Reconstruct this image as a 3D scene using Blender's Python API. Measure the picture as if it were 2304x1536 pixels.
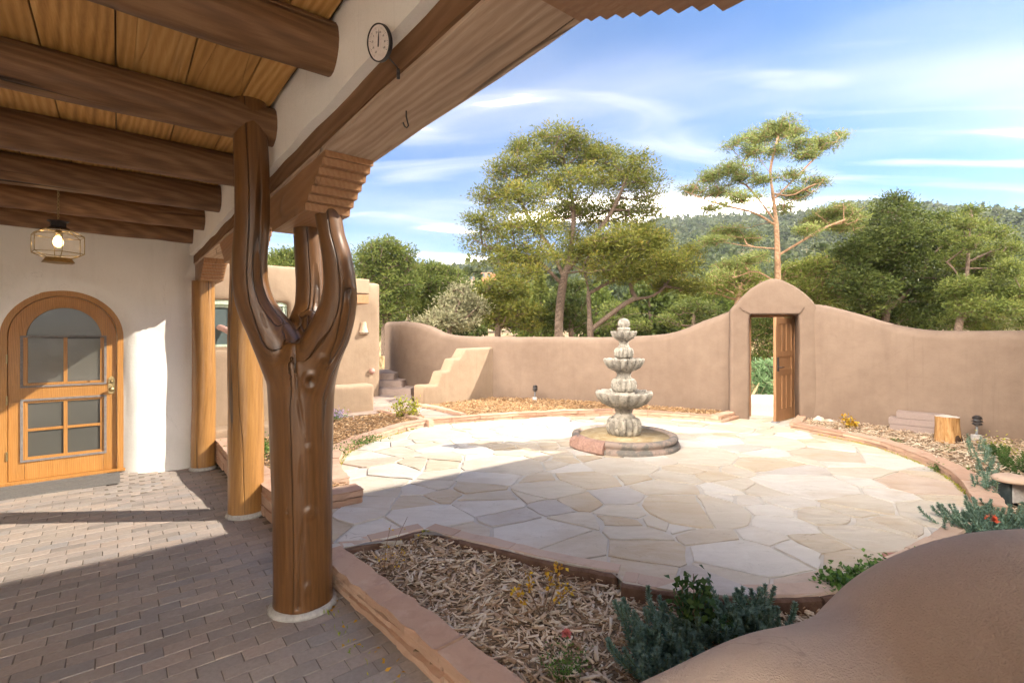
import bpy, bmesh, math, random
import numpy as np
from mathutils import Vector, Matrix, noise as mnoise
for o in list(bpy.data.objects): bpy.data.objects.remove(o, do_unlink=True)
scene = bpy.context.scene
COL = scene.collection
RNG = np.random.default_rng(7)
random.seed(7)
rad = math.radians

# ------------------------------------------------------------------ camera
HY, FPX, CX, EYE = 752.0, 1115.0, 1152.0, 1.65
cam = bpy.data.cameras.new('camera'); camo = bpy.data.objects.new('camera', cam); COL.objects.link(camo)
cam.sensor_width = 36; cam.lens = FPX / 2304 * 36; cam.shift_y = (HY - 768) / 2304
cam.clip_start = 0.05; cam.clip_end = 6000
camo.location = (0, 0, EYE); camo.rotation_euler = (rad(90), 0, 0)
scene.camera = camo

# ------------------------------------------------------------------ sky and sun
SUN_AZ = Vector((0.9988, 0.049)).normalized()      # horizontal direction towards the sun
SUN_EL = math.atan(0.70)
world = bpy.data.worlds.new('World'); scene.world = world; world.use_nodes = True
wn, wl = world.node_tree.nodes, world.node_tree.links
wn.clear()
w_out = wn.new('ShaderNodeOutputWorld'); w_bg = wn.new('ShaderNodeBackground')
sky = wn.new('ShaderNodeTexSky'); sky.sky_type = 'NISHITA'; sky.sun_disc = False
sky.sun_elevation = SUN_EL; sky.sun_rotation = math.atan2(SUN_AZ.x, SUN_AZ.y)
sky.altitude = 2200; sky.air_density = 1.0; sky.dust_density = 0.25; sky.ozone_density = 2.0
w_bg.inputs['Strength'].default_value = 0.145
tc = wn.new('ShaderNodeTexCoord')
sep = wn.new('ShaderNodeSeparateXYZ'); wl.new(tc.outputs['Generated'], sep.inputs[0])
def wmath(op, a, b=None, c=None):
    n = wn.new('ShaderNodeMath'); n.operation = op
    for i, v in enumerate((a, b, c)):
        if v is None: continue
        if isinstance(v, (int, float)): n.inputs[i].default_value = v
        else: wl.new(v, n.inputs[i])
    return n.outputs[0]
zc = wmath('MAXIMUM', wmath('ADD', sep.outputs['Z'], 0.10), 0.04)
cx_ = wmath('DIVIDE', sep.outputs['X'], zc); cy_ = wmath('DIVIDE', sep.outputs['Y'], zc)
comb = wn.new('ShaderNodeCombineXYZ'); wl.new(cx_, comb.inputs[0]); wl.new(cy_, comb.inputs[1])
def cloud_layer(scale, rot, stretch, lo, hi, seed, detail=9, dist=0.9):
    mp = wn.new('ShaderNodeMapping'); wl.new(comb.outputs[0], mp.inputs[0])
    mp.inputs['Rotation'].default_value = (0, 0, rot); mp.inputs['Scale'].default_value = (stretch, 1, 1)
    mp.inputs['Location'].default_value = (seed, seed * 0.37, 0)
    nz = wn.new('ShaderNodeTexNoise'); wl.new(mp.outputs[0], nz.inputs['Vector'])
    nz.inputs['Scale'].default_value = scale; nz.inputs['Detail'].default_value = detail
    nz.inputs['Roughness'].default_value = 0.42; nz.inputs['Distortion'].default_value = dist
    mr = wn.new('ShaderNodeMapRange'); wl.new(nz.outputs['Fac'], mr.inputs['Value'])
    mr.inputs['From Min'].default_value = lo; mr.inputs['From Max'].default_value = hi
    mr.interpolation_type = 'SMOOTHSTEP'
    return mr.outputs[0]
ca = cloud_layer(0.55, rad(22), 0.42, 0.44, 0.70, 3.1)
cb = cloud_layer(1.9, rad(-14), 0.30, 0.50, 0.72, 9.7, dist=1.8)
cc = cloud_layer(0.9, rad(70), 0.55, 0.44, 0.80, 14.2)
cl = wmath('MINIMUM', wmath('ADD', wmath('MULTIPLY', ca, 0.85), wmath('ADD', wmath('MULTIPLY', cb, 0.45), wmath('MULTIPLY', cc, 0.25))), 0.9)
hsv = wn.new('ShaderNodeHueSaturation'); wl.new(sky.outputs[0], hsv.inputs['Color'])
hsv.inputs['Hue'].default_value = 0.502; hsv.inputs['Saturation'].default_value = 1.25; hsv.inputs['Value'].default_value = 0.33
mixc = wn.new('ShaderNodeMix'); mixc.data_type = 'RGBA'
wl.new(cl, mixc.inputs[0]); wl.new(hsv.outputs[0], mixc.inputs[6]); mixc.inputs[7].default_value = (2.2, 2.13, 2.08, 1)
core = wn.new('ShaderNodeMapRange'); wl.new(cl, core.inputs['Value']); core.inputs['From Min'].default_value = 0.44; core.inputs['From Max'].default_value = 0.88; core.interpolation_type = 'SMOOTHSTEP'
mixd = wn.new('ShaderNodeMix'); mixd.data_type = 'RGBA'; wl.new(core.outputs[0], mixd.inputs[0]); wl.new(mixc.outputs[2], mixd.inputs[6]); mixd.inputs[7].default_value = (36.0, 32.0, 27.0, 1)
wl.new(mixd.outputs[2], w_bg.inputs['Color']); wl.new(w_bg.outputs[0], w_out.inputs[0])

sunl = bpy.data.lights.new('sun', 'SUN'); suno = bpy.data.objects.new('sun', sunl); COL.objects.link(suno)
sunl.energy = 2.0; sunl.angle = rad(0.53); sunl.color = (1.0, 0.90, 0.76)
sd = Vector((SUN_AZ.x * math.cos(SUN_EL), SUN_AZ.y * math.cos(SUN_EL), math.sin(SUN_EL)))
suno.rotation_euler = sd.to_track_quat('Z', 'Y').to_euler(); suno.location = sd * 50

scene.view_settings.view_transform = 'Standard'; scene.view_settings.look = 'None'
scene.view_settings.gamma = 1; scene.view_settings.use_curve_mapping = False
scene.view_settings.exposure = 2.36
scene.cycles.max_bounces = 8; scene.cycles.diffuse_bounces = 5; scene.cycles.transparent_max_bounces = 12
scene.cycles.use_denoising = True

# ------------------------------------------------------------------ frames
TH = rad(38.5); CT, ST = math.cos(TH), math.sin(TH)
def W(u, v, z=0.0):                    # porch axes (u out to the courtyard, v along the beam) to world
    return Vector((CT * u - ST * v, ST * u + CT * v, z))
def UV(x, y): return (CT * x + ST * y, -ST * x + CT * y)
def G(px, py, z=0.0):                  # where a sight line meets the level z
    Y = (EYE - z) * FPX / (py - HY); return Vector(((px - CX) / FPX * Y, Y, z))
def AT(px, py, Y): return Vector(((px - CX) / FPX * Y, Y, EYE - (py - HY) / FPX * Y))
PORCH = Matrix(((CT, -ST, 0, 0), (ST, CT, 0, 0), (0, 0, 1, 0), (0, 0, 0, 1)))

# ------------------------------------------------------------------ materials
class NT:
    def __init__(s, name):
        s.m = bpy.data.materials.new(name); s.m.use_nodes = True
        s.n, s.l = s.m.node_tree.nodes, s.m.node_tree.links
        s.b = s.n['Principled BSDF']
    def add(s, t, **k):
        n = s.n.new(t)
        for a, v in k.items(): setattr(n, a, v)
        return n
    def put(s, node, key, v):
        if hasattr(v, 'is_output') or isinstance(v, bpy.types.NodeSocket): s.l.new(v, node.inputs[key])
        else: node.inputs[key].default_value = v
    def coord(s, kind='Object', attr=None):
        if attr:
            n = s.add('ShaderNodeAttribute', attribute_name=attr); return n.outputs['Vector']
        return s.add('ShaderNodeTexCoord').outputs[kind]
    def pos(s): return s.add('ShaderNodeNewGeometry').outputs['Position']
    def map(s, v, scale=(1, 1, 1), rot=(0, 0, 0), loc=(0, 0, 0)):
        n = s.add('ShaderNodeMapping'); s.l.new(v, n.inputs[0]); n.inputs['Scale'].default_value = scale
        n.inputs['Rotation'].default_value = rot; n.inputs['Location'].default_value = loc
        return n.outputs[0]
    def noise(s, v, scale, detail=4, rough=0.55, dist=0.0, out='Fac'):
        n = s.add('ShaderNodeTexNoise'); s.l.new(v, n.inputs['Vector'])
        n.inputs['Scale'].default_value = scale; n.inputs['Detail'].default_value = detail
        n.inputs['Roughness'].default_value = rough; n.inputs['Distortion'].default_value = dist
        return n.outputs[out]
    def vor(s, v, scale, feature='F1', out='Distance'):
        n = s.add('ShaderNodeTexVoronoi', feature=feature); s.l.new(v, n.inputs['Vector'])
        n.inputs['Scale'].default_value = scale; return n.outputs[out]
    def rng(s, v, a, b, c=0.0, d=1.0, smooth=False):
        n = s.add('ShaderNodeMapRange'); s.put(n, 'Value', v)
        n.inputs['From Min'].default_value = a; n.inputs['From Max'].default_value = b
        n.inputs['To Min'].default_value = c; n.inputs['To Max'].default_value = d
        if smooth: n.interpolation_type = 'SMOOTHSTEP'
        return n.outputs[0]
    def mth(s, op, a, b=None):
        n = s.add('ShaderNodeMath', operation=op); s.put(n, 0, a)
        if b is not None: s.put(n, 1, b)
        return n.outputs[0]
    def mix(s, f, a, b, blend='MIX'):
        n = s.add('ShaderNodeMix', data_type='RGBA', blend_type=blend); s.put(n, 0, f)
        for k, v in ((6, a), (7, b)):
            if isinstance(v, tuple): n.inputs[k].default_value = v if len(v) == 4 else v + (1,)
            else: s.l.new(v, n.inputs[k])
        return n.outputs[2]
    def ramp(s, v, stops):
        n = s.add('ShaderNodeValToRGB'); s.l.new(v, n.inputs[0]); e = n.color_ramp.elements
        e[0].position, e[0].color = stops[0][0], stops[0][1] + (1,)
        e[1].position, e[1].color = stops[1][0], stops[1][1] + (1,)
        for p, c in stops[2:]:
            q = e.new(p); q.color = c + (1,)
        return n.outputs[0]
    def bump(s, h, strength, dist=0.01, prev=None):
        n = s.add('ShaderNodeBump'); s.put(n, 'Height', h); n.inputs['Strength'].default_value = strength
        n.inputs['Distance'].default_value = dist
        if prev is not None: s.l.new(prev, n.inputs['Normal'])
        return n.outputs[0]
    def rnd(s):                                        # random per object plus random per mesh island
        a = s.add('ShaderNodeObjectInfo').outputs['Random']; b = s.add('ShaderNodeNewGeometry').outputs['Random Per Island']
        return s.mth('FRACT', s.mth('ADD', a, b))
    def done(s, col=None, rough=0.8, nrm=None, spec=0.3, **k):
        if col is not None:
            if isinstance(col, tuple): s.b.inputs['Base Color'].default_value = col + (1,)
            else: s.l.new(col, s.b.inputs['Base Color'])
        s.put(s.b, 'Roughness', rough); s.b.inputs['Specular IOR Level'].default_value = spec
        if nrm is not None: s.l.new(nrm, s.b.inputs['Normal'])
        for a, v in k.items(): s.put(s.b, a, v)
        return s.m

def stucco(name, c1, c2, bump=0.5, grain=260, gd=0.003):
    t = NT(name); p = t.pos()
    big = t.noise(p, 0.9, 4, 0.6); mid = t.noise(p, 5, 4, 0.6)
    f = t.rng(t.mth('ADD', t.mth('MULTIPLY', big, 0.65), t.mth('MULTIPLY', mid, 0.35)), 0.34, 0.66)
    col = t.mix(f, c1, c2)
    sp = t.rng(t.noise(p, 70, 2, 0.7), 0.35, 0.68, 0.90, 1.06)
    col = t.mix(1.0, col, t.add('ShaderNodeCombineColor').outputs[0], 'MULTIPLY') if False else t.mix(t.rng(t.noise(p, 70, 2, 0.7), 0.5, 0.8, 0, 0.25), col, tuple(x * 0.8 for x in c1))
    st = t.noise(t.map(p, (3, 3, 0.35)), 2.2, 4, 0.6)
    col = t.mix(t.rng(st, 0.55, 0.75, 0, 0.22), col, tuple(x * 0.78 for x in c1))
    sz_ = t.add('ShaderNodeSeparateXYZ'); t.l.new(p, sz_.inputs[0])
    low = t.mth('ADD', sz_.outputs['Z'], t.rng(t.noise(p, 2.6, 4, 0.65), 0.3, 0.7, -0.22, 0.22))
    col = t.mix(t.rng(low, 0.15, 0.50, 0.30, 0.0), col, tuple(x * 0.70 for x in c1))
    col = t.mix(t.rng(t.noise(t.map(p, loc=(7, 3, 2)), 1.7, 6, 0.7), 0.56, 0.70, 0, 0.22), col, tuple(min(1, x * 1.25) for x in c2))
    hc = t.vor(t.add('ShaderNodeVectorMath', operation='ADD').outputs[0] if False else p, 0.9, 'DISTANCE_TO_EDGE')
    hcd = t.mth('ADD', hc, t.rng(t.noise(p, 9, 3, 0.6), 0.3, 0.7, -0.02, 0.02))
    hcf = t.mth('MULTIPLY', t.rng(t.mth('ABSOLUTE', hcd), 0.0, 0.0022, 0.35, 0.0), t.rng(t.noise(p, 1.3, 2), 0.52, 0.58))
    col = t.mix(hcf, col, tuple(x * 0.45 for x in c1))
    rs = t.noise(t.map(p, (7, 7, 0.22)), 2.6, 5, 0.7)
    col = t.mix(t.rng(rs, 0.56, 0.74, 0, 0.28), col, tuple(x * 0.74 for x in c1))
    h1 = t.noise(p, grain, 2, 0.6); h2 = t.noise(p, 26, 3, 0.6); h3 = t.noise(p, 4, 2, 0.5)
    n = t.bump(h3, 0.35, 0.03); n = t.bump(h2, bump * 0.45, 0.008, n); n = t.bump(h1, bump, gd, n)
    return t.done(col, 0.92, n, 0.12)

M = {}
M['adobe'] = stucco('adobe_stucco', (0.180, 0.129, 0.098), (0.235, 0.174, 0.134), 0.6)
M['adobe_tan'] = stucco('tan_stucco', (0.29, 0.212, 0.145), (0.36, 0.270, 0.19), 0.4)
M['adobe_rough'] = stucco('rough_adobe_stucco', (0.53, 0.40, 0.30), (0.60, 0.465, 0.36), 1.0, 230, gd=0.005)
M['white'] = stucco('white_plaster', (0.84, 0.82, 0.77), (0.88, 0.86, 0.82), 0.5, 150)

def wood(name, dark, mid, light, rough=0.45, along='grain', crack=0.6, spec=0.4, coat=0.0, scale=1.0, relief=1.0, rings=0.12):
    t = NT(name)
    p = t.coord(attr='grain') if along == 'grain' else t.coord('Object')
    if along == 'x': p = t.map(p, (0.08, 1, 1))
    if along == 'y': p = t.map(p, (1, 0.08, 1))
    if along == 'z': p = t.map(p, (1, 1, 0.08))
    oi = t.add('ShaderNodeObjectInfo').outputs['Random']
    off = t.add('ShaderNodeCombineXYZ'); t.put(off, 0, t.mth('MULTIPLY', oi, 17.3)); t.put(off, 1, t.mth('MULTIPLY', oi, 9.1)); t.put(off, 2, t.mth('MULTIPLY', oi, 5.7))
    va = t.add('ShaderNodeVectorMath', operation='ADD'); t.l.new(p, va.inputs[0]); t.l.new(off.outputs[0], va.inputs[1]); p = va.outputs[0]
    a = t.noise(p, 9 * scale, 5, 0.65, 1.2); b = t.noise(p, 55 * scale, 4, 0.7, 0.6); c = t.noise(p, 2.2 * scale, 3, 0.5)
    wv = t.add('ShaderNodeTexWave', wave_type='RINGS', rings_direction='SPHERICAL'); t.l.new(t.map(p, (1, 1, 1), loc=(0.35, 0.2, 0.1)), wv.inputs[0]); wv.inputs['Scale'].default_value = 13 * scale
    wv.inputs['Distortion'].default_value = 5.0; wv.inputs['Detail'].default_value = 3; wv.inputs['Detail Scale'].default_value = 1.3
    kd = t.vor(t.map(p, (1, 1, 1.0)), 2.3 * scale)
    f = t.mth('ADD', t.mth('MULTIPLY', a, 0.40), t.mth('ADD', t.mth('MULTIPLY', b, 0.28), t.mth('ADD', t.mth('MULTIPLY', c, 0.20), t.mth('MULTIPLY', wv.outputs['Fac'], rings))))
    col = t.ramp(f, [(0.33, dark), (0.66, light), (0.5, mid)])
    col = t.mix(t.rng(oi, 0, 1, 0, 0.5), col, tuple(x * 0.70 for x in mid))
    kn = t.rng(kd, 0.03, 0.075, 0.85, 0.0)
    col = t.mix(kn, col, tuple(x * 0.30 for x in dark))
    ck = t.mth('ABSOLUTE', t.mth('SUBTRACT', t.noise(t.map(p, (1, 1, 0.22)), 5 * scale, 2, 0.5, 0.2), 0.5))
    ckf = t.rng(ck, 0.0, 0.009, 1.0, 0.0)
    gate = t.rng(t.noise(p, 3.1, 1, 0.5), 0.50, 0.56)
    ckf = t.mth('MULTIPLY', t.mth('MULTIPLY', ckf, gate), crack)
    col = t.mix(ckf, col, tuple(x * 0.12 for x in dark))
    mk = t.add('ShaderNodeAttribute', attribute_name='mark').outputs['Fac']
    col = t.mix(mk, col, tuple(x * 0.25 for x in dark))
    n = t.bump(b, 0.45 * relief, 0.005); n = t.bump(wv.outputs['Fac'], 0.12 * relief, 0.004, n); n = t.bump(t.mth('SUBTRACT', 1.0, ckf), 0.9, 0.014, n)
    rr = t.rng(a, 0.3, 0.7, rough * 0.85, rough * 1.25)
    return t.done(col, rr, n, spec, **({'Coat Weight': coat, 'Coat Roughness': 0.18} if coat else {}))
M['post'] = wood('shaded_varnished_log', (0.070, 0.030, 0.009), (0.145, 0.064, 0.019), (0.25, 0.122, 0.038), 0.36, crack=0.7, spec=0.45, coat=0.1, relief=0.3, rings=0.04)  # forked post's wood, colour darkened for the shade it stands in
M['post_sunlit'] = wood('sunlit_honey_log', (0.19, 0.085, 0.022), (0.38, 0.19, 0.055), (0.54, 0.30, 0.10), 0.36, crack=0.9, spec=0.5, coat=0.25, relief=0.35, rings=0.04)  # same post wood, colour lightened for the two posts in sun
M['viga'] = wood('viga_log', (0.075, 0.036, 0.017), (0.17, 0.088, 0.042), (0.30, 0.175, 0.09), 0.6, crack=1.0, spec=0.3)
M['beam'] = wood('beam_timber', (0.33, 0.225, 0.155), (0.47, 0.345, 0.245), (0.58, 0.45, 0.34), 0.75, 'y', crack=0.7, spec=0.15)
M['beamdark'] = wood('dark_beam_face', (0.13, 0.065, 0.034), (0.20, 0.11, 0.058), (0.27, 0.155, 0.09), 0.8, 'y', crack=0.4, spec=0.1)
M['corbel'] = wood('corbel_timber', (0.27, 0.125, 0.055), (0.36, 0.19, 0.09), (0.44, 0.25, 0.13), 0.45, 'y', crack=0.3)
M['board'] = wood('rough_ceiling_board', (0.27, 0.13, 0.035), (0.53, 0.285, 0.090), (0.72, 0.45, 0.18), 0.65, 'y', crack=0.2, spec=0.25, scale=0.8)
M['doorwood'] = wood('oak_door', (0.34, 0.15, 0.035), (0.47, 0.22, 0.055), (0.58, 0.30, 0.09), 0.35, 'z', crack=0.0, spec=0.45, scale=1.6)
M['gatewood'] = wood('gate_timber', (0.24, 0.12, 0.055), (0.36, 0.19, 0.09), (0.46, 0.27, 0.14), 0.55, 'z', crack=0.1, scale=1.6)
M['bark'] = wood('tree_bark', (0.07, 0.05, 0.038), (0.15, 0.11, 0.085), (0.26, 0.20, 0.155), 0.9, 'obj', crack=0.0, spec=0.05, scale=0.7)
M['barkred'] = wood('pine_bark', (0.17, 0.095, 0.06), (0.34, 0.21, 0.13), (0.50, 0.35, 0.23), 0.9, 'obj', crack=0.0, spec=0.05, scale=0.7)

def simple(name, col, rough=0.6, metal=0.0, spec=0.4, **k):
    t = NT(name); p = t.pos(); f = t.rng(t.noise(p, 38, 3, 0.6), 0.35, 0.65)
    c = t.mix(f, tuple(x * 0.82 for x in col), tuple(min(1, x * 1.12) for x in col))
    n = t.bump(t.noise(p, 160, 2), 0.12, 0.002)
    return t.done(c, rough, n, spec, Metallic=metal, **k)
M['brass'] = simple('aged_brass', (0.42, 0.33, 0.17), 0.38, 0.9)
M['darkmetal'] = simple('dark_metal', (0.05, 0.045, 0.045), 0.5, 0.5)
M['screenframe'] = simple('grey_screen_frame', (0.21, 0.19, 0.18), 0.55)
M['green'] = simple('pale_green_paint', (0.52, 0.62, 0.47), 0.5)
M['greydark'] = simple('grey_plastic', (0.20, 0.21, 0.23), 0.5)
M['lampgrey'] = simple('weathered_lamp_housing', (0.50, 0.48, 0.47), 0.6)
M['lampblack'] = simple('dark_lamp_side', (0.045, 0.06, 0.062), 0.5)
M['concrete'] = simple('grey_concrete', (0.42, 0.40, 0.37), 0.9, spec=0.1)
M['cream'] = simple('cream_ceramic', (0.62, 0.47, 0.34), 0.7, spec=0.2)
M['rosepink'] = simple('rose_petal', (0.72, 0.22, 0.20), 0.6)
M['rosecoral'] = simple('coral_petal', (0.75, 0.14, 0.07), 0.6)
M['purple'] = simple('lilac_petal', (0.42, 0.29, 0.60), 0.7)
M['pebble'] = simple('pale_rock', (0.56, 0.50, 0.44), 0.85, spec=0.15)
M['redrock'] = simple('red_broken_rock', (0.40, 0.25, 0.20), 0.85, spec=0.15)
M['canalemetal'] = simple('rusty_downpipe', (0.50, 0.30, 0.25), 0.6)
t = NT('screened_dark_glass'); M['glass'] = t.done((0.085, 0.085, 0.075), t.rng(t.noise(t.pos(), 3, 2), 0.3, 0.7, 0.10, 0.22), None, 0.6)
t = NT('window_glass'); M['winglass'] = t.done((0.10, 0.13, 0.13), 0.06, None, 0.6)
t = NT('clear_lamp_glass'); M['clear'] = t.done((0.95, 0.93, 0.88), 0.03, None, 0.5, Alpha=0.03)
t = NT('glowing_bulb'); t.b.inputs['Emission Color'].default_value = (1, 0.72, 0.38, 1); t.b.inputs['Emission Strength'].default_value = 9.0; M['bulb'] = t.done((1, 0.85, 0.6), 0.3)
t = NT('frosted_bulb_glass'); M['bulbglass'] = t.done((1.0, 0.86, 0.62), 0.05, None, 0.5, Alpha=0.35)
t = NT('dial_face'); M['dial'] = t.done(t.mix(t.rng(t.noise(t.pos(), 90, 2), 0.4, 0.6), (0.60, 0.52, 0.47), (0.66, 0.58, 0.53)), 0.35)

# fired paving bricks
t = NT('paving_brick'); r = t.rnd(); p = t.pos()
c = t.ramp(r, [(0.0, (0.215, 0.190, 0.175)), (1.0, (0.42, 0.335, 0.28)), (0.25, (0.29, 0.255, 0.232)), (0.5, (0.345, 0.280, 0.238)), (0.75, (0.265, 0.250, 0.245))])
c = t.mix(t.rng(t.noise(p, 1.1, 4, 0.6), 0.42, 0.62, 0, 0.45), c, (0.42, 0.36, 0.30))
c = t.mix(t.rng(t.noise(p, 45, 4, 0.7), 0.40, 0.75, 0, 0.4), c, (0.20, 0.165, 0.145))
c = t.mix(t.rng(t.noise(t.map(p, loc=(4, 2, 0)), 6, 5, 0.7), 0.62, 0.78, 0, 0.5), c, (0.38, 0.34, 0.30))
M['brick'] = t.done(c, t.rng(t.noise(p, 30, 2), 0.3, 0.7, 0.55, 0.85), t.bump(t.noise(p, 190, 3, 0.7), 0.35, 0.003, t.bump(t.noise(p, 22, 3), 0.3, 0.006)), 0.3)
t = NT('joint_sand'); p = t.pos(); M['sand'] = t.done(t.mix(t.noise(p, 30, 4), (0.12, 0.10, 0.085), (0.24, 0.205, 0.17)), 0.95, t.bump(t.noise(p, 150, 3), 0.6, 0.004), 0.1)

def flag(name, a, b, dirt):
    t = NT(name); p = t.pos(); r = t.rnd()
    v = t.add('ShaderNodeVectorMath', operation='ADD'); t.l.new(p, v.inputs[0])
    cc_ = t.add('ShaderNodeCombineXYZ'); t.put(cc_, 0, t.mth('MULTIPLY', r, 31.0)); t.put(cc_, 1, t.mth('MULTIPLY', r, 13.0)); t.l.new(cc_.outputs[0], v.inputs[1]); q = v.outputs[0]
    lay = t.noise(t.map(q, (1, 2.6, 1), rot=(0, 0, 0.4)), 2.3, 7, 0.62, 1.4)
    c = t.mix(t.rng(lay, 0.35, 0.66), a, b)
    c = t.mix(t.rng(t.noise(q, 1.3, 4, 0.6, 0.5), 0.50, 0.68, 0, 0.5), c, tuple(x * y for x, y in zip(dirt, (1.05, 0.95, 0.80))))
    c = t.mix(t.rng(t.noise(q, 11, 5, 0.7, 1.0), 0.55, 0.75, 0, 0.35), c, dirt)
    ed = t.mth('ABSOLUTE', t.mth('SUBTRACT', t.noise(t.map(q, (1, 2.2, 1), rot=(0, 0, 0.4)), 1.9, 3, 0.5, 1.2), 0.47))
    edge = t.rng(ed, 0, 0.004, 0.55, 0)
    edge = t.mth('MULTIPLY', edge, t.rng(t.noise(q, 2.5, 2), 0.52, 0.58))
    c = t.mix(edge, c, (0.22, 0.17, 0.13))
    c = t.mix(t.rng(t.noise(p, 80, 3, 0.7), 0.5, 0.8, 0, 0.22), c, dirt)
    n = t.bump(lay, 0.8, 0.03); n = t.bump(t.noise(p, 120, 3, 0.7), 0.3, 0.003, n)
    return t.done(c, 0.82, n, 0.2)
M['flag'] = [flag('cream_flagstone', (0.533, 0.469, 0.378), (0.602, 0.542, 0.456), (0.447, 0.378, 0.301)),
             flag('white_flagstone', (0.585, 0.542, 0.482), (0.654, 0.611, 0.550), (0.482, 0.430, 0.378)),
             flag('buff_flagstone', (0.516, 0.430, 0.318), (0.576, 0.499, 0.396), (0.430, 0.335, 0.232)),
             flag('rosy_flagstone', (0.516, 0.404, 0.318), (0.568, 0.464, 0.378), (0.430, 0.327, 0.249)),
             flag('red_flagstone', (0.344, 0.172, 0.129), (0.387, 0.206, 0.155), (0.284, 0.138, 0.103)),
             flag('grey_flagstone', (0.482, 0.439, 0.396), (0.542, 0.499, 0.456), (0.387, 0.344, 0.310))]
M['pathstone'] = flag('path_stone', (0.36, 0.28, 0.24), (0.44, 0.35, 0.30), (0.27, 0.2, 0.17))
t = NT('patio_mortar'); p = t.pos(); M['mortar'] = t.done(t.mix(t.rng(t.noise(p, 4, 5, 0.6), 0.4, 0.65), (0.50, 0.46, 0.41), (0.60, 0.555, 0.50)), 0.95, t.bump(t.noise(p, 90, 4, 0.7), 0.6, 0.006), 0.1)
t = NT('pink_sandstone'); p = t.pos(); r = t.rnd()
c = t.mix(r, (0.43, 0.27, 0.19), (0.55, 0.38, 0.28)); c = t.mix(t.rng(t.noise(p, 7, 5, 0.7, 0.8), 0.5, 0.72, 0, 0.5), c, (0.33, 0.20, 0.145))
c = t.mix(t.rng(t.noise(t.map(p, (1, 1, 9)), 6, 4, 0.6), 0.52, 0.7, 0, 0.35), c, (0.60, 0.45, 0.34))
M['sandstone'] = t.done(c, 0.85, t.bump(t.noise(p, 100, 3, 0.7), 0.4, 0.004, t.bump(t.noise(t.map(p, (1, 1, 4)), 14, 4, 0.6), 0.7, 0.014)), 0.2)
t = NT('brown_edging_stone'); p = t.pos(); r = t.rnd()
g = t.add('ShaderNodeNewGeometry'); sepn = t.add('ShaderNodeSeparateXYZ'); t.l.new(g.outputs['Normal'], sepn.inputs[0])
c = t.mix(r, (0.46, 0.33, 0.25), (0.56, 0.42, 0.33)); c = t.mix(t.rng(t.noise(p, 7, 5, 0.7, 0.8), 0.5, 0.72, 0, 0.4), c, (0.36, 0.25, 0.19))
M['edgetop'] = t.done(c, 0.85, t.bump(t.noise(p, 60, 4, 0.7), 0.4, 0.006), 0.2)
t = NT('shaded_soiled_stone'); p = t.pos()
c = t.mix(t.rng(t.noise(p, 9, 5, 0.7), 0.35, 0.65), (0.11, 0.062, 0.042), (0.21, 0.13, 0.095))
M['edgeside'] = t.done(c, 0.9, t.bump(t.noise(p, 40, 5, 0.7), 0.8, 0.012), 0.15)  # edging stone with shade on its face put into the colour, plus soil
t = NT('fountain_stone'); p = t.pos()
c = t.mix(t.rng(t.noise(p, 6, 5, 0.65, 0.6), 0.38, 0.64), (0.22, 0.205, 0.18), (0.42, 0.39, 0.335))
c = t.mix(t.rng(t.noise(p, 26, 4, 0.7), 0.52, 0.68, 0, 0.85), c, (0.09, 0.08, 0.07))
c = t.mix(t.rng(t.noise(t.map(p, loc=(3, 8, 1)), 13, 4, 0.7), 0.62, 0.74, 0, 0.6), c, (0.62, 0.58, 0.50))
M['fountain'] = t.done(c, 0.9, t.bump(t.noise(p, 90, 4, 0.75), 0.7, 0.006, t.bump(t.noise(p, 18, 4), 0.6, 0.01)), 0.15)
t = NT('basin_stone'); p = t.pos()
c = t.mix(t.rng(t.noise(p, 4.5, 5, 0.65, 0.8), 0.44, 0.56), (0.18, 0.17, 0.155), (0.34, 0.265, 0.225))
c = t.mix(t.rng(t.noise(p, 30, 4, 0.7), 0.60, 0.72, 0, 0.6), c, (0.46, 0.42, 0.37))
c = t.mix(t.rng(t.noise(t.map(p, loc=(1, 5, 1)), 8, 4, 0.7), 0.56, 0.70, 0, 0.6), c, (0.10, 0.09, 0.08))
M['basin'] = t.done(c, 0.85, t.bump(t.noise(p, 60, 4, 0.75), 0.7, 0.008, t.bump(t.noise(p, 10, 4), 0.6, 0.02)), 0.2)
t = NT('basin_lining'); p = t.pos()
c = t.mix(t.rng(t.noise(t.map(p, (1, 1, 0.3)), 6, 5, 0.7, 0.5), 0.38, 0.66), (0.34, 0.25, 0.13), (0.50, 0.41, 0.27))
M['lining'] = t.done(c, 0.8, t.bump(t.noise(p, 50, 4), 0.4, 0.005), 0.2)
t = NT('mulch_base'); p = t.pos()
c = t.mix(t.rng(t.vor(t.map(p, (1, 2.2, 1), rot=(0, 0, 0.6)), 26), 0.1, 0.7), (0.07, 0.045, 0.028), (0.34, 0.25, 0.165))
c = t.mix(t.rng(t.noise(p, 3, 4), 0.4, 0.65, 0, 0.5), c, (0.16, 0.10, 0.06))
M['mulch'] = t.done(c, 0.95, t.bump(t.vor(p, 40), 0.8, 0.02), 0.1)
t = NT('wood_chip'); r = t.rnd(); p = t.pos()
c = t.ramp(r, [(0.0, (0.24, 0.15, 0.09)), (1.0, (0.82, 0.74, 0.61)), (0.12, (0.40, 0.27, 0.17)), (0.35, (0.58, 0.44, 0.31)), (0.65, (0.70, 0.58, 0.44))])
c = t.mix(t.rng(t.noise(p, 1.7, 3), 0.42, 0.62, 0.0, 0.30), c, (0.36, 0.215, 0.12))
M['chip'] = t.done(c, 0.85, t.bump(t.noise(p, 220, 2), 0.3, 0.002), 0.2)
t = NT('chip_sunny_orange'); r = t.rnd(); p = t.pos()
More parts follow.
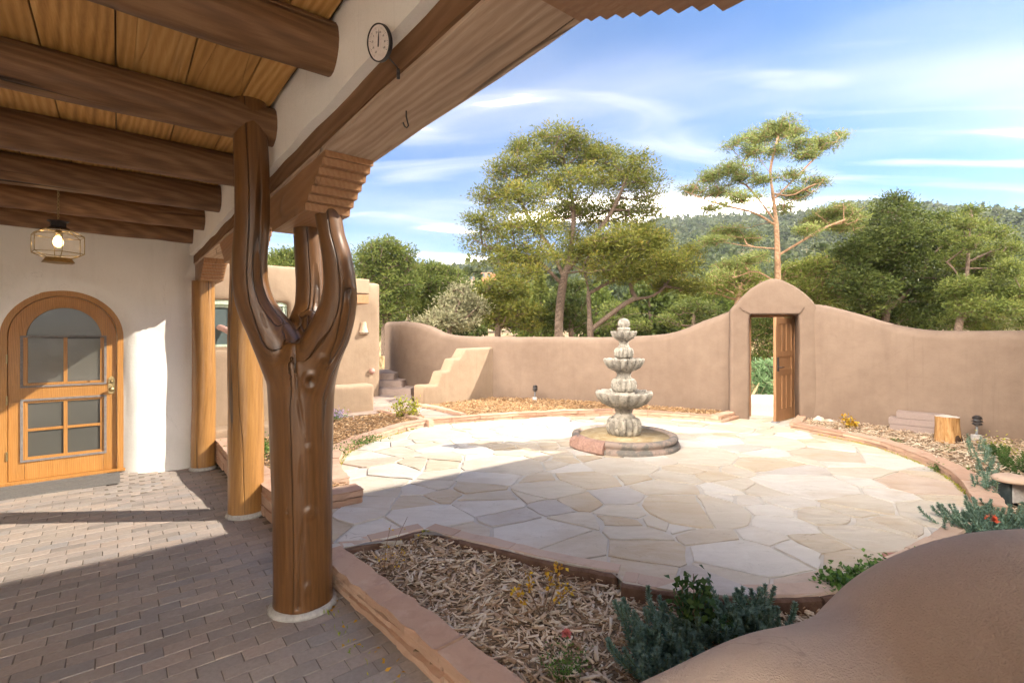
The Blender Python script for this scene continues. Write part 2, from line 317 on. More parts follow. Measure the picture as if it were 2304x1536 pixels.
c = t.ramp(r, [(0.0, (0.16, 0.085, 0.04)), (1.0, (0.60, 0.43, 0.26)), (0.3, (0.33, 0.19, 0.09)), (0.65, (0.46, 0.29, 0.15))])
M['chip2'] = t.done(c, 0.85, None, 0.2)
t = NT('door_mat_rubber'); p = t.pos(); M['mat'] = t.done(t.mix(t.noise(p, 60, 3), (0.09, 0.085, 0.08), (0.21, 0.20, 0.19)), 0.9, t.bump(t.noise(p, 140, 3), 0.5, 0.003), 0.2)
t = NT('rubber_brick'); p = t.pos(); M['greybrick'] = t.done(t.mix(t.noise(p, 50, 3), (0.24, 0.185, 0.165), (0.31, 0.245, 0.225)), 0.9, t.bump(t.noise(p, 140, 3), 0.5, 0.003), 0.2)
t = NT('stump_wood'); p = t.pos()
c = t.ramp(t.noise(t.map(p, (1, 1, 0.15)), 22, 5, 0.65, 0.8), [(0.32, (0.20, 0.095, 0.035)), (0.68, (0.52, 0.33, 0.16)), (0.5, (0.38, 0.21, 0.085))])
M['stump'] = t.done(c, 0.85, t.bump(t.noise(t.map(p, (1, 1, 0.15)), 30, 4), 0.8, 0.012), 0.15)
t = NT('stump_bark'); p = t.pos(); M['stumpbark'] = t.done(t.mix(t.noise(p, 40, 4), (0.035, 0.022, 0.015), (0.12, 0.075, 0.05)), 0.95, t.bump(t.noise(p, 60, 4, 0.7), 1.0, 0.03), 0.1)

t = NT('ground_soil'); p = t.pos()
c = t.mix(t.rng(t.noise(p, 0.25, 6, 0.6), 0.4, 0.62), (0.30, 0.215, 0.13), (0.40, 0.31, 0.205))
dist = t.add('ShaderNodeVectorMath', operation='LENGTH'); t.l.new(p, dist.inputs[0])
far = t.rng(dist.outputs['Value'], 60, 140)
c = t.mix(t.mth('MULTIPLY', far, t.rng(t.noise(p, 0.05, 6, 0.65), 0.36, 0.52, 0.35, 1.0)), c, (0.055, 0.075, 0.03))
M['soil'] = t.done(c, 0.95, t.bump(t.noise(p, 3, 5), 0.6, 0.06), 0.05)

def leafmat(name, cols, trans=0.24, rough=0.6):
    t = NT(name); a = t.add('ShaderNodeAttribute', attribute_name='tint'); f = a.outputs['Fac']
    n = len(cols); c = t.ramp(f, [(0.0, cols[0]), (1.0, cols[-1])] + [(i / (n - 1), cols[i]) for i in range(1, n - 1)])
    t.done(c, rough, None, 0.25)
    tr = t.add('ShaderNodeBsdfTranslucent'); t.l.new(c, tr.inputs[0])
    mx = t.add('ShaderNodeMixShader'); mx.inputs[0].default_value = trans
    t.l.new(t.b.outputs[0], mx.inputs[1]); t.l.new(tr.outputs[0], mx.inputs[2])
    t.l.new(mx.outputs[0], t.n['Material Output'].inputs[0]); return t.m
M['pinon'] = leafmat('pinon_needles', [(0.043, 0.059, 0.012), (0.105, 0.125, 0.020), (0.166, 0.172, 0.028), (0.246, 0.196, 0.035)])
M['pinon2'] = leafmat('green_pinon_needles', [(0.038, 0.063, 0.014), (0.088, 0.120, 0.025), (0.137, 0.166, 0.036), (0.186, 0.196, 0.052)])
M['openpine'] = leafmat('bluegreen_pine_needles', [(0.072, 0.104, 0.034), (0.145, 0.180, 0.051), (0.221, 0.261, 0.072), (0.289, 0.315, 0.111)])
M['darkjun'] = leafmat('dark_juniper_scales', [(0.026, 0.043, 0.010), (0.056, 0.081, 0.017), (0.088, 0.113, 0.025), (0.122, 0.137, 0.034)])
M['yellowpine'] = leafmat('yellow_green_needles', [(0.070, 0.094, 0.015), (0.131, 0.156, 0.027), (0.184, 0.210, 0.040), (0.237, 0.242, 0.061)])
M['olive'] = leafmat('silver_olive_leaves', [(0.15, 0.155, 0.085), (0.24, 0.24, 0.13), (0.34, 0.33, 0.20), (0.42, 0.38, 0.25)])
M['bluejun'] = leafmat('blue_green_juniper', [(0.065, 0.130, 0.058), (0.130, 0.234, 0.091), (0.195, 0.312, 0.143), (0.260, 0.364, 0.208)])
M['farforest'] = leafmat('far_forest', [(0.028, 0.045, 0.022), (0.048, 0.070, 0.030), (0.078, 0.100, 0.040), (0.115, 0.13, 0.055)])
M['greenleaf'] = leafmat('green_leaves', [(0.048, 0.112, 0.024), (0.096, 0.192, 0.035), (0.160, 0.288, 0.056)])
M['darkleaf'] = leafmat('dark_green_leaves', [(0.031, 0.076, 0.024), (0.060, 0.128, 0.034), (0.119, 0.204, 0.051)])
M['sedum'] = leafmat('grey_green_succulent', [(0.08, 0.155, 0.115), (0.15, 0.25, 0.19), (0.24, 0.35, 0.27)], 0.1)
M['yellowleaf'] = leafmat('yellow_autumn_leaves', [(0.42, 0.20, 0.03), (0.62, 0.38, 0.03), (0.72, 0.52, 0.06)])
M['limeleaf'] = leafmat('lime_leaves', [(0.20, 0.28, 0.03), (0.34, 0.38, 0.04), (0.52, 0.46, 0.05)])
M['drystem'] = simple('dry_brown_stem', (0.24, 0.15, 0.09), 0.8)
M['greenstem'] = simple('green_stem', (0.12, 0.16, 0.05), 0.7)

# ------------------------------------------------------------------ object helpers
def tag(o, label=None, cat=None, group=None, kind=None):
    if label: o['label'] = label
    if cat: o['category'] = cat
    if group: o['group'] = group
    if kind or cat: o['kind'] = kind or 'thing'
    return o
def empty(name, loc=(0, 0, 0), label=None, cat=None, group=None, kind=None, rz=0.0):
    o = bpy.data.objects.new(name, None); COL.objects.link(o); o.location = loc; o.rotation_euler = (0, 0, rz)
    o.empty_display_size = 0.1
    return tag(o, label, cat, group, kind)
def adopt(o, parent):
    # every object keeps its own loc/rot as world values; the parent inverse cancels the parent
    if parent is not None:
        o.parent = parent
        o.matrix_parent_inverse = Matrix.LocRotScale(parent.location, parent.rotation_euler, parent.scale).inverted()
def link(name, me, mat=None, parent=None, smooth=True):
    """meshes are written in world coordinates unless the caller moves the object itself"""
    o = bpy.data.objects.new(name, me); COL.objects.link(o)
    if mat is not None:
        for m_ in (mat if isinstance(mat, (list, tuple)) else [mat]): me.materials.append(m_)
    if smooth and len(me.polygons): me.polygons.foreach_set('use_smooth', [True] * len(me.polygons))
    adopt(o, parent); return o
def from_bm(name, bm, mat=None, parent=None, smooth=False, flip=False):
    bmesh.ops.recalc_face_normals(bm, faces=bm.faces)
    me = bpy.data.meshes.new(name); bm.to_mesh(me); bm.free(); return link(name, me, mat, parent, smooth)
def autosmooth(o, ang=40):
    me = o.data
    bm = bmesh.new(); bm.from_mesh(me)
    for e in bm.edges:
        e.smooth = not (len(e.link_faces) == 2 and e.calc_face_angle(0) > rad(ang))
    for f in bm.faces: f.smooth = True
    bm.to_mesh(me); bm.free(); return o
def np_mesh(name, V, F, tint=None, grain=None):
    """V (n,3), F (m,k) all same size"""
    me = bpy.data.meshes.new(name); V = np.asarray(V, np.float32); F = np.asarray(F, np.int32)
    m, k = F.shape
    me.vertices.add(len(V)); me.vertices.foreach_set('co', V.ravel())
    me.loops.add(m * k); me.loops.foreach_set('vertex_index', F.ravel())
    me.polygons.add(m); me.polygons.foreach_set('loop_start', np.arange(0, m * k, k, dtype=np.int32))
    me.update(calc_edges=True)
    if tint is not None:
        a = me.attributes.new('tint', 'FLOAT', 'FACE'); a.data.foreach_set('value', np.asarray(tint, np.float32))
    if grain is not None:
        a = me.attributes.new('grain', 'FLOAT_VECTOR', 'POINT'); a.data.foreach_set('vector', np.asarray(grain, np.float32).ravel())
    return me
def box_bm(bm, lo, hi, mat=None, bevel=0.0):
    r = bmesh.ops.create_cube(bm, size=1.0); vs = r['verts']
    lo, hi = Vector(lo), Vector(hi); c = (lo + hi) / 2; d = hi - lo
    for v in vs: v.co = Vector((v.co.x * d.x, v.co.y * d.y, v.co.z * d.z)) + c
    if bevel:
        es = list({e for v in vs for e in v.link_edges})
        r = bmesh.ops.bevel(bm, geom=es, offset=bevel, segments=2, affect='EDGES', profile=0.6); vs = list({v for f in r['faces'] for v in f.verts} | {v for v in vs if v.is_valid})
    if mat is not None:
        for v in vs: v.co = mat @ v.co
    return vs
def box(name, lo, hi, mat, parent=None, M4=PORCH, bevel=0.0):
    """a box given in porch axes (default) whose object keeps its own local axes, so grain follows it"""
    bm = bmesh.new(); box_bm(bm, lo, hi, None, bevel)
    c = (Vector(lo) + Vector(hi)) / 2
    for v in bm.verts: v.co -= c
    o = from_bm(name, bm, mat); adopt_xf(o, M4 @ Matrix.Translation(c), parent); return o
def adopt_xf(o, mw, parent):
    loc, rot, sc = mw.decompose(); o.location = loc; o.rotation_euler = rot.to_euler(); o.scale = sc
    adopt(o, parent)
def prism(name, pts, z0, z1, mat, parent=None, bevel=0.0, seg=2):
    bm = bmesh.new(); vs = [bm.verts.new((p[0], p[1], z0)) for p in pts]
    f = bm.faces.new(vs); r = bmesh.ops.extrude_face_region(bm, geom=[f])
    for v in r['geom']:
        if isinstance(v, bmesh.types.BMVert): v.co.z = z1
    if bevel:
        es = [e for e in bm.edges if all(abs(v.co.z - z1) < 1e-5 for v in e.verts)]
        bmesh.ops.bevel(bm, geom=es, offset=bevel, segments=seg, affect='EDGES')
    return from_bm(name, bm, mat, parent)
def catmull(P, n=8, closed=False):
    P = [Vector(p) for p in P]; out = []; N = len(P)
    for i in range(N if closed else N - 1):
        if closed: a, b, c, d = P[(i - 1) % N], P[i], P[(i + 1) % N], P[(i + 2) % N]
        else: a, b, c, d = P[max(i - 1, 0)], P[i], P[i + 1], P[min(i + 2, N - 1)]
        for k in range(n):
            t_ = k / n
            out.append(0.5 * ((2 * b) + (c - a) * t_ + (2 * a - 5 * b + 4 * c - d) * t_ ** 2 + (-a + 3 * b - 3 * c + d) * t_ ** 3))
    if not closed: out.append(P[-1])
    return out
def resample(P, step):
    P = [Vector(p) for p in P]; d = [0]
    for a, b in zip(P, P[1:]): d.append(d[-1] + (b - a).length)
    n = max(2, int(round(d[-1] / step)) + 1); out = []; j = 0
    for i in range(n):
        s = d[-1] * i / (n - 1)
        while j < len(d) - 2 and d[j + 1] < s: j += 1
        q = (s - d[j]) / max(1e-9, d[j + 1] - d[j]); out.append(P[j].lerp(P[j + 1], min(1, max(0, q))))
    return out
def fbm(p, o=3): return mnoise.fractal(Vector(p), 1.0, 2.0, o)
def tube_np(P, R, k=12, cap=True, ecc=None, seed=0, wob=0.0):
    """swept round solid; returns V, faces(list of quads), grain"""
    P = [Vector(p) for p in P]; V = []; Gn = []; n = len(P)
    up = Vector((0, 1, 0.01)).normalized(); s = 0
    t0 = (P[1] - P[0]).normalized()
    x = t0.cross(up)
    if x.length < 0.05: x = t0.cross(Vector((1, 0, 0)))
    x.normalize(); y = t0.cross(x).normalized()
    for i in range(n):
        t_ = (P[min(i + 1, n - 1)] - P[max(i - 1, 0)]).normalized()
        x = (x - t_ * x.dot(t_)).normalized(); y = t_.cross(x)
        if i: s += (P[i] - P[i - 1]).length
        for a in range(k):
            th = 2 * math.pi * a / k; r = R[i]
            if wob: r *= 1 + wob * fbm((math.cos(th) * 1.3 + seed, math.sin(th) * 1.3, s * 1.6), 3)
            o_ = x * (math.cos(th) * r) + y * (math.sin(th) * r); V.append(P[i] + o_)
            Gn.append((math.cos(th) * r, math.sin(th) * r, s * 0.09 + seed))
    F = []
    for i in range(n - 1):
        for a in range(k):
            b = (a + 1) % k; F.append((i * k + a, i * k + b, (i + 1) * k + b, (i + 1) * k + a))
    caps = []
    if cap: caps = [tuple(range(k - 1, -1, -1)), tuple((n - 1) * k + a for a in range(k))]
    return V, F, caps, Gn
def tube(name, P, R, mat, parent=None, k=12, wob=0.0, seed=0):
    if isinstance(R, (int, float)): R = [R] * len(P)
    V, F, caps, Gn = tube_np(P, R, k, True, seed=seed, wob=wob)
    me = bpy.data.meshes.new(name); me.from_pydata([tuple(v) for v in V], [], F + caps)
    a = me.attributes.new('grain', 'FLOAT_VECTOR', 'POINT'); a.data.foreach_set('vector', np.asarray(Gn, np.float32).ravel())
    o = link(name, me, mat, parent, True)
    for p in me.polygons:
        if len(p.vertices) > 4: p.use_smooth = False
    autosmooth(o, 50); return o
def multi_tube_bm(segs, k=6):
    """many thin tubes joined: list of (points, radius or radii)"""
    V, F = [], []
    for P, R in segs:
        if isinstance(R, (int, float)): R = [R] * len(P)
        v, f, c, _ = tube_np(P, R, k, True); b = len(V); V += [tuple(q) for q in v]
        F += [tuple(b + i for i in q) for q in f + c]
    return V, F
def tubes(name, segs, mat, parent=None, k=6):
    V, F = multi_tube_bm(segs, k); me = bpy.data.meshes.new(name); me.from_pydata(V, [], F)
    return link(name, me, mat, parent, True)
def lathe(name, prof, mat, parent=None, center=(0, 0, 0), k=48, lobes=0, amp=None, smooth=True, phase=0.0, caps=True):
    """prof: list of (r, z[, lobe weight])"""
    V, F = [], []
    for i, q in enumerate(prof):
        r, z = q[0], q[1]; w = q[2] if len(q) > 2 else 0
        for a in range(k):
            th = 2 * math.pi * a / k + phase
            lob = abs(math.cos(lobes * th / 2)) ** 0.55 if lobes else 1
            rr = r * (1 - w * (1 - lob))
            V.append((center[0] + rr * math.cos(th), center[1] + rr * math.sin(th), center[2] + z))
    n = len(prof)
    for i in range(n - 1):
        for a in range(k):
            b = (a + 1) % k; F.append((i * k + a, i * k + b, (i + 1) * k + b, (i + 1) * k + a))
    if caps: F.append(tuple(range(k - 1, -1, -1))); F.append(tuple((n - 1) * k + a for a in range(k)))
    me = bpy.data.meshes.new(name); me.from_pydata(V, [], F); return link(name, me, mat, parent, smooth)
def remesh(o, vox, it=10, fac=0.5, nz=0.0, nscale=2.0):
    m1 = o.modifiers.new('r', 'REMESH'); m1.mode = 'VOXEL'; m1.voxel_size = vox; m1.use_smooth_shade = True
    if it:
        m2 = o.modifiers.new('s', 'SMOOTH'); m2.factor = fac; m2.iterations = it
    dg = bpy.context.evaluated_depsgraph_get(); dg.update()
    ev = o.evaluated_get(dg); me = bpy.data.meshes.new_from_object(ev)
    o.modifiers.clear(); mats = list(o.data.materials); o.data = me
    if nz:
        co = np.empty(len(me.vertices) * 3, np.float32); me.vertices.foreach_get('co', co); co = co.reshape(-1, 3)
        no = np.empty(len(me.vertices) * 3, np.float32); me.vertices.foreach_get('normal', no); no = no.reshape(-1, 3)
        d = np.array([fbm(c * nscale, 3) for c in co], np.float32); co += no * (d * nz)[:, None]
        me.vertices.foreach_set('co', co.ravel())
    me.polygons.foreach_set('use_smooth', [True] * len(me.polygons)); me.update(); return o
def pt_in(poly, x, y):
    c = False; j = len(poly) - 1
    for i in range(len(poly)):
        xi, yi = poly[i][0], poly[i][1]; xj, yj = poly[j][0], poly[j][1]
        if (yi > y) != (yj > y) and x < (xj - xi) * (y - yi) / (yj - yi) + xi: c = not c
        j = i
    return c

# ================================================================== LAND
PZ = 0.15           # patio level; the porch bricks are z = 0
def ridge_px(px):   # sky line of the wooded mountain, photo rows
    xs = [-4000, -1500, 0, 700, 1000, 1120, 1300, 1400, 1490, 1560, 1640, 1760, 1850, 1900, 1960, 2030, 2120, 2220, 2304, 2600, 3200, 5000]
    ys = [640, 640, 640, 630, 614, 604, 580, 545, 508, 504, 502, 497, 490, 476, 470, 472, 482, 494, 503, 515, 540, 600]
    return float(np.interp(px, xs, ys))
def land_z(x, y):
    r = math.hypot(x, y)
    if r < 14: return (-0.06 if UV(x, y)[1] < -1.7 else -0.3) + (0.44 if UV(x, y)[1] >= -1.7 else 0.2) * max(0, (r - 11) / 3) * (1 if y > 8.5 or x > 6 else 0)
    az = math.atan2(x, y)
    if abs(az) < rad(80): ry = ridge_px(CX + FPX * math.tan(az)); c = math.cos(az)
    else: ry, c = 640, 0.17
    w = max(0.0, min(1.0, (rad(110) - abs(az)) / rad(40)))
    tan_r = (HY - ry) / FPX * max(c, 0.2)
    zr = EYE + 520 * tan_r
    # near yard, a rising middle slope, then the mountain
    mid = EYE + 0.45 * tan_r * 170
    if az < rad(12): mid *= 0.75
    z0 = 0.14
    pts_r = [14, 26, 60, 170, 230, 520, 700, 1500, 4000]
    pts_z = [z0, z0 + 0.35, z0 + 2.6, mid, mid + 4 + 0.1 * zr, zr, zr * 0.92, 20, -60]
    z = float(np.interp(r, pts_r, pts_z)) * w + (1 - w) * (0.1 if r < 200 else 0.1 + (r - 200) * 0.01)
    if r > 40: z += fbm((x * 0.012, y * 0.012, 3.3), 4) * min(9, (r - 40) * 0.06) * (0.35 if r > 430 else 1.0)
    if 18 < r: z += fbm((x * 0.07, y * 0.07, 1.3), 3) * 0.25
    return z
rs = [0, 3, 6, 9, 11, 12.5, 14, 17, 20, 24, 29, 35, 42, 50, 60, 72, 86, 100, 118, 138, 160, 185, 212, 240, 270, 305, 345, 385, 420, 450, 480, 505, 520, 540, 570, 620, 700, 850, 1100, 1600, 2500]
NA = 360; V = []; F = []
for r_ in rs:
    for a_ in range(NA):
        th = 2 * math.pi * a_ / NA; x, y = r_ * math.sin(th), r_ * math.cos(th); V.append((x, y, land_z(x, y)))
for i in range(len(rs) - 1):
    for a_ in range(NA):
        b_ = (a_ + 1) % NA; F.append((i * NA + a_, (i + 1) * NA + a_, (i + 1) * NA + b_, i * NA + b_))
me = bpy.data.meshes.new('ground'); me.from_pydata(V, [], F); tag(link('ground', me, M['soil']), kind='structure')

# ================================================================== PORCH FLOOR (bricks)
floor = empty('porch_floor', W(-0.5, 3.5, 0), kind='structure')

def floor_z(u, v):
    a = max(0, min(1, (v - 5.4) / 2.0)); b = max(0, min(1, (u + 0.3) / 0.9)); return -0.075 * a * a * (3 - 2 * a) * b * b * (3 - 2 * b)
def brick_mesh(seed):
    rg = random.Random(seed); bm = bmesh.new(); hx, hy = 0.0984, 0.0484
    ring = []
    for sx, sy in ((-1, -1), (1, -1), (1, 1), (-1, 1)):
        ring.append((sx * (hx + rg.uniform(-0.0015, 0.001)), sy * (hy + rg.uniform(-0.001, 0.001))))
    lo = [bm.verts.new((x, y, -0.05)) for x, y in ring]
    mi = [bm.verts.new((x, y, -0.006)) for x, y in ring]
    top = [bm.verts.new((x * 0.978, y * 0.955, rg.uniform(-0.0008, 0.0008))) for x, y in ring]
    for A, B in ((lo, mi), (mi, top)):
        for i in range(4): bm.faces.new((A[i], A[(i + 1) % 4], B[(i + 1) % 4], B[i]))
    bm.faces.new(top); me = bpy.data.meshes.new('brick'); bm.to_mesh(me); bm.free(); me.materials.append(M['brick']); return me
BM = [brick_mesh(i) for i in range(6)]
V, F = [], []; nu, nv_ = 46, 100
for i in range(nu + 1):
    for j in range(nv_ + 1): u, v = -3.3 + 4.6 * i / nu, -1.6 + 9.6 * j / nv_; V.append(tuple(W(u, v, floor_z(u, v) - 0.0045)))
for i in range(nu):
    for j in range(nv_): a = i * (nv_ + 1) + j; F.append((a, a + nv_ + 1, a + nv_ + 2, a + 1))
me = bpy.data.meshes.new('bedding_sand'); me.from_pydata(V, [], F); link('bedding_sand', me, M['sand'], floor)
bricks = []
rows = int((8.0 + 1.4) / 0.1)
for r_ in range(rows):
    v = -1.4 + 0.1 * r_ + 0.05
    rg = random.Random(r_)
    off = (0.1 if r_ % 2 else 0.0) + rg.uniform(-0.012, 0.012)
    u = -3.1 + off
    while u < 1.15:
        uu = u + 0.1
        keep = uu < (1.24 if v < 3.2 else 1.08)
        if (uu > -1.9 or v > 5) and keep and v < 7.9: bricks.append((uu, v, rg.random()))
        u += 0.2 + rg.uniform(-0.0015, 0.0015)
def screen_size(u, v):
    p = W(u, v)
    if p.y < 0.9: return 0
    px = CX + FPX * p.x / p.y; py = HY + FPX * EYE / p.y
    if px < -60 or py > 1600 or px > 1400: return 0
    return 1 / (p.x ** 2 + p.y ** 2)
bricks.sort(key=lambda b: -screen_size(b[0], b[1]))
def brick_xf(b):
    rg = random.Random(int(b[0] * 991 + b[1] * 7919))
    sag = floor_z(b[0], b[1])
    p = W(b[0], b[1], sag + rg.gauss(0, 0.0013))
    return p, (rg.gauss(0, 0.004), rg.gauss(0, 0.003), TH + rg.gauss(0, 0.006))
for b in bricks[:300]:
    p, e = brick_xf(b); o = bpy.data.objects.new('brick', BM[int(b[2] * 6)]); COL.objects.link(o)
    o.location = p; o.rotation_euler = e; adopt(o, floor)
V, F = [], []
for b in bricks[300:]:
    p, e = brick_xf(b); mx = Matrix.LocRotScale(p, None, None) @ Matrix.Rotation(e[2], 4, 'Z') @ Matrix.Rotation(e[0], 4, 'X')
    me = BM[int(b[2] * 6)]; k = len(V); V += [tuple(mx @ q.co) for q in me.vertices]; F += [tuple(k + i for i in f.vertices) for f in me.polygons]
me = bpy.data.meshes.new('far_bricks'); me.from_pydata(V, [], F); tag(link('brick_field', me, M['brick'], floor, smooth=False), kind='stuff')

# ================================================================== PATIO
def GG(px, py, z=PZ): g = G(px, py, z); return (g.x, g.y)
def WW(u, v): w = W(u, v); return (w.x, w.y)
near_edge = [GG(2190, 1180), GG(2150, 1215), GG(2095, 1250), GG(2000, 1296), GG(1930, 1322), GG(1850, 1335), GG(1760, 1341), GG(1640, 1341), GG(1560, 1335), GG(1480, 1322), GG(1402, 1309), GG(1392, 1286), GG(1300, 1272), GG(1200, 1250), GG(1100, 1226), GG(1010, 1205), GG(955, 1190)]
left_kerb = [GG(784, 1100), GG(765, 1080), GG(760, 1050), GG(776, 1022), GG(819, 999), GG(872, 982), GG(925, 966), GG(971, 957), GG(1070, 949), GG(1169, 942), GG(1268, 937), GG(1369, 935), GG(1482, 940), GG(1560, 945), GG(1622, 951)]
right_kerb = [GG(1779, 964), GG(1836, 977), GG(1918, 993), GG(1975, 1007), GG(2038, 1029), GG(2104, 1056), GG(2150, 1086), GG(2177, 1113), GG(2190, 1140)]
gate_L, gate_R = GG(1683, 941), (5.02, 8.56)
outline = [WW(1.10, 3.46), WW(1.10, 4.31), GG(815, 1130)] + left_kerb + [GG(1640, 942), gate_L, (4.45, 9.55), (5.32, 9.25), gate_R, GG(1781, 950)] + right_kerb + near_edge + [GG(870, 1211), GG(770, 1232)]
patio = empty('patio', (1.3, 5.9, PZ), kind='structure')
prism('mortar_bed', outline, -0.05, PZ - 0.010, M['mortar'], patio)
def clip_half(poly, nx, ny, d):       # keep n.p <= d
    out = []; N = len(poly)
    for i in range(N):
        a, b = poly[i], poly[(i + 1) % N]; da = nx * a[0] + ny * a[1] - d; db = nx * b[0] + ny * b[1] - d
        if da <= 0: out.append(a)
        if (da < 0 < db) or (db < 0 < da):
            t_ = da / (da - db); out.append((a[0] + (b[0] - a[0]) * t_, a[1] + (b[1] - a[1]) * t_))
    return out
def area(p): return 0.5 * sum(p[i][0] * p[(i + 1) % len(p)][1] - p[(i + 1) % len(p)][0] * p[i][1] for i in range(len(p)))
def inset_dir(poly, d):               # inset of a convex-ish polygon by half planes
    A = area(poly); s = 1 if A > 0 else -1; out = poly[:]
    for i in range(len(poly)):
        a, b = poly[i], poly[(i + 1) % len(poly)]; ex, ey = b[0] - a[0], b[1] - a[1]; L = math.hypot(ex, ey)
        if L < 1e-6: continue
        nx, ny = s * ey / L, -s * ex / L
        out = clip_half(out, nx, ny, nx * a[0] + ny * a[1] - d)
        if len(out) < 3: return []
    return out
# stones: weighted cells, anisotropic, sizes mixed
rg = random.Random(21); seeds = []
tries = 0
while len(seeds) < 300 and tries < 20000:
    tries += 1
    x, y = rg.uniform(-2.4, 5.4), rg.uniform(2.6, 9.6)
    r_ = rg.choice([0.13, 0.17, 0.22, 0.30, 0.40, 0.46])
    if all(((x - a) * 0.80 + (y - b) * 0.25) ** 2 + ((y - b) * 1.12) ** 2 > (0.72 * (r_ + c)) ** 2 for a, b, c in seeds): seeds.append((x, y, r_))
flag_out = [p for p in outline]; RED = []
n_stone = 0
fx, fy = 1.53, 6.78     # fountain centre
for i, (x, y, r_) in enumerate(seeds):
    cell = [(x - 1.6, y - 1.6), (x + 1.6, y - 1.6), (x + 1.6, y + 1.6), (x - 1.6, y + 1.6)]
    for j, (a, b, c) in enumerate(seeds):
        if j == i: continue
        dx, dy = a - x, b - y; d2 = dx * dx + dy * dy
        if d2 > 7: continue
        L = math.sqrt(d2); t_ = (d2 + r_ * r_ * 0.9 - c * c * 0.9) / (2 * L)
        nx, ny = dx / L, dy / L
        cell = clip_half(cell, nx, ny, nx * x + ny * y + t_)
        if len(cell) < 3: break
    if len(cell) < 3: continue
    # split a few big cells to get long straight seams
    parts = [cell]
    if abs(area(cell)) > 0.30 and rg.random() < 0.5:
        cxm = sum(p[0] for p in cell) / len(cell); cym = sum(p[1] for p in cell) / len(cell); th = rg.uniform(0, math.pi)
        nx, ny = math.cos(th), math.sin(th); d = nx * cxm + ny * cym + rg.uniform(-0.1, 0.1)
        parts = [clip_half(cell, nx, ny, d), clip_half(cell, -nx, -ny, -d)]
    for pc in parts:
        if len(pc) < 3: continue
        pc = inset_dir(pc, rg.choice([0.004, 0.006, 0.009, 0.014, 0.02]))
        if len(pc) < 3 or abs(area(pc)) < 0.012: continue
        # ragged edge
        s = 1 if area(pc) > 0 else -1
        if s < 0: pc = pc[::-1]
        pts = []
        for a, b in zip(pc, pc[1:] + pc[:1]):
            L = math.hypot(b[0] - a[0], b[1] - a[1]); n = max(1, int(L / 0.085)); nx, ny = (b[1] - a[1]) / (L + 1e-9), -(b[0] - a[0]) / (L + 1e-9)
            for q in range(n):
                t_ = q / n; px_, py_ = a[0] + (b[0] - a[0]) * t_, a[1] + (b[1] - a[1]) * t_
                k = fbm((px_ * 5, py_ * 5, i * 3.1), 3) * 0.028
                if q == 0 and n > 1: k -= 0.008
                k = min(k, 0.006); pts.append((px_ + nx * k, py_ + ny * k))
        # clip outline by the stone when it crosses the border
        if not all(pt_in(flag_out, *p) for p in pts):
            if not any(pt_in(flag_out, *p) for p in pts): continue
            sub = flag_out[:]
            for a, b in zip(pc, pc[1:] + pc[:1]):
                L = math.hypot(b[0] - a[0], b[1] - a[1]); nx, ny = (b[1] - a[1]) / L, -(b[0] - a[0]) / L
                sub = clip_half(sub, nx, ny, nx * a[0] + ny * a[1])
                if len(sub) < 3: break
            if len(sub) < 3 or abs(area(sub)) < 0.01: continue
            pts = sub
            if area(pts) < 0: pts = pts[::-1]
        cxm = sum(p[0] for p in pts) / len(pts); cym = sum(p[1] for p in pts) / len(pts)
        if math.hypot(cxm - fx, cym - fy) < 0.45: continue
        bm = bmesh.new(); zt = rg.gauss(0, 0.0022); tx, ty = rg.gauss(0, 0.004), rg.gauss(0, 0.004)
        n = len(pts)
        lo = [bm.verts.new((p[0] - cxm, p[1] - cym, -0.04)) for p in pts]
        mi = [bm.verts.new((p[0] - cxm, p[1] - cym, -0.005)) for p in pts]
        tp = [bm.verts.new(((p[0] - cxm) * 0.985, (p[1] - cym) * 0.985, zt + tx * (p[0] - cxm) + ty * (p[1] - cym))) for p in pts]
        for A, B in ((lo, mi), (mi, tp)):
            for q in range(n): bm.faces.new((A[q], A[(q + 1) % n], B[(q + 1) % n], B[q]))
        bm.faces.new(tp)
        q = rg.random(); mt = 0 if q < 0.45 else 1 if q < 0.78 else 2 if q < 0.94 else 3 if q < 0.96 else 5
        d = math.hypot(cxm - 2.48, cym - 3.92)
        if d < 0.70 and 0.02 < abs(area(pts)) < 0.075 and not RED: mt = 4; RED.append(1)
        bmesh.ops.triangulate(bm, faces=[f for f in bm.faces if len(f.verts) > 4])
        me = bpy.data.meshes.new('flagstone'); bm.to_mesh(me); bm.free(); me.materials.append(M['flag'][mt])
        o = bpy.data.objects.new('flagstone', me); COL.objects.link(o); o.location = (cxm, cym, PZ + 0.001); adopt(o, patio); n_stone += 1
print('flagstones', n_stone)

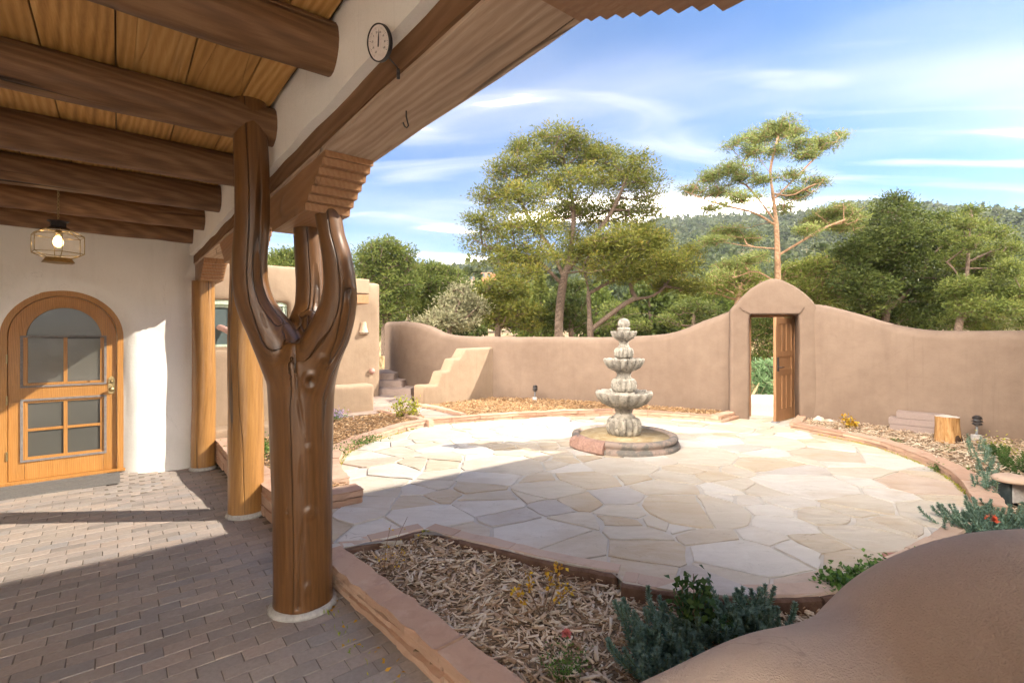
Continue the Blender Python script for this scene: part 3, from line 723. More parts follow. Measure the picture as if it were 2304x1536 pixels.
# ================================================================== STONE COURSES ALONG PATHS
def normals2(P):
    out = []
    for i in range(len(P)):
        t_ = (P[min(i + 1, len(P) - 1)] - P[max(i - 1, 0)]); t_.z = 0; t_.normalize(); out.append(Vector((t_.y, -t_.x, 0)))
    return out
def course(parent, path, off0, off1, z0, z1, mat, lens, seed, gap=0.006, name='stone', wob=0.008, closed=False):
    """stones laid end to end along a path; offsets are to the right of travel"""
    rg = random.Random(seed); P = resample([Vector((p[0], p[1], 0)) for p in path], 0.03); N = normals2(P); step = 0.03; i0 = 0
    while i0 < len(P) - 2:
        L = rg.uniform(*lens); n = max(3, int(L / step)); i1 = min(len(P) - 1, i0 + n)
        if len(P) - 1 - i1 < 3: i1 = len(P) - 1
        idx = list(range(i0, i1 + 1, 3))
        if idx[-1] != i1: idx.append(i1)
        a = off0 + rg.gauss(0, wob * 0.6); b = off1 + rg.gauss(0, wob); h = z1 + rg.gauss(0, 0.003)
        bm = bmesh.new(); rows_ = []
        for q, k in enumerate(idx):
            p = P[k].copy()
            if q == 0: p += (P[min(k + 1, len(P) - 1)] - p).normalized() * gap / 2
            if q == len(idx) - 1: p += (P[k - 1] - P[k]).normalized() * gap / 2
            j = [rg.gauss(0, wob * 0.45) for _ in range(4)]; hz = rg.gauss(0, 0.0022)
            e = 0.012
            rows_.append([bm.verts.new(Vector((*(p + N[k] * (a + j[0])).xy, z0))), bm.verts.new(Vector((*(p + N[k] * (a + j[1])).xy, h - e + hz))), bm.verts.new(Vector((*(p + N[k] * (a + j[1] + e)).xy, h + hz))),
                          bm.verts.new(Vector((*(p + N[k] * (b + j[2] - e)).xy, h + hz))), bm.verts.new(Vector((*(p + N[k] * (b + j[2])).xy, h - e + hz))), bm.verts.new(Vector((*(p + N[k] * (b + j[3])).xy, z0)))])
        for A, B in zip(rows_, rows_[1:]):
            for q in range(6): bm.faces.new((A[q], A[(q + 1) % 6], B[(q + 1) % 6], B[q]))
        bm.faces.new(rows_[0]); bm.faces.new(rows_[-1])
        c = sum((v.co for v in bm.verts), Vector()) / len(bm.verts)
        for v in bm.verts: v.co -= c
        o = from_bm(name, bm, mat); o.location = c; adopt(o, parent)
        i0 = i1
# sandstone curbs round the patio
kl = empty('stone_curb', (*left_kerb[7], PZ), 'low two course pinkish sandstone curb curving round the back of the patio behind the fountain', 'curb')
back_path = list(reversed(left_kerb))       # travel so that the right hand side is ... outwards is set by offsets
course(kl, left_kerb, -0.004, -0.17, PZ - 0.03, PZ + 0.052, M['sandstone'], (0.22, 0.5), 1)
course(kl, left_kerb, 0.006, -0.16, PZ + 0.054, PZ + 0.105, M['sandstone'], (0.28, 0.6), 2)
course(kl, [GG(1618, 951), GG(1660, 941)], -0.14, 0.03, PZ - 0.03, PZ + 0.05, M['sandstone'], (0.3, 0.5), 31)
course(kl, [GG(1615, 951), GG(1656, 940)], -0.15, 0.01, PZ + 0.052, PZ + 0.12, M['sandstone'], (0.3, 0.5), 32)
kr = empty('stone_curb', (*right_kerb[4], PZ), 'low pinkish sandstone curb curving along the right side of the patio near the stump', 'curb')
course(kr, right_kerb, -0.004, -0.15, PZ - 0.03, PZ + 0.050, M['sandstone'], (0.3, 0.6), 3)
course(kr, right_kerb[:-1] + [GG(2200, 1150, PZ + 0.03)], 0.004, -0.17, PZ + 0.052, PZ + 0.10, M['sandstone'], (0.35, 0.7), 4)
course(kr, [GG(1779, 964), GG(1792, 947), GG(1822, 938), GG(1850, 937)], -0.004, 0.14, PZ - 0.03, PZ + 0.05, M['sandstone'], (0.3, 0.5), 33)
course(kr, [GG(1777, 965), GG(1792, 946), GG(1822, 937), GG(1850, 936)], 0.006, 0.15, PZ + 0.052, PZ + 0.105, M['sandstone'], (0.3, 0.5), 34)
ke = empty('patio_edging', (*near_edge[8], PZ), 'flush pinkish stone edging along the near rim of the patio above the wood chip bed', 'edging')
course(ke, near_edge[:10] + [GG(1398, 1306)], -0.0, 0.15, PZ - 0.012, PZ + 0.006, M['edgetop'], (0.35, 0.8), 5, wob=0.006, name='edging_stone')
course(ke, [GG(1392, 1287)] + near_edge[12:] , 0.0, 0.13, PZ - 0.012, PZ + 0.006, M['edgetop'], (0.4, 0.9), 6, wob=0.006, name='edging_stone')
course(ke, [GG(955, 1191), GG(870, 1211), GG(770, 1233)], 0.0, 0.13, PZ - 0.012, PZ + 0.006, M['edgetop'], (0.3, 0.7), 7, wob=0.004, name='edging_stone')
course(ke, near_edge[:10] + [GG(1398, 1308)], -0.035, 0.0, -0.04, PZ - 0.006, M['edgeside'], (0.7, 1.4), 8, wob=0.008, name='edging_face')
course(ke, [GG(1392, 1287)] + near_edge[12:], -0.035, 0.0, -0.04, PZ - 0.006, M['edgeside'], (0.9, 1.6), 9, wob=0.008, name='edging_face')
course(ke, [GG(955, 1191), GG(870, 1211), GG(770, 1233)], -0.03, 0.0, -0.04, PZ - 0.006, M['edgeside'], (0.9, 1.6), 10, wob=0.006, name='edging_face')

# retaining wall between the porch bricks and the near bed
rw = empty('retaining_wall', W(1.15, 1.7, 0), 'low pinkish stone retaining wall with wide cap slabs between porch bricks and wood chip bed', 'retaining wall')
pth = [WW(1.075, 3.47), WW(1.125, 2.9), WW(1.18, 2.2), WW(1.225, 1.6), WW(1.275, 0.7)]
course(rw, pth, 0.004, 0.0 - 0.13, 0.0, 0.050, M['sandstone'], (0.35, 0.7), 11)
course(rw, pth, -0.006, -0.13, 0.052, 0.098, M['sandstone'], (0.4, 0.8), 12)
course(rw, [WW(1.075, 3.47), WW(1.125, 2.9), WW(1.18, 2.2), WW(1.225, 1.6), WW(1.275, 0.7)], 0.012, -0.125, 0.101, PZ + 0.012, M['sandstone'], (0.62, 0.95), 13, wob=0.012)
course(rw, [WW(1.09, 4.32), WW(1.09, 3.47)], -0.0, -0.10, 0.0, PZ + 0.004, M['sandstone'], (0.4, 0.5), 14)
lw = empty('planter_wall', W(1.05, 5.5, 0), 'low stone planter wall running past the two far porch posts to the patio', 'planter wall')
pth = [WW(1.0, 7.46), WW(1.0, 6.0), WW(1.02, 5.2), WW(1.07, 4.34)]
course(lw, pth, -0.004, -0.16, 0.0, 0.098, M['sandstone'], (0.3, 0.6), 15)
course(lw, pth, 0.006, -0.17, 0.101, 0.20, M['sandstone'], (0.3, 0.6), 16)
course(lw, pth, -0.004, -0.17, 0.203, 0.29, M['sandstone'], (0.35, 0.7), 17)
pth = [WW(1.08, 4.31), WW(1.72, 4.31)]
course(lw, pth, 0.002, -0.17, 0.0, 0.21, M['sandstone'], (0.3, 0.5), 18)
course(lw, pth, 0.012, -0.17, 0.213, 0.275, M['sandstone'], (0.5, 0.8), 19)

# ================================================================== BEDS (soil under the chips)
def bed_z(x, y):
    u, v = UV(x, y)
    if x < -0.9 + 0 * y and v > 4.2: return 0.205
    if y > 5.6: return 0.215
    k = max(0, min(1, (y - 2.9) / 2.7)); return 0.055 + 0.155 * k
def sheet(name, poly, parent=None):
    """bed surface: fine grid clipped to a polygon"""
    xs = [p[0] for p in poly]; ys = [p[1] for p in poly]; st = 0.1; V, F, idx = [], [], {}
    for i in range(int(min(xs) / st) - 1, int(max(xs) / st) + 2):
        for j in range(int(min(ys) / st) - 1, int(max(ys) / st) + 2):
            cx2, cy2 = (i + 0.5) * st, (j + 0.5) * st
            if not pt_in(poly, cx2, cy2): continue
            f = []
            for a, b in ((i, j), (i + 1, j), (i + 1, j + 1), (i, j + 1)):
                if (a, b) not in idx:
                    idx[(a, b)] = len(V); x, y = a * st, b * st; V.append((x, y, bed_z(x, y) + 0.012 * fbm((x * 3, y * 3, 0), 3)))
                f.append(idx[(a, b)])
            F.append(f)
    me = bpy.data.meshes.new(name); me.from_pydata(V, [], F); return tag(link(name, me, M['mulch'], parent), kind='structure')
def out_off(path, d):
    P = [Vector((p[0], p[1], 0)) for p in path]; N = normals2(P); return [((p + n * d).x, (p + n * d).y) for p, n in zip(P, N)]
bed_near = [WW(1.2, 3.47)] + [GG(770, 1236), GG(870, 1214), GG(955, 1193)] + [tuple(q) for q in reversed(out_off(near_edge, -0.0))][1:] + [GG(2200, 1160)] + [tuple(q) for q in reversed(out_off(right_kerb, -0.10))] + [GG(1850, 940), (5.3, 8.25), (6.2, 7.3), (7.6, 5.9), (9.0, 4.5), (3.2, 0.9), (1.4, 0.9), (0.5, 0.95), (-0.1, 1.0)] + [WW(1.27, 1.6), WW(1.22, 2.4)]
sheet('flower_bed', bed_near)
bed_left = [WW(1.1, 4.40), WW(1.75, 4.40)] + out_off(left_kerb[:8], -0.08) + [GG(935, 925, 0.21), GG(850, 925, 0.21), (-2.45, 8.95), WW(2.0, 8.2), WW(1.1, 7.8)]
sheet('flower_bed', bed_left)
bed_back = out_off(left_kerb[8:], -0.08) + [(3.95, 9.2), (2.7, 9.95), (1.4, 10.7), (-0.5, 11.3), (-1.4, 10.9), GG(935, 914, 0.21), GG(1000, 928, 0.21)]
sheet('flower_bed', bed_back)
# stone path to the side stairs
pathp = [GG(1040, 938, 0.2), GG(960, 951, 0.2), GG(905, 932, 0.2), GG(840, 932, 0.2), GG(740, 940, 0.2), (-5.6, 9.2), (-4.2, 13.4), (-2.6, 12.9), GG(925, 900, 0.2), GG(940, 912, 0.2), GG(1000, 925, 0.2)]
path_o = empty('path', (*pathp[3], 0.2), kind='structure')
prism('path_bed', pathp, -0.05, 0.203, M['mortar'], path_o)
rg = random.Random(5); ps = []
for _ in range(4000):
    x, y = rg.uniform(-4.5, -0.6), rg.uniform(7.8, 13)
    if pt_in(pathp, x, y) and all((x - a) ** 2 + (y - b) ** 2 > 0.42 ** 2 for a, b in ps): ps.append((x, y))
for i, (x, y) in enumerate(ps):
    cell = [(x - .6, y - .6), (x + .6, y - .6), (x + .6, y + .6), (x - .6, y + .6)]
    for j, (a, b) in enumerate(ps):
        if j != i and (a - x) ** 2 + (b - y) ** 2 < 2:
            dx, dy = a - x, b - y; L = math.hypot(dx, dy); cell = clip_half(cell, dx / L, dy / L, (dx * x + dy * y) / L + L / 2 - 0.012)
    sub = pathp[:]
    if area(cell) < 0: cell = cell[::-1]
    for a, b in zip(cell, cell[1:] + cell[:1]):
        L = math.hypot(b[0] - a[0], b[1] - a[1]) + 1e-9; nx, ny = (b[1] - a[1]) / L, -(b[0] - a[0]) / L; sub = clip_half(sub, nx, ny, nx * a[0] + ny * a[1])
        if len(sub) < 3: break
    if len(sub) >= 3 and abs(area(sub)) > 0.01: prism('paving_stone', sub, 0.15, 0.212 + rg.gauss(0, 0.001), M['pathstone'], path_o)
# curb stones beside the path opening
kp = empty('path_curb', (*GG(1000, 920, 0.22), 0.2), 'thin brown stone curb edging the back bed beside the side path', 'curb')
course(kp, [GG(1045, 936, 0.22), GG(985, 920, 0.22), GG(938, 912, 0.22)], -0.05, 0.06, 0.15, 0.265, M['sandstone'], (0.3, 0.6), 20)
course(kp, [GG(972, 950, 0.22), GG(915, 938, 0.22), GG(860, 926, 0.22)], -0.06, 0.05, 0.15, 0.262, M['sandstone'], (0.3, 0.6), 21)

# ================================================================== FRONT WALL OF THE HOUSE WITH THE ARCHED DOOR
DV = 7.70
def uz(px, py, v=DV):
    r = (px - CX) / FPX; Y = v / (-ST * r + CT); return CT * r * Y + ST * Y, EYE - (py - HY) / FPX * Y
DC, DR, DSP = -0.475, 0.515, 1.62      # door centre, half width, spring height
def arch(rx, zs, n=24, z0=0.0, c=DC, rz=None):
    rz = rz or rx
    P = [(c + rx, z0)] + [(c + rx * math.cos(math.pi * i / n), zs + rz * math.sin(math.pi * i / n)) for i in range(n + 1)] + [(c - rx, z0)]
    return P
front = empty('white_front_wall', W(0, 7.6, 0), 'white plastered house wall under the porch with a rounded recess round its arched wooden door', 'wall')
V, F = [], []
base = []
for i in range(13): base.append((DC + DR, -0.1 + (DSP + 0.1) * i / 12, 1, 0))
for i in range(1, 32): th = math.pi * i / 32; base.append((DC + DR * math.cos(th), DSP + DR * math.sin(th), math.cos(th), math.sin(th)))
for i in range(13): base.append((DC - DR, DSP * (1 - i / 12), -1, 0))
ds = [-0.06, -0.02, 0.0, 0.012, 0.03, 0.05, 0.075, 0.10, 0.13, 0.16, 0.19, 0.22, 0.25, 0.31, 0.38, 0.46, 0.56, 0.68, 0.85, 1.1, 1.5, 2.2]
def wall_v(d):
    if d < 0: return 7.72
    k = max(0.0, 1 - d / 0.16); return 7.58 + 0.075 * k ** 1.6
for (u, z, nx, nz) in base:
    for d in ds:
        uu, zz = u + nx * d, z + nz * d
        uu = min(uu, 0.80 + 0.0 * d); zz = min(zz, 3.3)
        v = wall_v(d) + (0.018 * fbm((uu * 1.7, zz * 1.7, 5), 3) if d > 0.02 else 0)
        if uu > 0.62: v += ((uu - 0.62) / 0.18) ** 2 * 0.10
        V.append(tuple(W(uu, v, zz)))
K = len(ds)
for i in range(len(base) - 1):
    for j in range(K - 1): F.append((i * K + j, i * K + j + 1, (i + 1) * K + j + 1, (i + 1) * K + j))
me = bpy.data.meshes.new('plaster_face'); me.from_pydata(V, [], F); link('plaster_face', me, M['white'], front)
# body of the wall: end face, upper part and everything behind
bm = bmesh.new(); box_bm(bm, (0.10, 7.82, -0.1), (0.795, 8.1, 3.3), PORCH); box_bm(bm, (-4.5, 7.82, 2.2), (0.795, 8.1, 3.3), PORCH); box_bm(bm, (-4.5, 7.5, 0), (-2.2, 8.1, 3.3), PORCH)
box_bm(bm, (0.755, 7.66, 0), (0.80, 7.84, 3.3), PORCH)
from_bm('wall_body', bm, M['white'], front)

door = empty('door', W(DC, DV, 0)); adopt(door, front)
def uv_poly(name, pts, v0, v1, mat, parent, bev=0.0):
    """extrude a (u,z) outline between v0 (front) and v1 (back); local axes follow the porch so grain runs up"""
    bm = bmesh.new(); vs = [bm.verts.new((p[0] - DC, v0 - DV, p[1])) for p in pts]; f = bm.faces.new(vs)
    r = bmesh.ops.extrude_face_region(bm, geom=[f])
    for q in r['geom']:
        if isinstance(q, bmesh.types.BMVert): q.co.y = v1 - DV
    if bev:
        es = [e for e in bm.edges if all(abs(q.co.y - (v0 - DV)) < 1e-5 for q in e.verts)]
        bmesh.ops.bevel(bm, geom=es, offset=bev, segments=2, affect='EDGES')
    o = from_bm(name, bm, mat); adopt_xf(o, Matrix.Translation(W(DC, DV, 0)) @ PORCH, parent); return o
def ring_poly(name, outer, inner, v0, v1, mat, parent, bev=0.004):
    """frame between two outlines of the same point count"""
    bm = bmesh.new(); L = []
    for pts, v in ((outer, v0), (inner, v0), (inner, v1), (outer, v1)): L.append([bm.verts.new((p[0] - DC, v - DV, p[1])) for p in pts])
    n = len(outer)
    for a in range(4):
        A, B = L[a], L[(a + 1) % 4]
        for i in range(n): bm.faces.new((A[i], A[(i + 1) % n], B[(i + 1) % n], B[i]))
    if bev:
        es = [e for e in bm.edges if all(abs(q.co.y - (v0 - DV)) < 1e-5 for q in e.verts) and e.calc_face_angle(0) > 0.7]
        bmesh.ops.bevel(bm, geom=es, offset=bev, segments=2, affect='EDGES')
    o = from_bm(name, bm, mat); adopt_xf(o, Matrix.Translation(W(DC, DV, 0)) @ PORCH, parent); return o
ring_poly('door_frame', arch(DR + 0.03, DSP), arch(DR - 0.045, DSP), DV - 0.055, DV + 0.06, M['doorwood'], door)
# leaf: stiles, rails and arched head, built round two openings
lr = DR - 0.050
UO = dict(l=DC - 0.335, r=DC + 0.335)
z_ub, z_ut, z_lb, z_lt = uz(140, 862)[1], uz(140, 758)[1], uz(140, 1023)[1], uz(140, 898)[1]
ring_poly('arched_rail', arch(lr, DSP, z0=z_ub + 0.0), arch(0.335, DSP - 0.02, z0=z_ub, rz=0.365), DV - 0.02, DV + 0.03, M['doorwood'], door)
uv_poly('middle_rail', [(DC - lr, z_lt), (DC + lr, z_lt), (DC + lr, z_ub), (DC - lr, z_ub)], DV - 0.0201, DV + 0.03, M['doorwood'], door, 0.002)
uv_poly('bottom_rail', [(DC - 0.335, 0.035), (DC + 0.335, 0.035), (DC + 0.335, z_lb), (DC - 0.335, z_lb)], DV - 0.0196, DV + 0.03, M['doorwood'], door, 0.002)
for s in (-1, 1):
    a, b = sorted((DC + s * 0.337, DC + s * lr)); uv_poly('stile', [(a, 0.035), (b, 0.035), (b, z_lt - 0.001), (a, z_lt - 0.001)], DV - 0.0198, DV + 0.03, M['doorwood'], door, 0.002)
uv_poly('sill', [(DC - DR - 0.03, 0.0), (DC + DR + 0.03, 0.0), (DC + DR + 0.03, 0.033), (DC - DR - 0.03, 0.033)], DV - 0.075, DV + 0.06, M['doorwood'], door, 0.004)
# panes
uv_poly('pane', arch(0.345, DSP - 0.02, z0=z_ut, rz=0.375), DV + 0.004, DV + 0.009, M['glass'], door)
mu = DC + 0.002
for a, b in ((DC - 0.34, mu), (mu, DC + 0.34)):
    uv_poly('pane', [(a, z_ub - 0.01), (b - 0.001, z_ub - 0.01), (b - 0.001, z_ut - 0.001), (a, z_ut - 0.001)], DV + 0.004, DV + 0.009, M['glass'], door)
zm = (z_lb + z_lt) / 2
for a, b in ((DC - 0.34, mu), (mu, DC + 0.34)):
    for c_, d_ in ((z_lb - 0.01, zm), (zm, z_lt + 0.01)):
        uv_poly('pane', [(a, c_), (b - 0.001, c_), (b - 0.001, d_ - 0.001), (a, d_ - 0.001)], DV + 0.004, DV + 0.009, M['glass'], door)
def bar(name, a, b, c_, d_, v0, v1, mat): return uv_poly(name, [(a, c_), (b, c_), (b, d_), (a, d_)], v0, v1, mat, door, 0.002)
bar('muntin', mu - 0.017, mu + 0.017, z_ub, z_ut - 0.004, DV - 0.012, DV + 0.003, M['doorwood'])
bar('muntin', mu - 0.017, mu + 0.017, z_lb, z_lt, DV - 0.012, DV + 0.003, M['doorwood'])
bar('muntin', DC - 0.335, mu - 0.018, zm - 0.015, zm + 0.015, DV - 0.0122, DV + 0.003, M['doorwood'])
bar('muntin', mu + 0.018, DC + 0.335, zm - 0.015, zm + 0.015, DV - 0.0122, DV + 0.003, M['doorwood'])
def rect(l, r, b, t_): return [(l, b), (r, b), (r, t_), (l, t_)]
ring_poly('molding', rect(DC - 0.335, DC + 0.335, z_ub, z_ut), rect(DC - 0.312, DC + 0.312, z_ub + 0.018, z_ut - 0.003), DV - 0.014, DV + 0.003, M['doorwood'], door, 0.0)
ring_poly('molding', rect(DC - 0.335, DC + 0.335, z_lb, z_lt), rect(DC - 0.312, DC + 0.312, z_lb + 0.02, z_lt - 0.02), DV - 0.014, DV + 0.003, M['doorwood'], door, 0.0)
ring_poly('arched_molding', arch(0.352, DSP - 0.02, z0=z_ut, rz=0.382), arch(0.325, DSP - 0.02, z0=z_ut + 0.004, rz=0.355), DV - 0.03, DV - 0.012, M['doorwood'], door, 0.002)
ring_poly('screen_frame', rect(DC - 0.37, DC + 0.37, z_ub - 0.03, z_ut + 0.015), rect(DC - 0.347, DC + 0.347, z_ub - 0.010, z_ut - 0.004), DV - 0.032, DV - 0.019, M['screenframe'], door, 0.0)
ring_poly('screen_frame', rect(DC - 0.37, DC + 0.37, z_lb - 0.03, z_lt + 0.028), rect(DC - 0.347, DC + 0.347, z_lb - 0.008, z_lt + 0.006), DV - 0.032, DV - 0.019, M['screenframe'], door, 0.0)
# lock plate, cylinder, knob
hu, hz = uz(251, 866)
uv_poly('lock_plate', [(hu - 0.030, hz - 0.085), (hu - 0.022, hz - 0.10), (hu + 0.022, hz - 0.10), (hu + 0.030, hz - 0.085), (hu + 0.030, hz + 0.085), (hu + 0.018, hz + 0.095), (hu + 0.008, hz + 0.108), (hu - 0.008, hz + 0.108), (hu - 0.018, hz + 0.095), (hu - 0.030, hz + 0.085)], DV - 0.030, DV - 0.019, M['brass'], door, 0.003)
PD = Matrix.Translation(W(hu, DV - 0.03, 0)) @ PORCH @ Matrix.Rotation(rad(90), 4, 'X')
def knob(z, prof, name):
    o = lathe(name, prof, M['brass'], None, (0, 0, 0), 20); adopt_xf(o, Matrix.Translation(W(hu, DV - 0.03, z)) @ PORCH @ Matrix.Rotation(rad(90), 4, 'X'), door)
knob(hz + 0.045, [(0.018, 0), (0.019, 0.008), (0.012, 0.012), (0.010, 0.018), (0.004, 0.019)], 'keyhole_cylinder')
knob(hz - 0.045, [(0.017, 0), (0.010, 0.008), (0.009, 0.025), (0.022, 0.034), (0.028, 0.046), (0.024, 0.060), (0.010, 0.066)], 'knob')
for z in (1.38, 0.93, 0.32):
    t1 = tube('hinge', [W(DC - DR + 0.045, DV - 0.06, z - 0.05), W(DC - DR + 0.045, DV - 0.06, z + 0.05)], 0.009, M['brass'], door, 10)

# door mat
mo = empty('door_mat', W(-0.45, 7.2, 0), 'worn grey ribbed rubber mat on the bricks in front of the arched door', 'mat')
bm = bmesh.new(); box_bm(bm, (-1.35, 7.02, 0.002), (0.02, 7.52, 0.012), PORCH); from_bm('backing', bm, M['mat'], mo)
bm = bmesh.new(); rg = random.Random(3)
for i in range(34):
    v = 7.028 + i * 0.0145
    for j in range(1):
        box_bm(bm, (-1.34 + rg.uniform(-.01, .01), v, 0.011), (0.012 + rg.uniform(-.012, .008), v + 0.0105, 0.019 + rg.uniform(-0.002, 0.003)), PORCH)
tag(from_bm('rib', bm, M['mat'], mo), kind='stuff')

# ================================================================== PORCH ROOF
roof = empty('porch_roof', W(0.2, 3.5, 2.6), 'low porch roof of dark log rafters carrying golden rough sawn boards', 'roof')
ZC = 2.985
u = 0.70; rg = random.Random(8); i = 0
while u > -2.6:
    w = rg.uniform(0.255, 0.29) if i else 0.16
    # boards are butt jointed over a rafter
    j = rg.choice([2.17, 3.2, 4.2, 5.2])
    for (a, b) in ((-1.2, j - 0.002), (j + 0.002, 7.56)):
        box('ceiling_board', (u - w + 0.007, a, ZC), (u, b, ZC + 0.035 + rg.uniform(-0.003, 0.003)), M['board'], roof, bevel=0.0)
    u -= w; i += 1
vv = [-0.75, 0.2, 1.2, 2.17, 3.2, 4.2, 5.2, 6.24, 7.27]
for i, v in enumerate(vv):
    r0 = 0.112 + rg.uniform(-0.006, 0.01); r1 = r0 + rg.uniform(-0.012, 0.008); n = 26
    zc = ZC - 0.098
    P = [W(0.90 - 3.5 * k / n, v + 0.016 * fbm((k * 0.16, i, 0), 2), zc - 0.006 + 0.012 * fbm((k * 0.14, i, 7), 2)) for k in range(n + 1)]
    R = [r0 + (r1 - r0) * k / n + 0.006 * fbm((k * 0.3, i, 3), 2) for k in range(n + 1)]
    tube('viga', P, R, M['viga'], roof, 20, wob=0.05, seed=i * 3.3)
# main beam, plastered band above and the outer parapet
BI, BO, BZ = 0.78, 1.05, 2.552
def rough_beam(name, u0, u1, v0, v1, z0, z1, mat, parent, nv=90, amp=0.006, seed=0):
    bm = bmesh.new(); rings = []
    sec = [(u0, z0), (u0 + (u1 - u0) * .33, z0), (u0 + (u1 - u0) * .66, z0), (u1, z0), (u1, (z0 + z1) / 2), (u1, z1), ((u0 + u1) / 2, z1), (u0, z1), (u0, (z0 + z1) / 2)]
    for i in range(nv + 1):
        v = v0 + (v1 - v0) * i / nv
        rings.append([bm.verts.new((a + amp * fbm((a * 3, v * 2.2, b * 3 + seed), 3), v, b + amp * fbm((a * 3 + 9, v * 2.6, b * 3 + seed), 3))) for a, b in sec])
    k = len(sec)
    for A, B in zip(rings, rings[1:]):
        for q in range(k): bm.faces.new((A[q], A[(q + 1) % k], B[(q + 1) % k], B[q]))
    bm.faces.new(rings[0]); bm.faces.new(rings[-1])
    o = from_bm(name, bm, mat); adopt_xf(o, PORCH, parent); autosmooth(o, 35); return o
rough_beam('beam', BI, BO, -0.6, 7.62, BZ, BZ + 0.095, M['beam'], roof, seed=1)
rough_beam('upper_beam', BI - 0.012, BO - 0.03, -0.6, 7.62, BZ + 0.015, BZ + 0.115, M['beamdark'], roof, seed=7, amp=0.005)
rough_beam('plaster_band', BI - 0.055, BO - 0.06, -0.6, 7.58, BZ + 0.112, 3.02, M['white'], roof, seed=4, amp=0.010)
bm = bmesh.new(); box_bm(bm, (BI - 0.02, -0.6, 3.025), (BO - 0.02, 7.9, 3.40), PORCH); box_bm(bm, (BO - 0.055, -0.6, BZ + 0.12), (BO - 0.02, 7.9, 3.024), PORCH); from_bm('parapet', bm, M['adobe_tan'], roof)
bm = bmesh.new(); box_bm(bm, (-3.4, -1.4, 3.06), (BI, 8.0, 3.2), PORCH); from_bm('roof_deck', bm, M['adobe_tan'], roof)

# carved stepped corbels
def corbel(vc, half_top, n, dv, dz, ends, parent, lip=0.030):
    """profile in the v,z plane with saw tooth ends; ends: -1 near, +1 far"""
    z_top = BZ - 0.001; pts = []
    def side(sgn):
        out = [(vc + sgn * half_top, z_top)]
        v, z = vc + sgn * half_top, z_top
        z -= lip; out.append((v, z))
        for i in range(n):
            out.append((v - sgn * (dv * 0.62), z + dz * 0.16)); v -= sgn * dv; out.append((v + sgn * dv * 0.22, z - dz * 0.84)) ; z -= dz
        out[-1] = (out[-1][0], z)
        return out
    near = side(-1) if -1 in ends else [(vc - half_top, z_top), (vc - half_top, z_top - 0.03 - n * dz)]
    far = side(1) if 1 in ends else [(vc + half_top, z_top), (vc + half_top, z_top - 0.03 - n * dz)]
    prof = near + far[::-1]
    bm = bmesh.new(); u0, u1 = BI + 0.012, BO - 0.012
    A = [bm.verts.new((u0, v, z)) for v, z in prof]; B = [bm.verts.new((u1, v, z)) for v, z in prof]; k = len(prof)
    for q in range(k): bm.faces.new((A[q], A[(q + 1) % k], B[(q + 1) % k], B[q]))
    bm.faces.new(A); bm.faces.new(B)
    o = from_bm('corbel', bm, M['corbel']); adopt_xf(o, PORCH, parent); return o
corbel(3.16, 0.70, 6, 0.058, 0.033, (-1, 1), roof)
corbel(5.12, 0.52, 6, 0.045, 0.033, (-1, 1), roof)
corbel(7.46, 0.66, 6, 0.052, 0.033, (-1,), roof)
corbel(0.20, 0.79, 8, 0.055, 0.0235, (1,), roof, 0.006)

# ================================================================== POSTS
def log_post(u, v, r, ztop, seed, label, prof):
    o = empty('log_post', W(u, v, 0), label, 'post', 'varnished log posts of the porch')
    n = 40; P, R = [], []; fz0 = floor_z(u - 0.1, v)
    for i in range(n + 1):
        z = 0.02 + (ztop - 0.02) * i / n; P.append(W(u + 0.02 * fbm((z * 0.5, seed, 0), 2) + prof(z), v + 0.02 * fbm((z * 0.5, seed, 5), 2), z + fz0 * (1 - z / ztop)))
        R.append(r * (1 + 0.07 * (1 - z / ztop)) * (1 + 0.04 * fbm((z * 1.6, seed, 9), 2)))
    lg = tube('log', P, R, M['post_sunlit'], o, 40, wob=0.045, seed=seed)
    # concrete collar poured round the foot
    V, F = [], []
    rr = R[0]; k = 28
    prof2 = [(rr + 0.022, 0.0), (rr + 0.014, 0.020), (rr + 0.005, 0.038), (rr - 0.01, 0.042)]
    lathe('concrete_collar', prof2, M['concrete'], o, W(u, v, fz0), k)
    return o
log_post(0.925, 5.09, 0.142, 2.37, 2.0, 'straight honey coloured log post standing between the forked post and the far wall', lambda z: 0)
log_post(0.86, 7.46, 0.128, 2.33, 5.0, 'farthest straight log post standing against the corner of the white wall', lambda z: 0)

# forked tree trunk post
fp = empty('forked_post', W(0.90, 3.18, 0), 'thick varnished tree trunk post that forks into three curved limbs under the porch beam', 'post', 'varnished log posts of the porch')
def at_y(px, py, Y): return AT(px, py, Y)
Y0 = 3.04
trunk_px = [(683, 1385, 66), (682, 1300, 62), (681, 1180, 62), (680, 1060, 64), (680, 960, 67), (680, 880, 70), (683, 820, 76), (683, 770, 62)]
limbs = {
 'left': [(672, 860, 62, 3.02), (640, 800, 58, 3.0), (606, 740, 50, 2.97), (578, 690, 44, 2.94), (565, 640, 40, 2.92), (563, 580, 39, 2.90), (567, 500, 38, 2.88), (567, 400, 38, 2.87), (564, 300, 37.5, 2.865), (562, 190, 37, 2.865)],
 'right': [(690, 860, 62, 3.02), (715, 800, 56, 2.98), (742, 745, 50, 2.94), (760, 690, 42, 2.90), (765, 640, 37, 2.87), (759, 580, 34, 2.845), (747, 530, 31, 2.83), (737, 470, 31, 2.82)],
 'back': [(686, 840, 60, 3.06), (686, 780, 50, 3.10), (690, 730, 42, 3.14), (697, 690, 34, 3.17), (699, 640, 33, 3.18), (696, 580, 33, 3.18), (692, 500, 33, 3.17)],
}
chains = [[(AT(x, y, Y0), r / FPX * Y0) for x, y, r in trunk_px]]
for k_, L in limbs.items(): chains.append([(AT(x, y, Yd), r / FPX * Yd * (1.0 if i < 1 else 0.93)) for i, (x, y, r, Yd) in enumerate(L)])
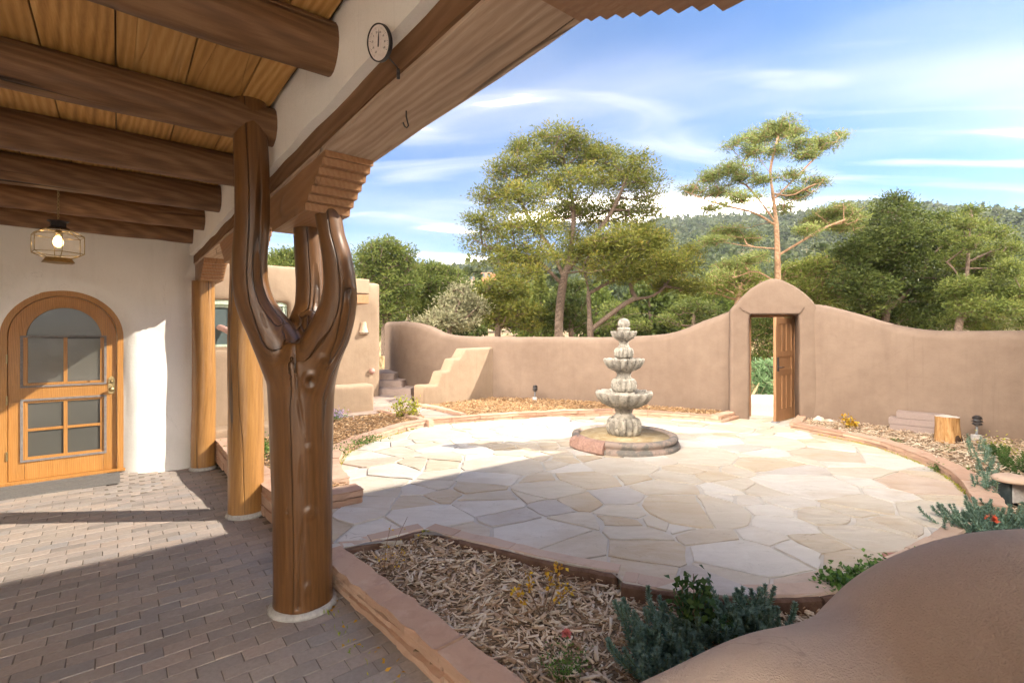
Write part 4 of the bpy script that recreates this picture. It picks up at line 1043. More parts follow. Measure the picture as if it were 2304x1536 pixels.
V, F = [], []
for ch in chains:
    P = catmull([c[0] for c in ch], 6); R = [float(np.interp(i, np.arange(len(ch)) * 6, [c[1] for c in ch])) for i in range(len(P))]
    if ch is chains[0]: P[0].z = 0.0; R[0] *= 1.04
    v, f, caps, _ = tube_np(P, R, 28, True); b = len(V); V += [tuple(q) for q in v]; F += [tuple(b + i for i in q) for q in f + caps]
me = bpy.data.meshes.new('trunk'); me.from_pydata(V, [], F); tr = link('trunk', me, M['post'], fp)
remesh(tr, 0.009, 7, 0.5)
me = tr.data; nv = len(me.vertices); co = np.empty(nv * 3, np.float32); me.vertices.foreach_get('co', co); co = co.reshape(-1, 3).astype(np.float64)
no = np.empty(nv * 3, np.float32); me.vertices.foreach_get('normal', no); no = no.reshape(-1, 3).astype(np.float64)
# knots: ring shaped burls where side branches were cut
knots = [(697, 858, 2.86, 0.035), (694, 1160, 2.86, 0.030), (691, 1330, 2.86, 0.026), (733, 810, 2.90, 0.030), (693, 1010, 2.86, 0.02), (648, 1150, 2.88, 0.016), (556, 616, 2.83, 0.012), (796, 652, 2.83, 0.018), (708, 1238, 2.86, 0.02)]
mark = np.zeros(nv)
for (x, y, Yk, kr_) in knots:
    c = np.array(AT(x, y, Yk)); d = np.linalg.norm((co - c) * np.array([1, 0.5, 0.8]), axis=1) / kr_
    mark = np.maximum(mark, 0.8 * np.exp(-(d ** 2) / 0.10) + 0.35 * np.exp(-((d - 0.65) ** 2) / 0.02))
    co += no * (0.009 * np.exp(-((d - 0.9) ** 2) / 0.20) - 0.007 * np.exp(-(d ** 2) / 0.25))[:, None] * (kr_ / 0.03)
# main drying cracks that run up the trunk
def crack(pts, w, depth):
    global co, mark
    P = catmull([AT(*p) for p in pts], 14)
    A = np.array([tuple(p) for p in P]); m = (co[:, 1] < 3.02)
    idx = np.where(m)[0]; sub = co[idx]
    d = np.full(len(idx), 9.0)
    for a, b in zip(A[:-1], A[1:]):
        ab = b - a; t_ = np.clip(((sub - a) @ ab) / (ab @ ab), 0, 1); q = a + t_[:, None] * ab
        d = np.minimum(d, np.linalg.norm((sub - q) * np.array([1, 0.25, 1]), axis=1))
    wv = w * (0.55 + 0.45 * np.sin(sub[:, 2] * 9.0 + pts[0][0]) ** 2)
    co[idx] -= no[idx] * (depth * np.exp(-(d / wv) ** 2))[:, None]; mark[idx] = np.maximum(mark[idx], np.exp(-(d / (wv * 0.75)) ** 2))
crack([(657, 760, 2.84), (663, 820, 2.84), (668, 900, 2.84), (676, 980, 2.84), (672, 1080, 2.85), (678, 1160, 2.85), (670, 1260, 2.86), (668, 1370, 2.86)], 0.008, 0.020)
crack([(594, 700, 2.83), (615, 740, 2.83), (632, 775, 2.83)], 0.008, 0.020)
crack([(586, 705, 2.84), (596, 735, 2.84)], 0.004, 0.012)
crack([(676, 705, 2.9), (673, 740, 2.86), (670, 770, 2.85)], 0.009, 0.025)
crack([(700, 1080, 2.86), (702, 1180, 2.86), (700, 1290, 2.86), (703, 1350, 2.86)], 0.006, 0.015)
for i in range(len(co)):
    p = co[i]; co[i] += no[i] * 0.0045 * fbm((p[0] * 7, p[1] * 7, p[2] * 1.6), 3)
me.vertices.foreach_set('co', co.astype(np.float32).ravel())
# grain follows the limbs: offset from the nearest chain axis plus a slow term along it
best = np.full(nv, 1e9); gr = np.zeros((nv, 3)); wsum = np.zeros(nv)
for ci, ch in enumerate(chains):
    P = catmull([c[0] for c in ch], 6); A = np.array([tuple(p) for p in P]); R = np.array([float(np.interp(i, np.arange(len(ch)) * 6, [c[1] for c in ch])) for i in range(len(P))])
    dmin = np.full(nv, 1e9); off = np.zeros((nv, 3)); s0 = 0; sl = np.zeros(nv); rr = np.ones(nv)
    for a, b, r_ in zip(A[:-1], A[1:], R):
        ab = b - a; L = np.linalg.norm(ab); t_ = np.clip(((co - a) @ ab) / (L * L), 0, 1); q = a + t_[:, None] * ab; d = np.linalg.norm(co - q, axis=1)
        m = d < dmin; dmin[m] = d[m]; off[m] = (co - q)[m]; sl[m] = s0 + t_[m] * L; rr[m] = r_; s0 += L
    base_z = A[0][2]
    g_ = np.stack([off[:, 0], off[:, 1], (sl + base_z) * 0.09 + off[:, 2] * 0.3], 1)
    w_ = np.exp(-((dmin / rr) ** 2) * 6) + 1e-9; gr += g_ * w_[:, None]; wsum += w_
gr /= wsum[:, None]
ak_ = me.attributes.new('mark', 'FLOAT', 'POINT'); ak_.data.foreach_set('value', np.clip(mark, 0, 1).astype(np.float32))
at_ = me.attributes.new('grain', 'FLOAT_VECTOR', 'POINT'); at_.data.foreach_set('vector', gr.astype(np.float32).ravel()); me.update()
lathe('concrete_collar', [(0.203, 0.0), (0.194, 0.014), (0.186, 0.030), (0.15, 0.032)], M['concrete'], fp, (AT(683, 1385, Y0).x, Y0, 0), 30)

# ================================================================== ADOBE WALLS
def adobe_wall(name, path, tops, thick, label, cat='wall', mat='adobe', zb=-0.1, step=0.09, nz=0.02, group=None):
    """rounded-top mud wall swept along a path; tops = list of heights for the path points"""
    P3 = catmull([(p[0], p[1], t_) for p, t_ in zip(path, tops)], 8); P3 = resample(P3, step)
    V, F = [], []; flat = [Vector((p.x, p.y, 0)) for p in P3]; N = normals2(flat); h = thick / 2; k = 0
    for p, n_ in zip(P3, N):
        t_ = p.z; ring = []
        r = h * 0.95
        for zz in np.linspace(zb, t_ - r, 13): ring.append((-h, zz))
        for a in np.linspace(0, math.pi, 13)[1:-1]: ring.append((-h * math.cos(a), t_ - r + r * math.sin(a)))
        for zz in np.linspace(t_ - r, zb, 13): ring.append((h, zz))
        for (o_, zz) in ring:
            q = Vector((p.x, p.y, zz)) + n_ * o_; d = nz * fbm((q.x * 0.9, q.y * 0.9, q.z * 1.1), 3) + 0.004 * fbm((q.x * 4, q.y * 4, q.z * 4), 2)
            V.append(tuple(q + n_ * d * (1 if o_ > 0 else -1) + Vector((0, 0, d * 0.6))))
        k = len(ring)
    for i in range(len(P3) - 1):
        for j in range(k - 1): F.append((i * k + j, i * k + j + 1, (i + 1) * k + j + 1, (i + 1) * k + j))
    F.append(tuple(range(k))); F.append(tuple((len(P3) - 1) * k + j for j in range(k))[::-1])
    me = bpy.data.meshes.new(name); me.from_pydata(V, [], F); o = link(name, me, M[mat]); tag(o, label, cat, group)
    bm = bmesh.new(); bm.from_mesh(me); bmesh.ops.recalc_face_normals(bm, faces=bm.faces); bm.to_mesh(me); bm.free(); me.polygons.foreach_set('use_smooth', [True] * len(me.polygons)); return o
def ztop(py, Y): return EYE - (py - HY) / FPX * Y
# inner face positions; the path is the centre line, half a thickness behind
lw_in = [(-3.75, 14.6), (-3.2, 13.4), (-2.75, 12.7), (-2.15, 12.05), (-1.5, 11.6), (-0.52, 11.23), (0.5, 10.95), (1.41, 10.62), (2.3, 10.2), (3.1, 9.75), (3.6, 9.42), (4.1, 9.10)]
lw_top = [2.02, 2.0, 1.98, ztop(731, 12.0), ztop(752, 11.6), ztop(757, 11.2), ztop(758, 10.95), ztop(758.5, 10.6), ztop(757, 10.2), ztop(749, 9.75), ztop(722, 9.4), ztop(694, 9.1)]
TH_W = 0.30
# each path point (px) of the top line and its row
def off_path(path, d):
    P = [Vector((p[0], p[1], 0)) for p in path]; N = normals2(P); return [((p - n * d).x, (p - n * d).y) for p, n in zip(P, N)]
adobe_wall('courtyard_wall', off_path(lw_in, TH_W / 2), lw_top, TH_W, 'long rounded adobe courtyard wall behind the fountain that sweeps up to the gateway')
rw_in = [(4.98, 8.58), (5.19, 8.33), (5.5, 8.0), (5.82, 7.66), (6.1, 7.35), (6.45, 6.97), (6.82, 6.58), (7.5, 5.85), (8.4, 4.9), (9.4, 3.9)]
rw_top = [ztop(683, 8.6), ztop(686, 8.33), ztop(703, 8.0), ztop(727, 7.66), ztop(741, 7.35), ztop(743.5, 6.97), ztop(743.5, 6.6), 1.70, 1.70, 1.70]
adobe_wall('courtyard_wall', off_path(rw_in, TH_W / 2), rw_top, TH_W, 'adobe courtyard wall right of the gateway sloping down behind the stump and stacked bricks')
# gateway
gdir = Vector((0.935, -0.355, 0)).normalized(); gn = Vector((0.355, 0.935, 0)).normalized()
g0 = Vector((4.21, 8.85, 0))
GM = Matrix(((gdir.x, gn.x, 0, g0.x), (gdir.y, gn.y, 0, g0.y), (0, 0, 1, 0), (0, 0, 0, 1)))
def gs(px):      # distance along the gate front for a picture column
    r = (px - CX) / FPX; return (g0.x - r * g0.y) / (r * gdir.y - gdir.x)
def gz(px, py): s_ = gs(px); p = g0 + gdir * s_; return s_, EYE - (py - HY) / FPX * p.y
gt = empty('gateway', g0 + gdir * 0.45, 'tall rounded adobe gateway with a humped top framing an open wooden gate', 'gateway')
top_px = [(1641, 697), (1652, 687), (1668, 669), (1690, 648), (1714, 633), (1735, 626), (1758, 629), (1786, 643), (1812, 662), (1830, 680), (1838, 700)]
tp = [gz(*p) for p in top_px]
so0, so1 = gs(1686), gs(1796); zl = gz(1740, 706)[1]
outl = [(tp[0][0], -0.1)] + tp + [(tp[-1][0], -0.1), (so1, -0.1), (so1, zl), (so0, zl), (so0, -0.1)]
bm = bmesh.new(); vs = [bm.verts.new((a, -0.10, b)) for a, b in outl]; f = bm.faces.new(vs); r = bmesh.ops.extrude_face_region(bm, geom=[f])
for q in r['geom']:
    if isinstance(q, bmesh.types.BMVert): q.co.y = 0.42
for v in bm.verts: v.co = GM @ v.co
bmesh.ops.recalc_face_normals(bm, faces=bm.faces); me = bpy.data.meshes.new('archway'); bm.to_mesh(me); bm.free()
ar = link('archway', me, M['adobe'], gt); remesh(ar, 0.028, 16, 0.5, 0.012, 1.3)
lp = [gz(1662, 691), gz(1808, 689), gz(1803, 700), gz(1795, 706.5), gz(1686, 706.5), gz(1670, 700)]
bm = bmesh.new(); vs = [bm.verts.new((a, -0.125, b)) for a, b in lp]; f = bm.faces.new(vs); r = bmesh.ops.extrude_face_region(bm, geom=[f])
for q in r['geom']:
    if isinstance(q, bmesh.types.BMVert): q.co.y = 0.30
bmesh.ops.bevel(bm, geom=list(bm.edges), offset=0.012, segments=2, affect='EDGES')
o = from_bm('lintel', bm, M['corbel']); o.data.materials[0] = M['adobe']; adopt_xf(o, GM, gt)
# timber frame deep in the opening
def gbox(name, lo, hi, mat, parent, mx=None, bevel=0.003):
    bm = bmesh.new(); box_bm(bm, lo, hi, None, bevel); c = (Vector(lo) + Vector(hi)) / 2
    for v in bm.verts: v.co -= c
    o = from_bm(name, bm, mat); adopt_xf(o, (mx or GM) @ Matrix.Translation(c), parent); return o
gbox('jamb', (so0 - 0.02, 0.28, PZ), (so0 + 0.055, 0.40, zl), M['gatewood'], gt)
gbox('jamb', (so1 - 0.045, 0.36, PZ), (so1 + 0.02, 0.42, zl), M['gatewood'], gt)
gbox('head_timber', (so0 - 0.02, 0.26, zl - 0.05), (so1 + 0.02, 0.40, zl + 0.02), M['gatewood'], gt)
# the open leaf: hinge at the right jamb, free edge swung in towards the courtyard
free = Vector((*GG(1743, 951)[:2], 0)); hinge_pt = GM @ Vector((so1 - 0.035, 0.34, 0))
hd = (free - hinge_pt); LW_ = min(0.86, hd.length); hd.normalize(); hn = Vector((-hd.y, hd.x, 0))
LM = Matrix(((hd.x, hn.x, 0, hinge_pt.x), (hd.y, hn.y, 0, hinge_pt.y), (0, 0, 1, PZ + 0.012), (0, 0, 0, 1)))
leaf = empty('gate_leaf', hinge_pt); adopt(leaf, gt); LH = zl - PZ - 0.08; T_ = 0.022
def lbox(name, a, b, z0, z1, t_=T_, mat='gatewood'): return gbox(name, (a, -t_, z0), (b, t_, z1), M[mat], leaf, LM, 0.003)
sw = 0.10
lbox('stile', 0.0, sw, 0, LH); lbox('stile', LW_ - sw, LW_, 0, LH)
for a, b in ((0, 0.20), (0.78, 0.88), (1.10, 1.20), (LH - 0.11, LH)): lbox('rail', sw + .001, LW_ - sw - .001, a, b, T_ - 0.001)
mid = LW_ / 2
for a, b in ((0.20, 0.78), (1.20, LH - 0.11)):
    for q in (1, 2): x = sw + (LW_ - 2 * sw) * q / 3; lbox('mullion', x - 0.028, x + 0.028, a + .001, b - .001, T_ - 0.003)
for a, b in ((0.20, 0.78), (0.88, 1.10), (1.20, LH - 0.11)): lbox('panel', sw - 0.005, LW_ - sw + 0.005, a - 0.005, b + 0.005, 0.008)
for z in (0.22, 0.62, 1.02, 1.42, LH - 0.24): gbox('hinge', (-0.055, -0.012, z), (0.09, 0.012, z + 0.055), M['darkmetal'], leaf, LM, 0.002)
for s_ in (-1, 1):
    gbox('handle', (LW_ - 0.075, s_ * 0.034 - 0.01, 0.86), (LW_ - 0.04, s_ * 0.034 + 0.01, 1.10), M['darkmetal'], leaf, LM, 0.004)
    pp = [LM @ Vector(q) for q in ((LW_ - 0.057, s_ * 0.04, 0.93), (LW_ - 0.057, s_ * 0.085, 0.93), (LW_ - 0.16, s_ * 0.09, 0.925))]
    tube('handle', pp, 0.009, M['darkmetal'], leaf, 8)
gs_ = gbox('foot_stop', (LW_ - 0.10, -0.05, -0.012), (LW_ + 0.03, 0.05, 0.010), M['greydark'], leaf, LM, 0.004)

# stepped buttress that comes out of the back wall
b0 = Vector((-1.80, 10.0, 0)); b1 = Vector((-0.35, 11.3, 0)); bd = (b1 - b0); BLn = bd.length; bd.normalize(); bn = Vector((-bd.y, bd.x, 0))
BMX = Matrix(((bd.x, bn.x, 0, b0.x), (bd.y, bn.y, 0, b0.y), (0, 0, 1, 0), (0, 0, 0, 1)))
def bs(px):
    r = (px - CX) / FPX; return (b0.x - r * b0.y) / (r * bd.y - bd.x)
def bz(px, py): s_ = bs(px); p = b0 + bd * s_; return max(0, s_), EYE - (py - HY) / FPX * p.y
st_px = [(930, 869), (984, 866), (994, 836), (1010, 834), (1020, 808), (1034, 806), (1046, 784), (1092, 781)]
prof = [bz(*p) for p in st_px]; prof = [(0, -0.1), (0, prof[0][1])] + prof[1:]
prof[-1] = (BLn, prof[-1][1]); prof.append((BLn, -0.1))
bm = bmesh.new(); vs = [bm.verts.new((a, -0.02, b)) for a, b in prof]; f = bm.faces.new(vs); r = bmesh.ops.extrude_face_region(bm, geom=[f])
for q in r['geom']:
    if isinstance(q, bmesh.types.BMVert): q.co.y = 0.34
for v in bm.verts: v.co = BMX @ v.co
bmesh.ops.recalc_face_normals(bm, faces=bm.faces); me = bpy.data.meshes.new('stepped_buttress'); bm.to_mesh(me); bm.free()
o = link('stepped_buttress', me, M['adobe_tan']); remesh(o, 0.022, 11, 0.5, 0.008, 1.5); tag(o, 'sunlit adobe buttress rising in four rounded steps against the back wall', 'buttress')  # lighter stucco colour stands in for sunlight on the adobe

# ---- house wing with the green windows
wing = empty('house_wing', W(1.5, 7.9, 0), 'tan stucco house wing with pale green window frames beyond the log posts', 'house')
WV = 7.80
def solid(name, boxes, mat, parent, vox=0.04, it=10, nz=0.01, mx=PORCH):
    bm = bmesh.new()
    for lo, hi in boxes: box_bm(bm, lo, hi, mx)
    me = bpy.data.meshes.new(name); bm.to_mesh(me); bm.free(); o = link(name, me, mat, parent); remesh(o, vox, it, 0.5, nz, 1.2); return o
win = [(0.95, 2.15)]
solid('wall', [((0.80, WV, -0.1), (2.35, WV + 0.4, 1.44)), ((0.80, WV, 2.12), (2.35, WV + 0.4, 2.66)), ((1.98, WV, 1.40), (2.35, WV + 0.4, 2.2)), ((0.4, 8.05, -0.1), (0.82, 9.0, 2.66))], M['adobe_tan'], wing, 0.04, 8)
solid('base_ledge', [((0.85, WV - 0.32, -0.05), (2.5, WV + 0.05, 0.40))], M['adobe_tan'], wing, 0.03, 6)
def wbox(name, lo, hi, mat, parent): return box(name, lo, hi, mat, parent, PORCH, 0.004)
wf = empty('window', W(1.4, WV + 0.1, 1.8)); adopt(wf, wing)
wbox('frame', (0.80, WV + 0.04, 2.06), (2.0, WV + 0.14, 2.125), M['green'], wf)
wbox('frame', (0.80, WV + 0.03, 1.435), (2.0, WV + 0.16, 1.475), M['adobe_tan'], wf)
for u_ in (1.28, 1.72, 1.94): wbox('frame', (u_ - 0.03, WV + 0.05, 1.476), (u_ + 0.03, WV + 0.13, 2.058), M['green'], wf)
for a, b in ((0.84, 1.25), (1.31, 1.69), (1.75, 1.91)):
    wbox('sash', (a, WV + 0.075, 2.02), (b, WV + 0.12, 2.057), M['green'], wf)
    wbox('sash', (a, WV + 0.075, 1.477), (b, WV + 0.12, 1.51), M['green'], wf)
    wbox('pane', (a, WV + 0.095, 1.511), (b, WV + 0.102, 2.019), M['winglass'], wf)
bm = bmesh.new(); box_bm(bm, (0.8, WV + 0.38, 1.3), (2.0, WV + 0.40, 2.2), PORCH); from_bm('unlit_room_panel', bm, M['darkmetal'], wing)  # dark panel whose colour stands in for the unlit room behind
P = [AT(478, 733, 6.95), AT(500, 738, 6.85), AT(520, 748, 6.8)]
ro = empty('wooden_rail', P[0], 'pale pinkish round rail slanting across the window between two log posts', 'rail'); tube('rail', P, 0.042, M['canalemetal'], ro, 14)
# far block of the house, right of the forked post
blk = empty('house_wing', (-3.4, 11.3, 0), 'tall rounded tan stucco corner block carrying a wall sconce behind the forked post', 'house')
solid('wall', [((2.45, 10.0, -0.1), (3.40, 11.4, 2.75)), ((2.45, 11.0, -0.1), (4.80, 13.2, 2.85))], M['adobe_tan'], blk, 0.045, 12)
bench = solid('low_bench_wall', [((2.2, 8.95, -0.05), (3.80, 9.35, 0.71))], M['adobe_tan'], None, 0.03, 10); tag(bench, 'low rounded stucco bench wall at the end of the house beside the path', 'low wall')
# canale (roof spout): stucco cheek above a timber trough, standing out of the parapet
cn = empty('roof_spout', AT(810, 660, 10.6), 'pale stucco and timber roof spout sticking out of the parapet', 'roof spout')
cpos = AT(812, 660, 10.6); cu, cv = UV(cpos.x, cpos.y)
for nm, z0, z1, m_, du in (('cheek', ztop(662, 10.6), ztop(628, 10.6), 'adobe_tan', 0.0), ('trough', ztop(683, 10.6), ztop(663, 10.6), 'corbel', 0.01)):
    o = solid(nm, [((cu - 0.155 + du, cv - 0.1, z0), (cu + 0.155 - du, cv + 0.7, z1))], M[m_], cn, 0.02, 4 if nm == 'cheek' else 1, 0.004) if nm == 'cheek' else box(nm, (cu - 0.145, cv - 0.08, z0), (cu + 0.145, cv + 0.6, z1 - 0.003), M[m_], cn, PORCH, 0.01)
# stairs up beside the block
stp = empty('stairs', (-3.2, 12.0, 0.2), 'three dim stone steps climbing between the house corner and the curved wall', 'stairs')
for i, (py, d) in enumerate(((884, 0), (868, 0.42), (852, 0.84))):
    z1 = 0.205 + 0.15 * (i + 1); y0 = (EYE - z1) * FPX / ((py - 9) - HY) if False else 11.75 + d
    bm = bmesh.new(); box_bm(bm, (-3.75, y0, 0.1), (-2.40 - 0.30 * i, y0 + 1.6, z1)); bmesh.ops.bevel(bm, geom=list(bm.edges), offset=0.015, segments=2, affect='EDGES')
    from_bm('step', bm, M['pathstone'], stp)

# adobe shoulder in the near right corner
sh_px = [(1300, 1536, 1.02, 0.86), (1440, 1536, 1.03, None), (1500, 1508, 1.05, None), (1560, 1480, 1.07, None), (1630, 1447, 1.10, None), (1700, 1421, 1.13, None), (1760, 1408, 1.16, None), (1800, 1400, 1.17, None), (1850, 1384, 1.18, None), (1900, 1358, 1.18, None), (1950, 1312, 1.17, None), (2000, 1270, 1.16, None), (2050, 1243, 1.15, None), (2100, 1223, 1.14, None), (2160, 1204, 1.13, None), (2230, 1192, 1.12, None), (2304, 1187, 1.11, None), (2450, 1182, 1.08, None), (2700, 1180, 1.02, None), (3100, 1180, 0.95, None)]
P = []
for x, y, Yd, zz in sh_px:
    q = AT(x, y, Yd)
    if zz: q.z = zz
    P.append(q)
P = [Vector((-0.02, 0.98, 0.05)), Vector((0.03, 0.98, 0.55))] + P
P = resample(catmull(P, 8), 0.025); V, F = [], []
prof_w = [0.34, 0.33, 0.31, 0.28, 0.24, 0.19, 0.14, 0.09, 0.045, 0.0, -0.04, -0.08, -0.13, -0.18, -0.24, -0.30, -0.36, -0.42, -0.47, -0.50, -0.51, -0.52]
for i, p in enumerate(P):
    slope = (EYE - p.z) / max(0.5, p.y)
    for w_ in prof_w:
        x = p.x; y = p.y + w_
        if w_ > 0: dz = -slope * w_ - 2.2 * w_ ** 2 - (40 * (w_ - 0.2) ** 2 if w_ > 0.2 else 0) - (2 if w_ > 0.33 else 0)
        else:
            q = -w_; dz = slope * q * 0.55 - 3.1 * q ** 2 - (14 * (q - 0.36) ** 2 if q > 0.36 else 0) - (2 if q > 0.505 else 0)
        hump = 0.035 * math.exp(-((x - 0.52) / 0.20) ** 2 - ((w_ + 0.24) / 0.14) ** 2) - 0.05 * math.exp(-((x - 0.88) / 0.12) ** 2 - ((w_ + 0.26) / 0.14) ** 2)
        V.append((x, y, max(p.z + dz + (hump if dz > -1 else 0), -0.05)))
k = len(prof_w)
for i in range(len(P) - 1):
    for j in range(k - 1): F.append((i * k + j, i * k + j + 1, (i + 1) * k + j + 1, (i + 1) * k + j))
me = bpy.data.meshes.new('adobe_shoulder'); me.from_pydata(V, [], F)
o = link('adobe_shoulder_wall', me, M['adobe_rough']); tag(o, 'rough rounded adobe shoulder wall bulging in the nearest corner beside the wood chip bed', 'low wall')
m2 = o.modifiers.new('s', 'SUBSURF'); m2.levels = 1; m2.render_levels = 2
# pier that carries the near end of the porch beam
bm = bmesh.new(); box_bm(bm, (0.70, -0.9, -0.05), (1.12, 0.02, 2.55), PORCH); o = from_bm('beam_pier', bm, M['adobe_tan']); tag(o, 'stucco pier carrying the near end of the porch beam', 'pier')

# house behind the camera and its tall wing (they cast the porch's and courtyard's shade)
prism('bounce_court', [WW(-5, -14), WW(11, -14), WW(11, -2.0), WW(-5, -1.62)], -0.3, -0.035, M['flag'][1]); bpy.data.objects['bounce_court']['kind'] = 'structure'  # pale court added out of view to bounce sunlight into the porch
hb = empty('house', W(0, -3, 0), 'main adobe house that the porch belongs to', 'house')
bm = bmesh.new(); box_bm(bm, (-3.6, -1.5, -0.1), (-3.2, 7.8, 3.3), PORCH); from_bm('porch_wall', bm, M['white'], hb)
bm = bmesh.new(); box_bm(bm, (5.6, -1.9, -0.1), (13.2, -0.35, 6.05), PORCH); box_bm(bm, (1.5, -1.9, -0.1), (5.59, -0.95, 3.6), PORCH); from_bm('shade_wing', bm, M['adobe_tan'], hb)  # unseen; wing kept thin for bounce light, lower box added to shade the shoulder

# ================================================================== FOUNTAIN
FZ = lambda y: EYE - (y - HY) / FPX * fy
ft = empty('fountain', (fx, fy, PZ), 'weathered tiered stone fountain with three fluted bowls above a round basin on the patio', 'fountain')
C0 = (fx, fy, 0)
def bulb(z0, z1, r, name='fluted_bulb', lobes=14):
    n = 12; prof = []
    for i in range(n + 1):
        a = math.pi * i / n; prof.append((r * (0.60 + 0.40 * math.sin(a) ** 0.7), z0 + (z1 - z0) * (1 - math.cos(a)) / 2, 0.30 * math.sin(a) ** 0.5))
    return lathe(name, prof, M['fountain'], ft, C0, 14 * 12, lobes, phase=0.1)
def bowl(zr, zb, r, rn, lobes=14, ph=0.0):
    """petalled bowl: thick rolled lip, scalloped wall"""
    h = zr - zb; V, F = [], []; k = lobes * 12
    prof = [(rn, zb, 0), (r * 0.52, zb + h * 0.10, .10), (r * 0.76, zb + h * 0.32, .24), (r * 0.91, zb + h * 0.62, .24), (r * 0.985, zb + h * 0.90, .20), (r * 0.99, zb + h * 1.0, .17), (r * 0.95, zb + h * 1.05, .11), (r * 0.90, zb + h * 1.03, .10), (r * 0.85, zb + h * 0.85, .10), (r * 0.70, zb + h * 0.55, .06), (r * 0.35, zb + h * 0.42, 0), (0.02, zb + h * 0.40, 0)]
    for (q, z, w_) in prof:
        for a in range(k):
            th = 2 * math.pi * a / k + ph; lob = abs(math.cos(lobes * th / 2)) ** 0.6
            edge = max(0, (z - zb) / h - 0.75) * 0.22 * h * (lob - 0.6)
            rr = q * (1 - w_ * (1 - lob)); V.append((fx + rr * math.cos(th), fy + rr * math.sin(th), z + edge))
    n = len(prof)
    for i in range(n - 1):
        for a in range(k): b = (a + 1) % k; F.append((i * k + a, i * k + b, (i + 1) * k + b, (i + 1) * k + a))
    F.append(tuple((n - 1) * k + a for a in range(k)))
    me = bpy.data.meshes.new('bowl'); me.from_pydata(V, [], F); return link('bowl', me, M['fountain'], ft)
# basin with its moulded rim
rb = 0.735
lathe('basin', [(rb * 0.985, PZ - 0.02), (rb, PZ + 0.02), (rb * 0.985, PZ + 0.055), (rb * 0.93, PZ + 0.062), (rb * 0.925, PZ + 0.075), (rb * 0.955, PZ + 0.095), (rb * 0.965, PZ + 0.12), (rb * 0.95, PZ + 0.145), (rb * 0.91, PZ + 0.158), (rb * 0.86, PZ + 0.157), (rb * 0.825, PZ + 0.14), (rb * 0.81, PZ + 0.10)], M['basin'], ft, C0, 96, caps=False)
lathe('basin_lining', [(rb * 0.812, PZ + 0.128), (rb * 0.80, PZ + 0.06), (rb * 0.76, PZ + 0.035), (rb * 0.3, PZ + 0.03), (0.01, PZ + 0.03)], M['lining'], ft, C0, 64)
# broken red rock piece patching the left of the basin
bm = bmesh.new()
for a0, a1, nm in ((rad(192), rad(238), 0),):
    n = 9; rows_ = []
    for i in range(n + 1):
        a = a0 + (a1 - a0) * i / n; ring = []
        for (q, z) in ((rb * 0.99, PZ - 0.02), (rb * 1.06, PZ + 0.02), (rb * 1.03, PZ + 0.09), (rb * 0.985, PZ + 0.15), (rb * 0.90, PZ + 0.162), (rb * 0.82, PZ + 0.15), (rb * 0.80, PZ)):
            j = 0.035 * fbm((i * 0.9, q * 8, z * 11), 3); ring.append(bm.verts.new((fx + (q + j) * math.cos(a), fy + (q + j) * math.sin(a), z + j * 0.4)))
        rows_.append(ring)
    for A, B in zip(rows_, rows_[1:]):
        for q in range(6): bm.faces.new((A[q], A[q + 1], B[q + 1], B[q]))
    bm.faces.new(rows_[0]); bm.faces.new(rows_[-1])
o = from_bm('broken_rim_stone', bm, M['redrock'], ft)
# hexagonal plinth
ph = [(fx + 0.27 * math.cos(rad(60 * i + 12)), fy + 0.27 * math.sin(rad(60 * i + 12))) for i in range(6)]
prism('plinth', ph, PZ + 0.02, FZ(977) + 0.005, M['lining'], ft, 0.012)
bulb(FZ(978), FZ(938), 0.242)
lathe('neck', [(0.14, FZ(941)), (0.155, FZ(936)), (0.12, FZ(931)), (0.115, FZ(926)), (0.125, FZ(919)), (0.13, FZ(914))], M['fountain'], ft, C0, 40)
bowl(FZ(882), FZ(918), 0.395, 0.12, 14, 0.05)
lathe('neck', [(0.14, FZ(895)), (0.15, FZ(886)), (0.13, FZ(880))], M['fountain'], ft, C0, 40)
bulb(FZ(881), FZ(851), 0.178)
lathe('neck', [(0.10, FZ(853)), (0.115, FZ(850)), (0.09, FZ(846)), (0.10, FZ(838)), (0.115, FZ(834))], M['fountain'], ft, C0, 40)
bowl(FZ(808), FZ(836), 0.285, 0.10, 14, 0.15)
lathe('neck', [(0.085, FZ(816)), (0.09, FZ(808)), (0.08, FZ(803))], M['fountain'], ft, C0, 40)
bulb(FZ(805), FZ(782), 0.137, lobes=12)
lathe('neck', [(0.075, FZ(784)), (0.085, FZ(781)), (0.07, FZ(778)), (0.06, FZ(773)), (0.07, FZ(768)), (0.072, FZ(765))], M['fountain'], ft, C0, 40)
bowl(FZ(746), FZ(767), 0.184, 0.065, 12, 0.0)
lathe('neck', [(0.06, FZ(752)), (0.088, FZ(741)), (0.086, FZ(737)), (0.05, FZ(736))], M['fountain'], ft, C0, 8 * 5, 8)
lathe('finial', [(0.045, FZ(738)), (0.072, FZ(735), .05), (0.083, FZ(729), .05), (0.078, FZ(723), .04), (0.055, FZ(718), .03), (0.02, FZ(716)), (0.005, FZ(715.6))], M['fountain'], ft, C0, 60, 12)

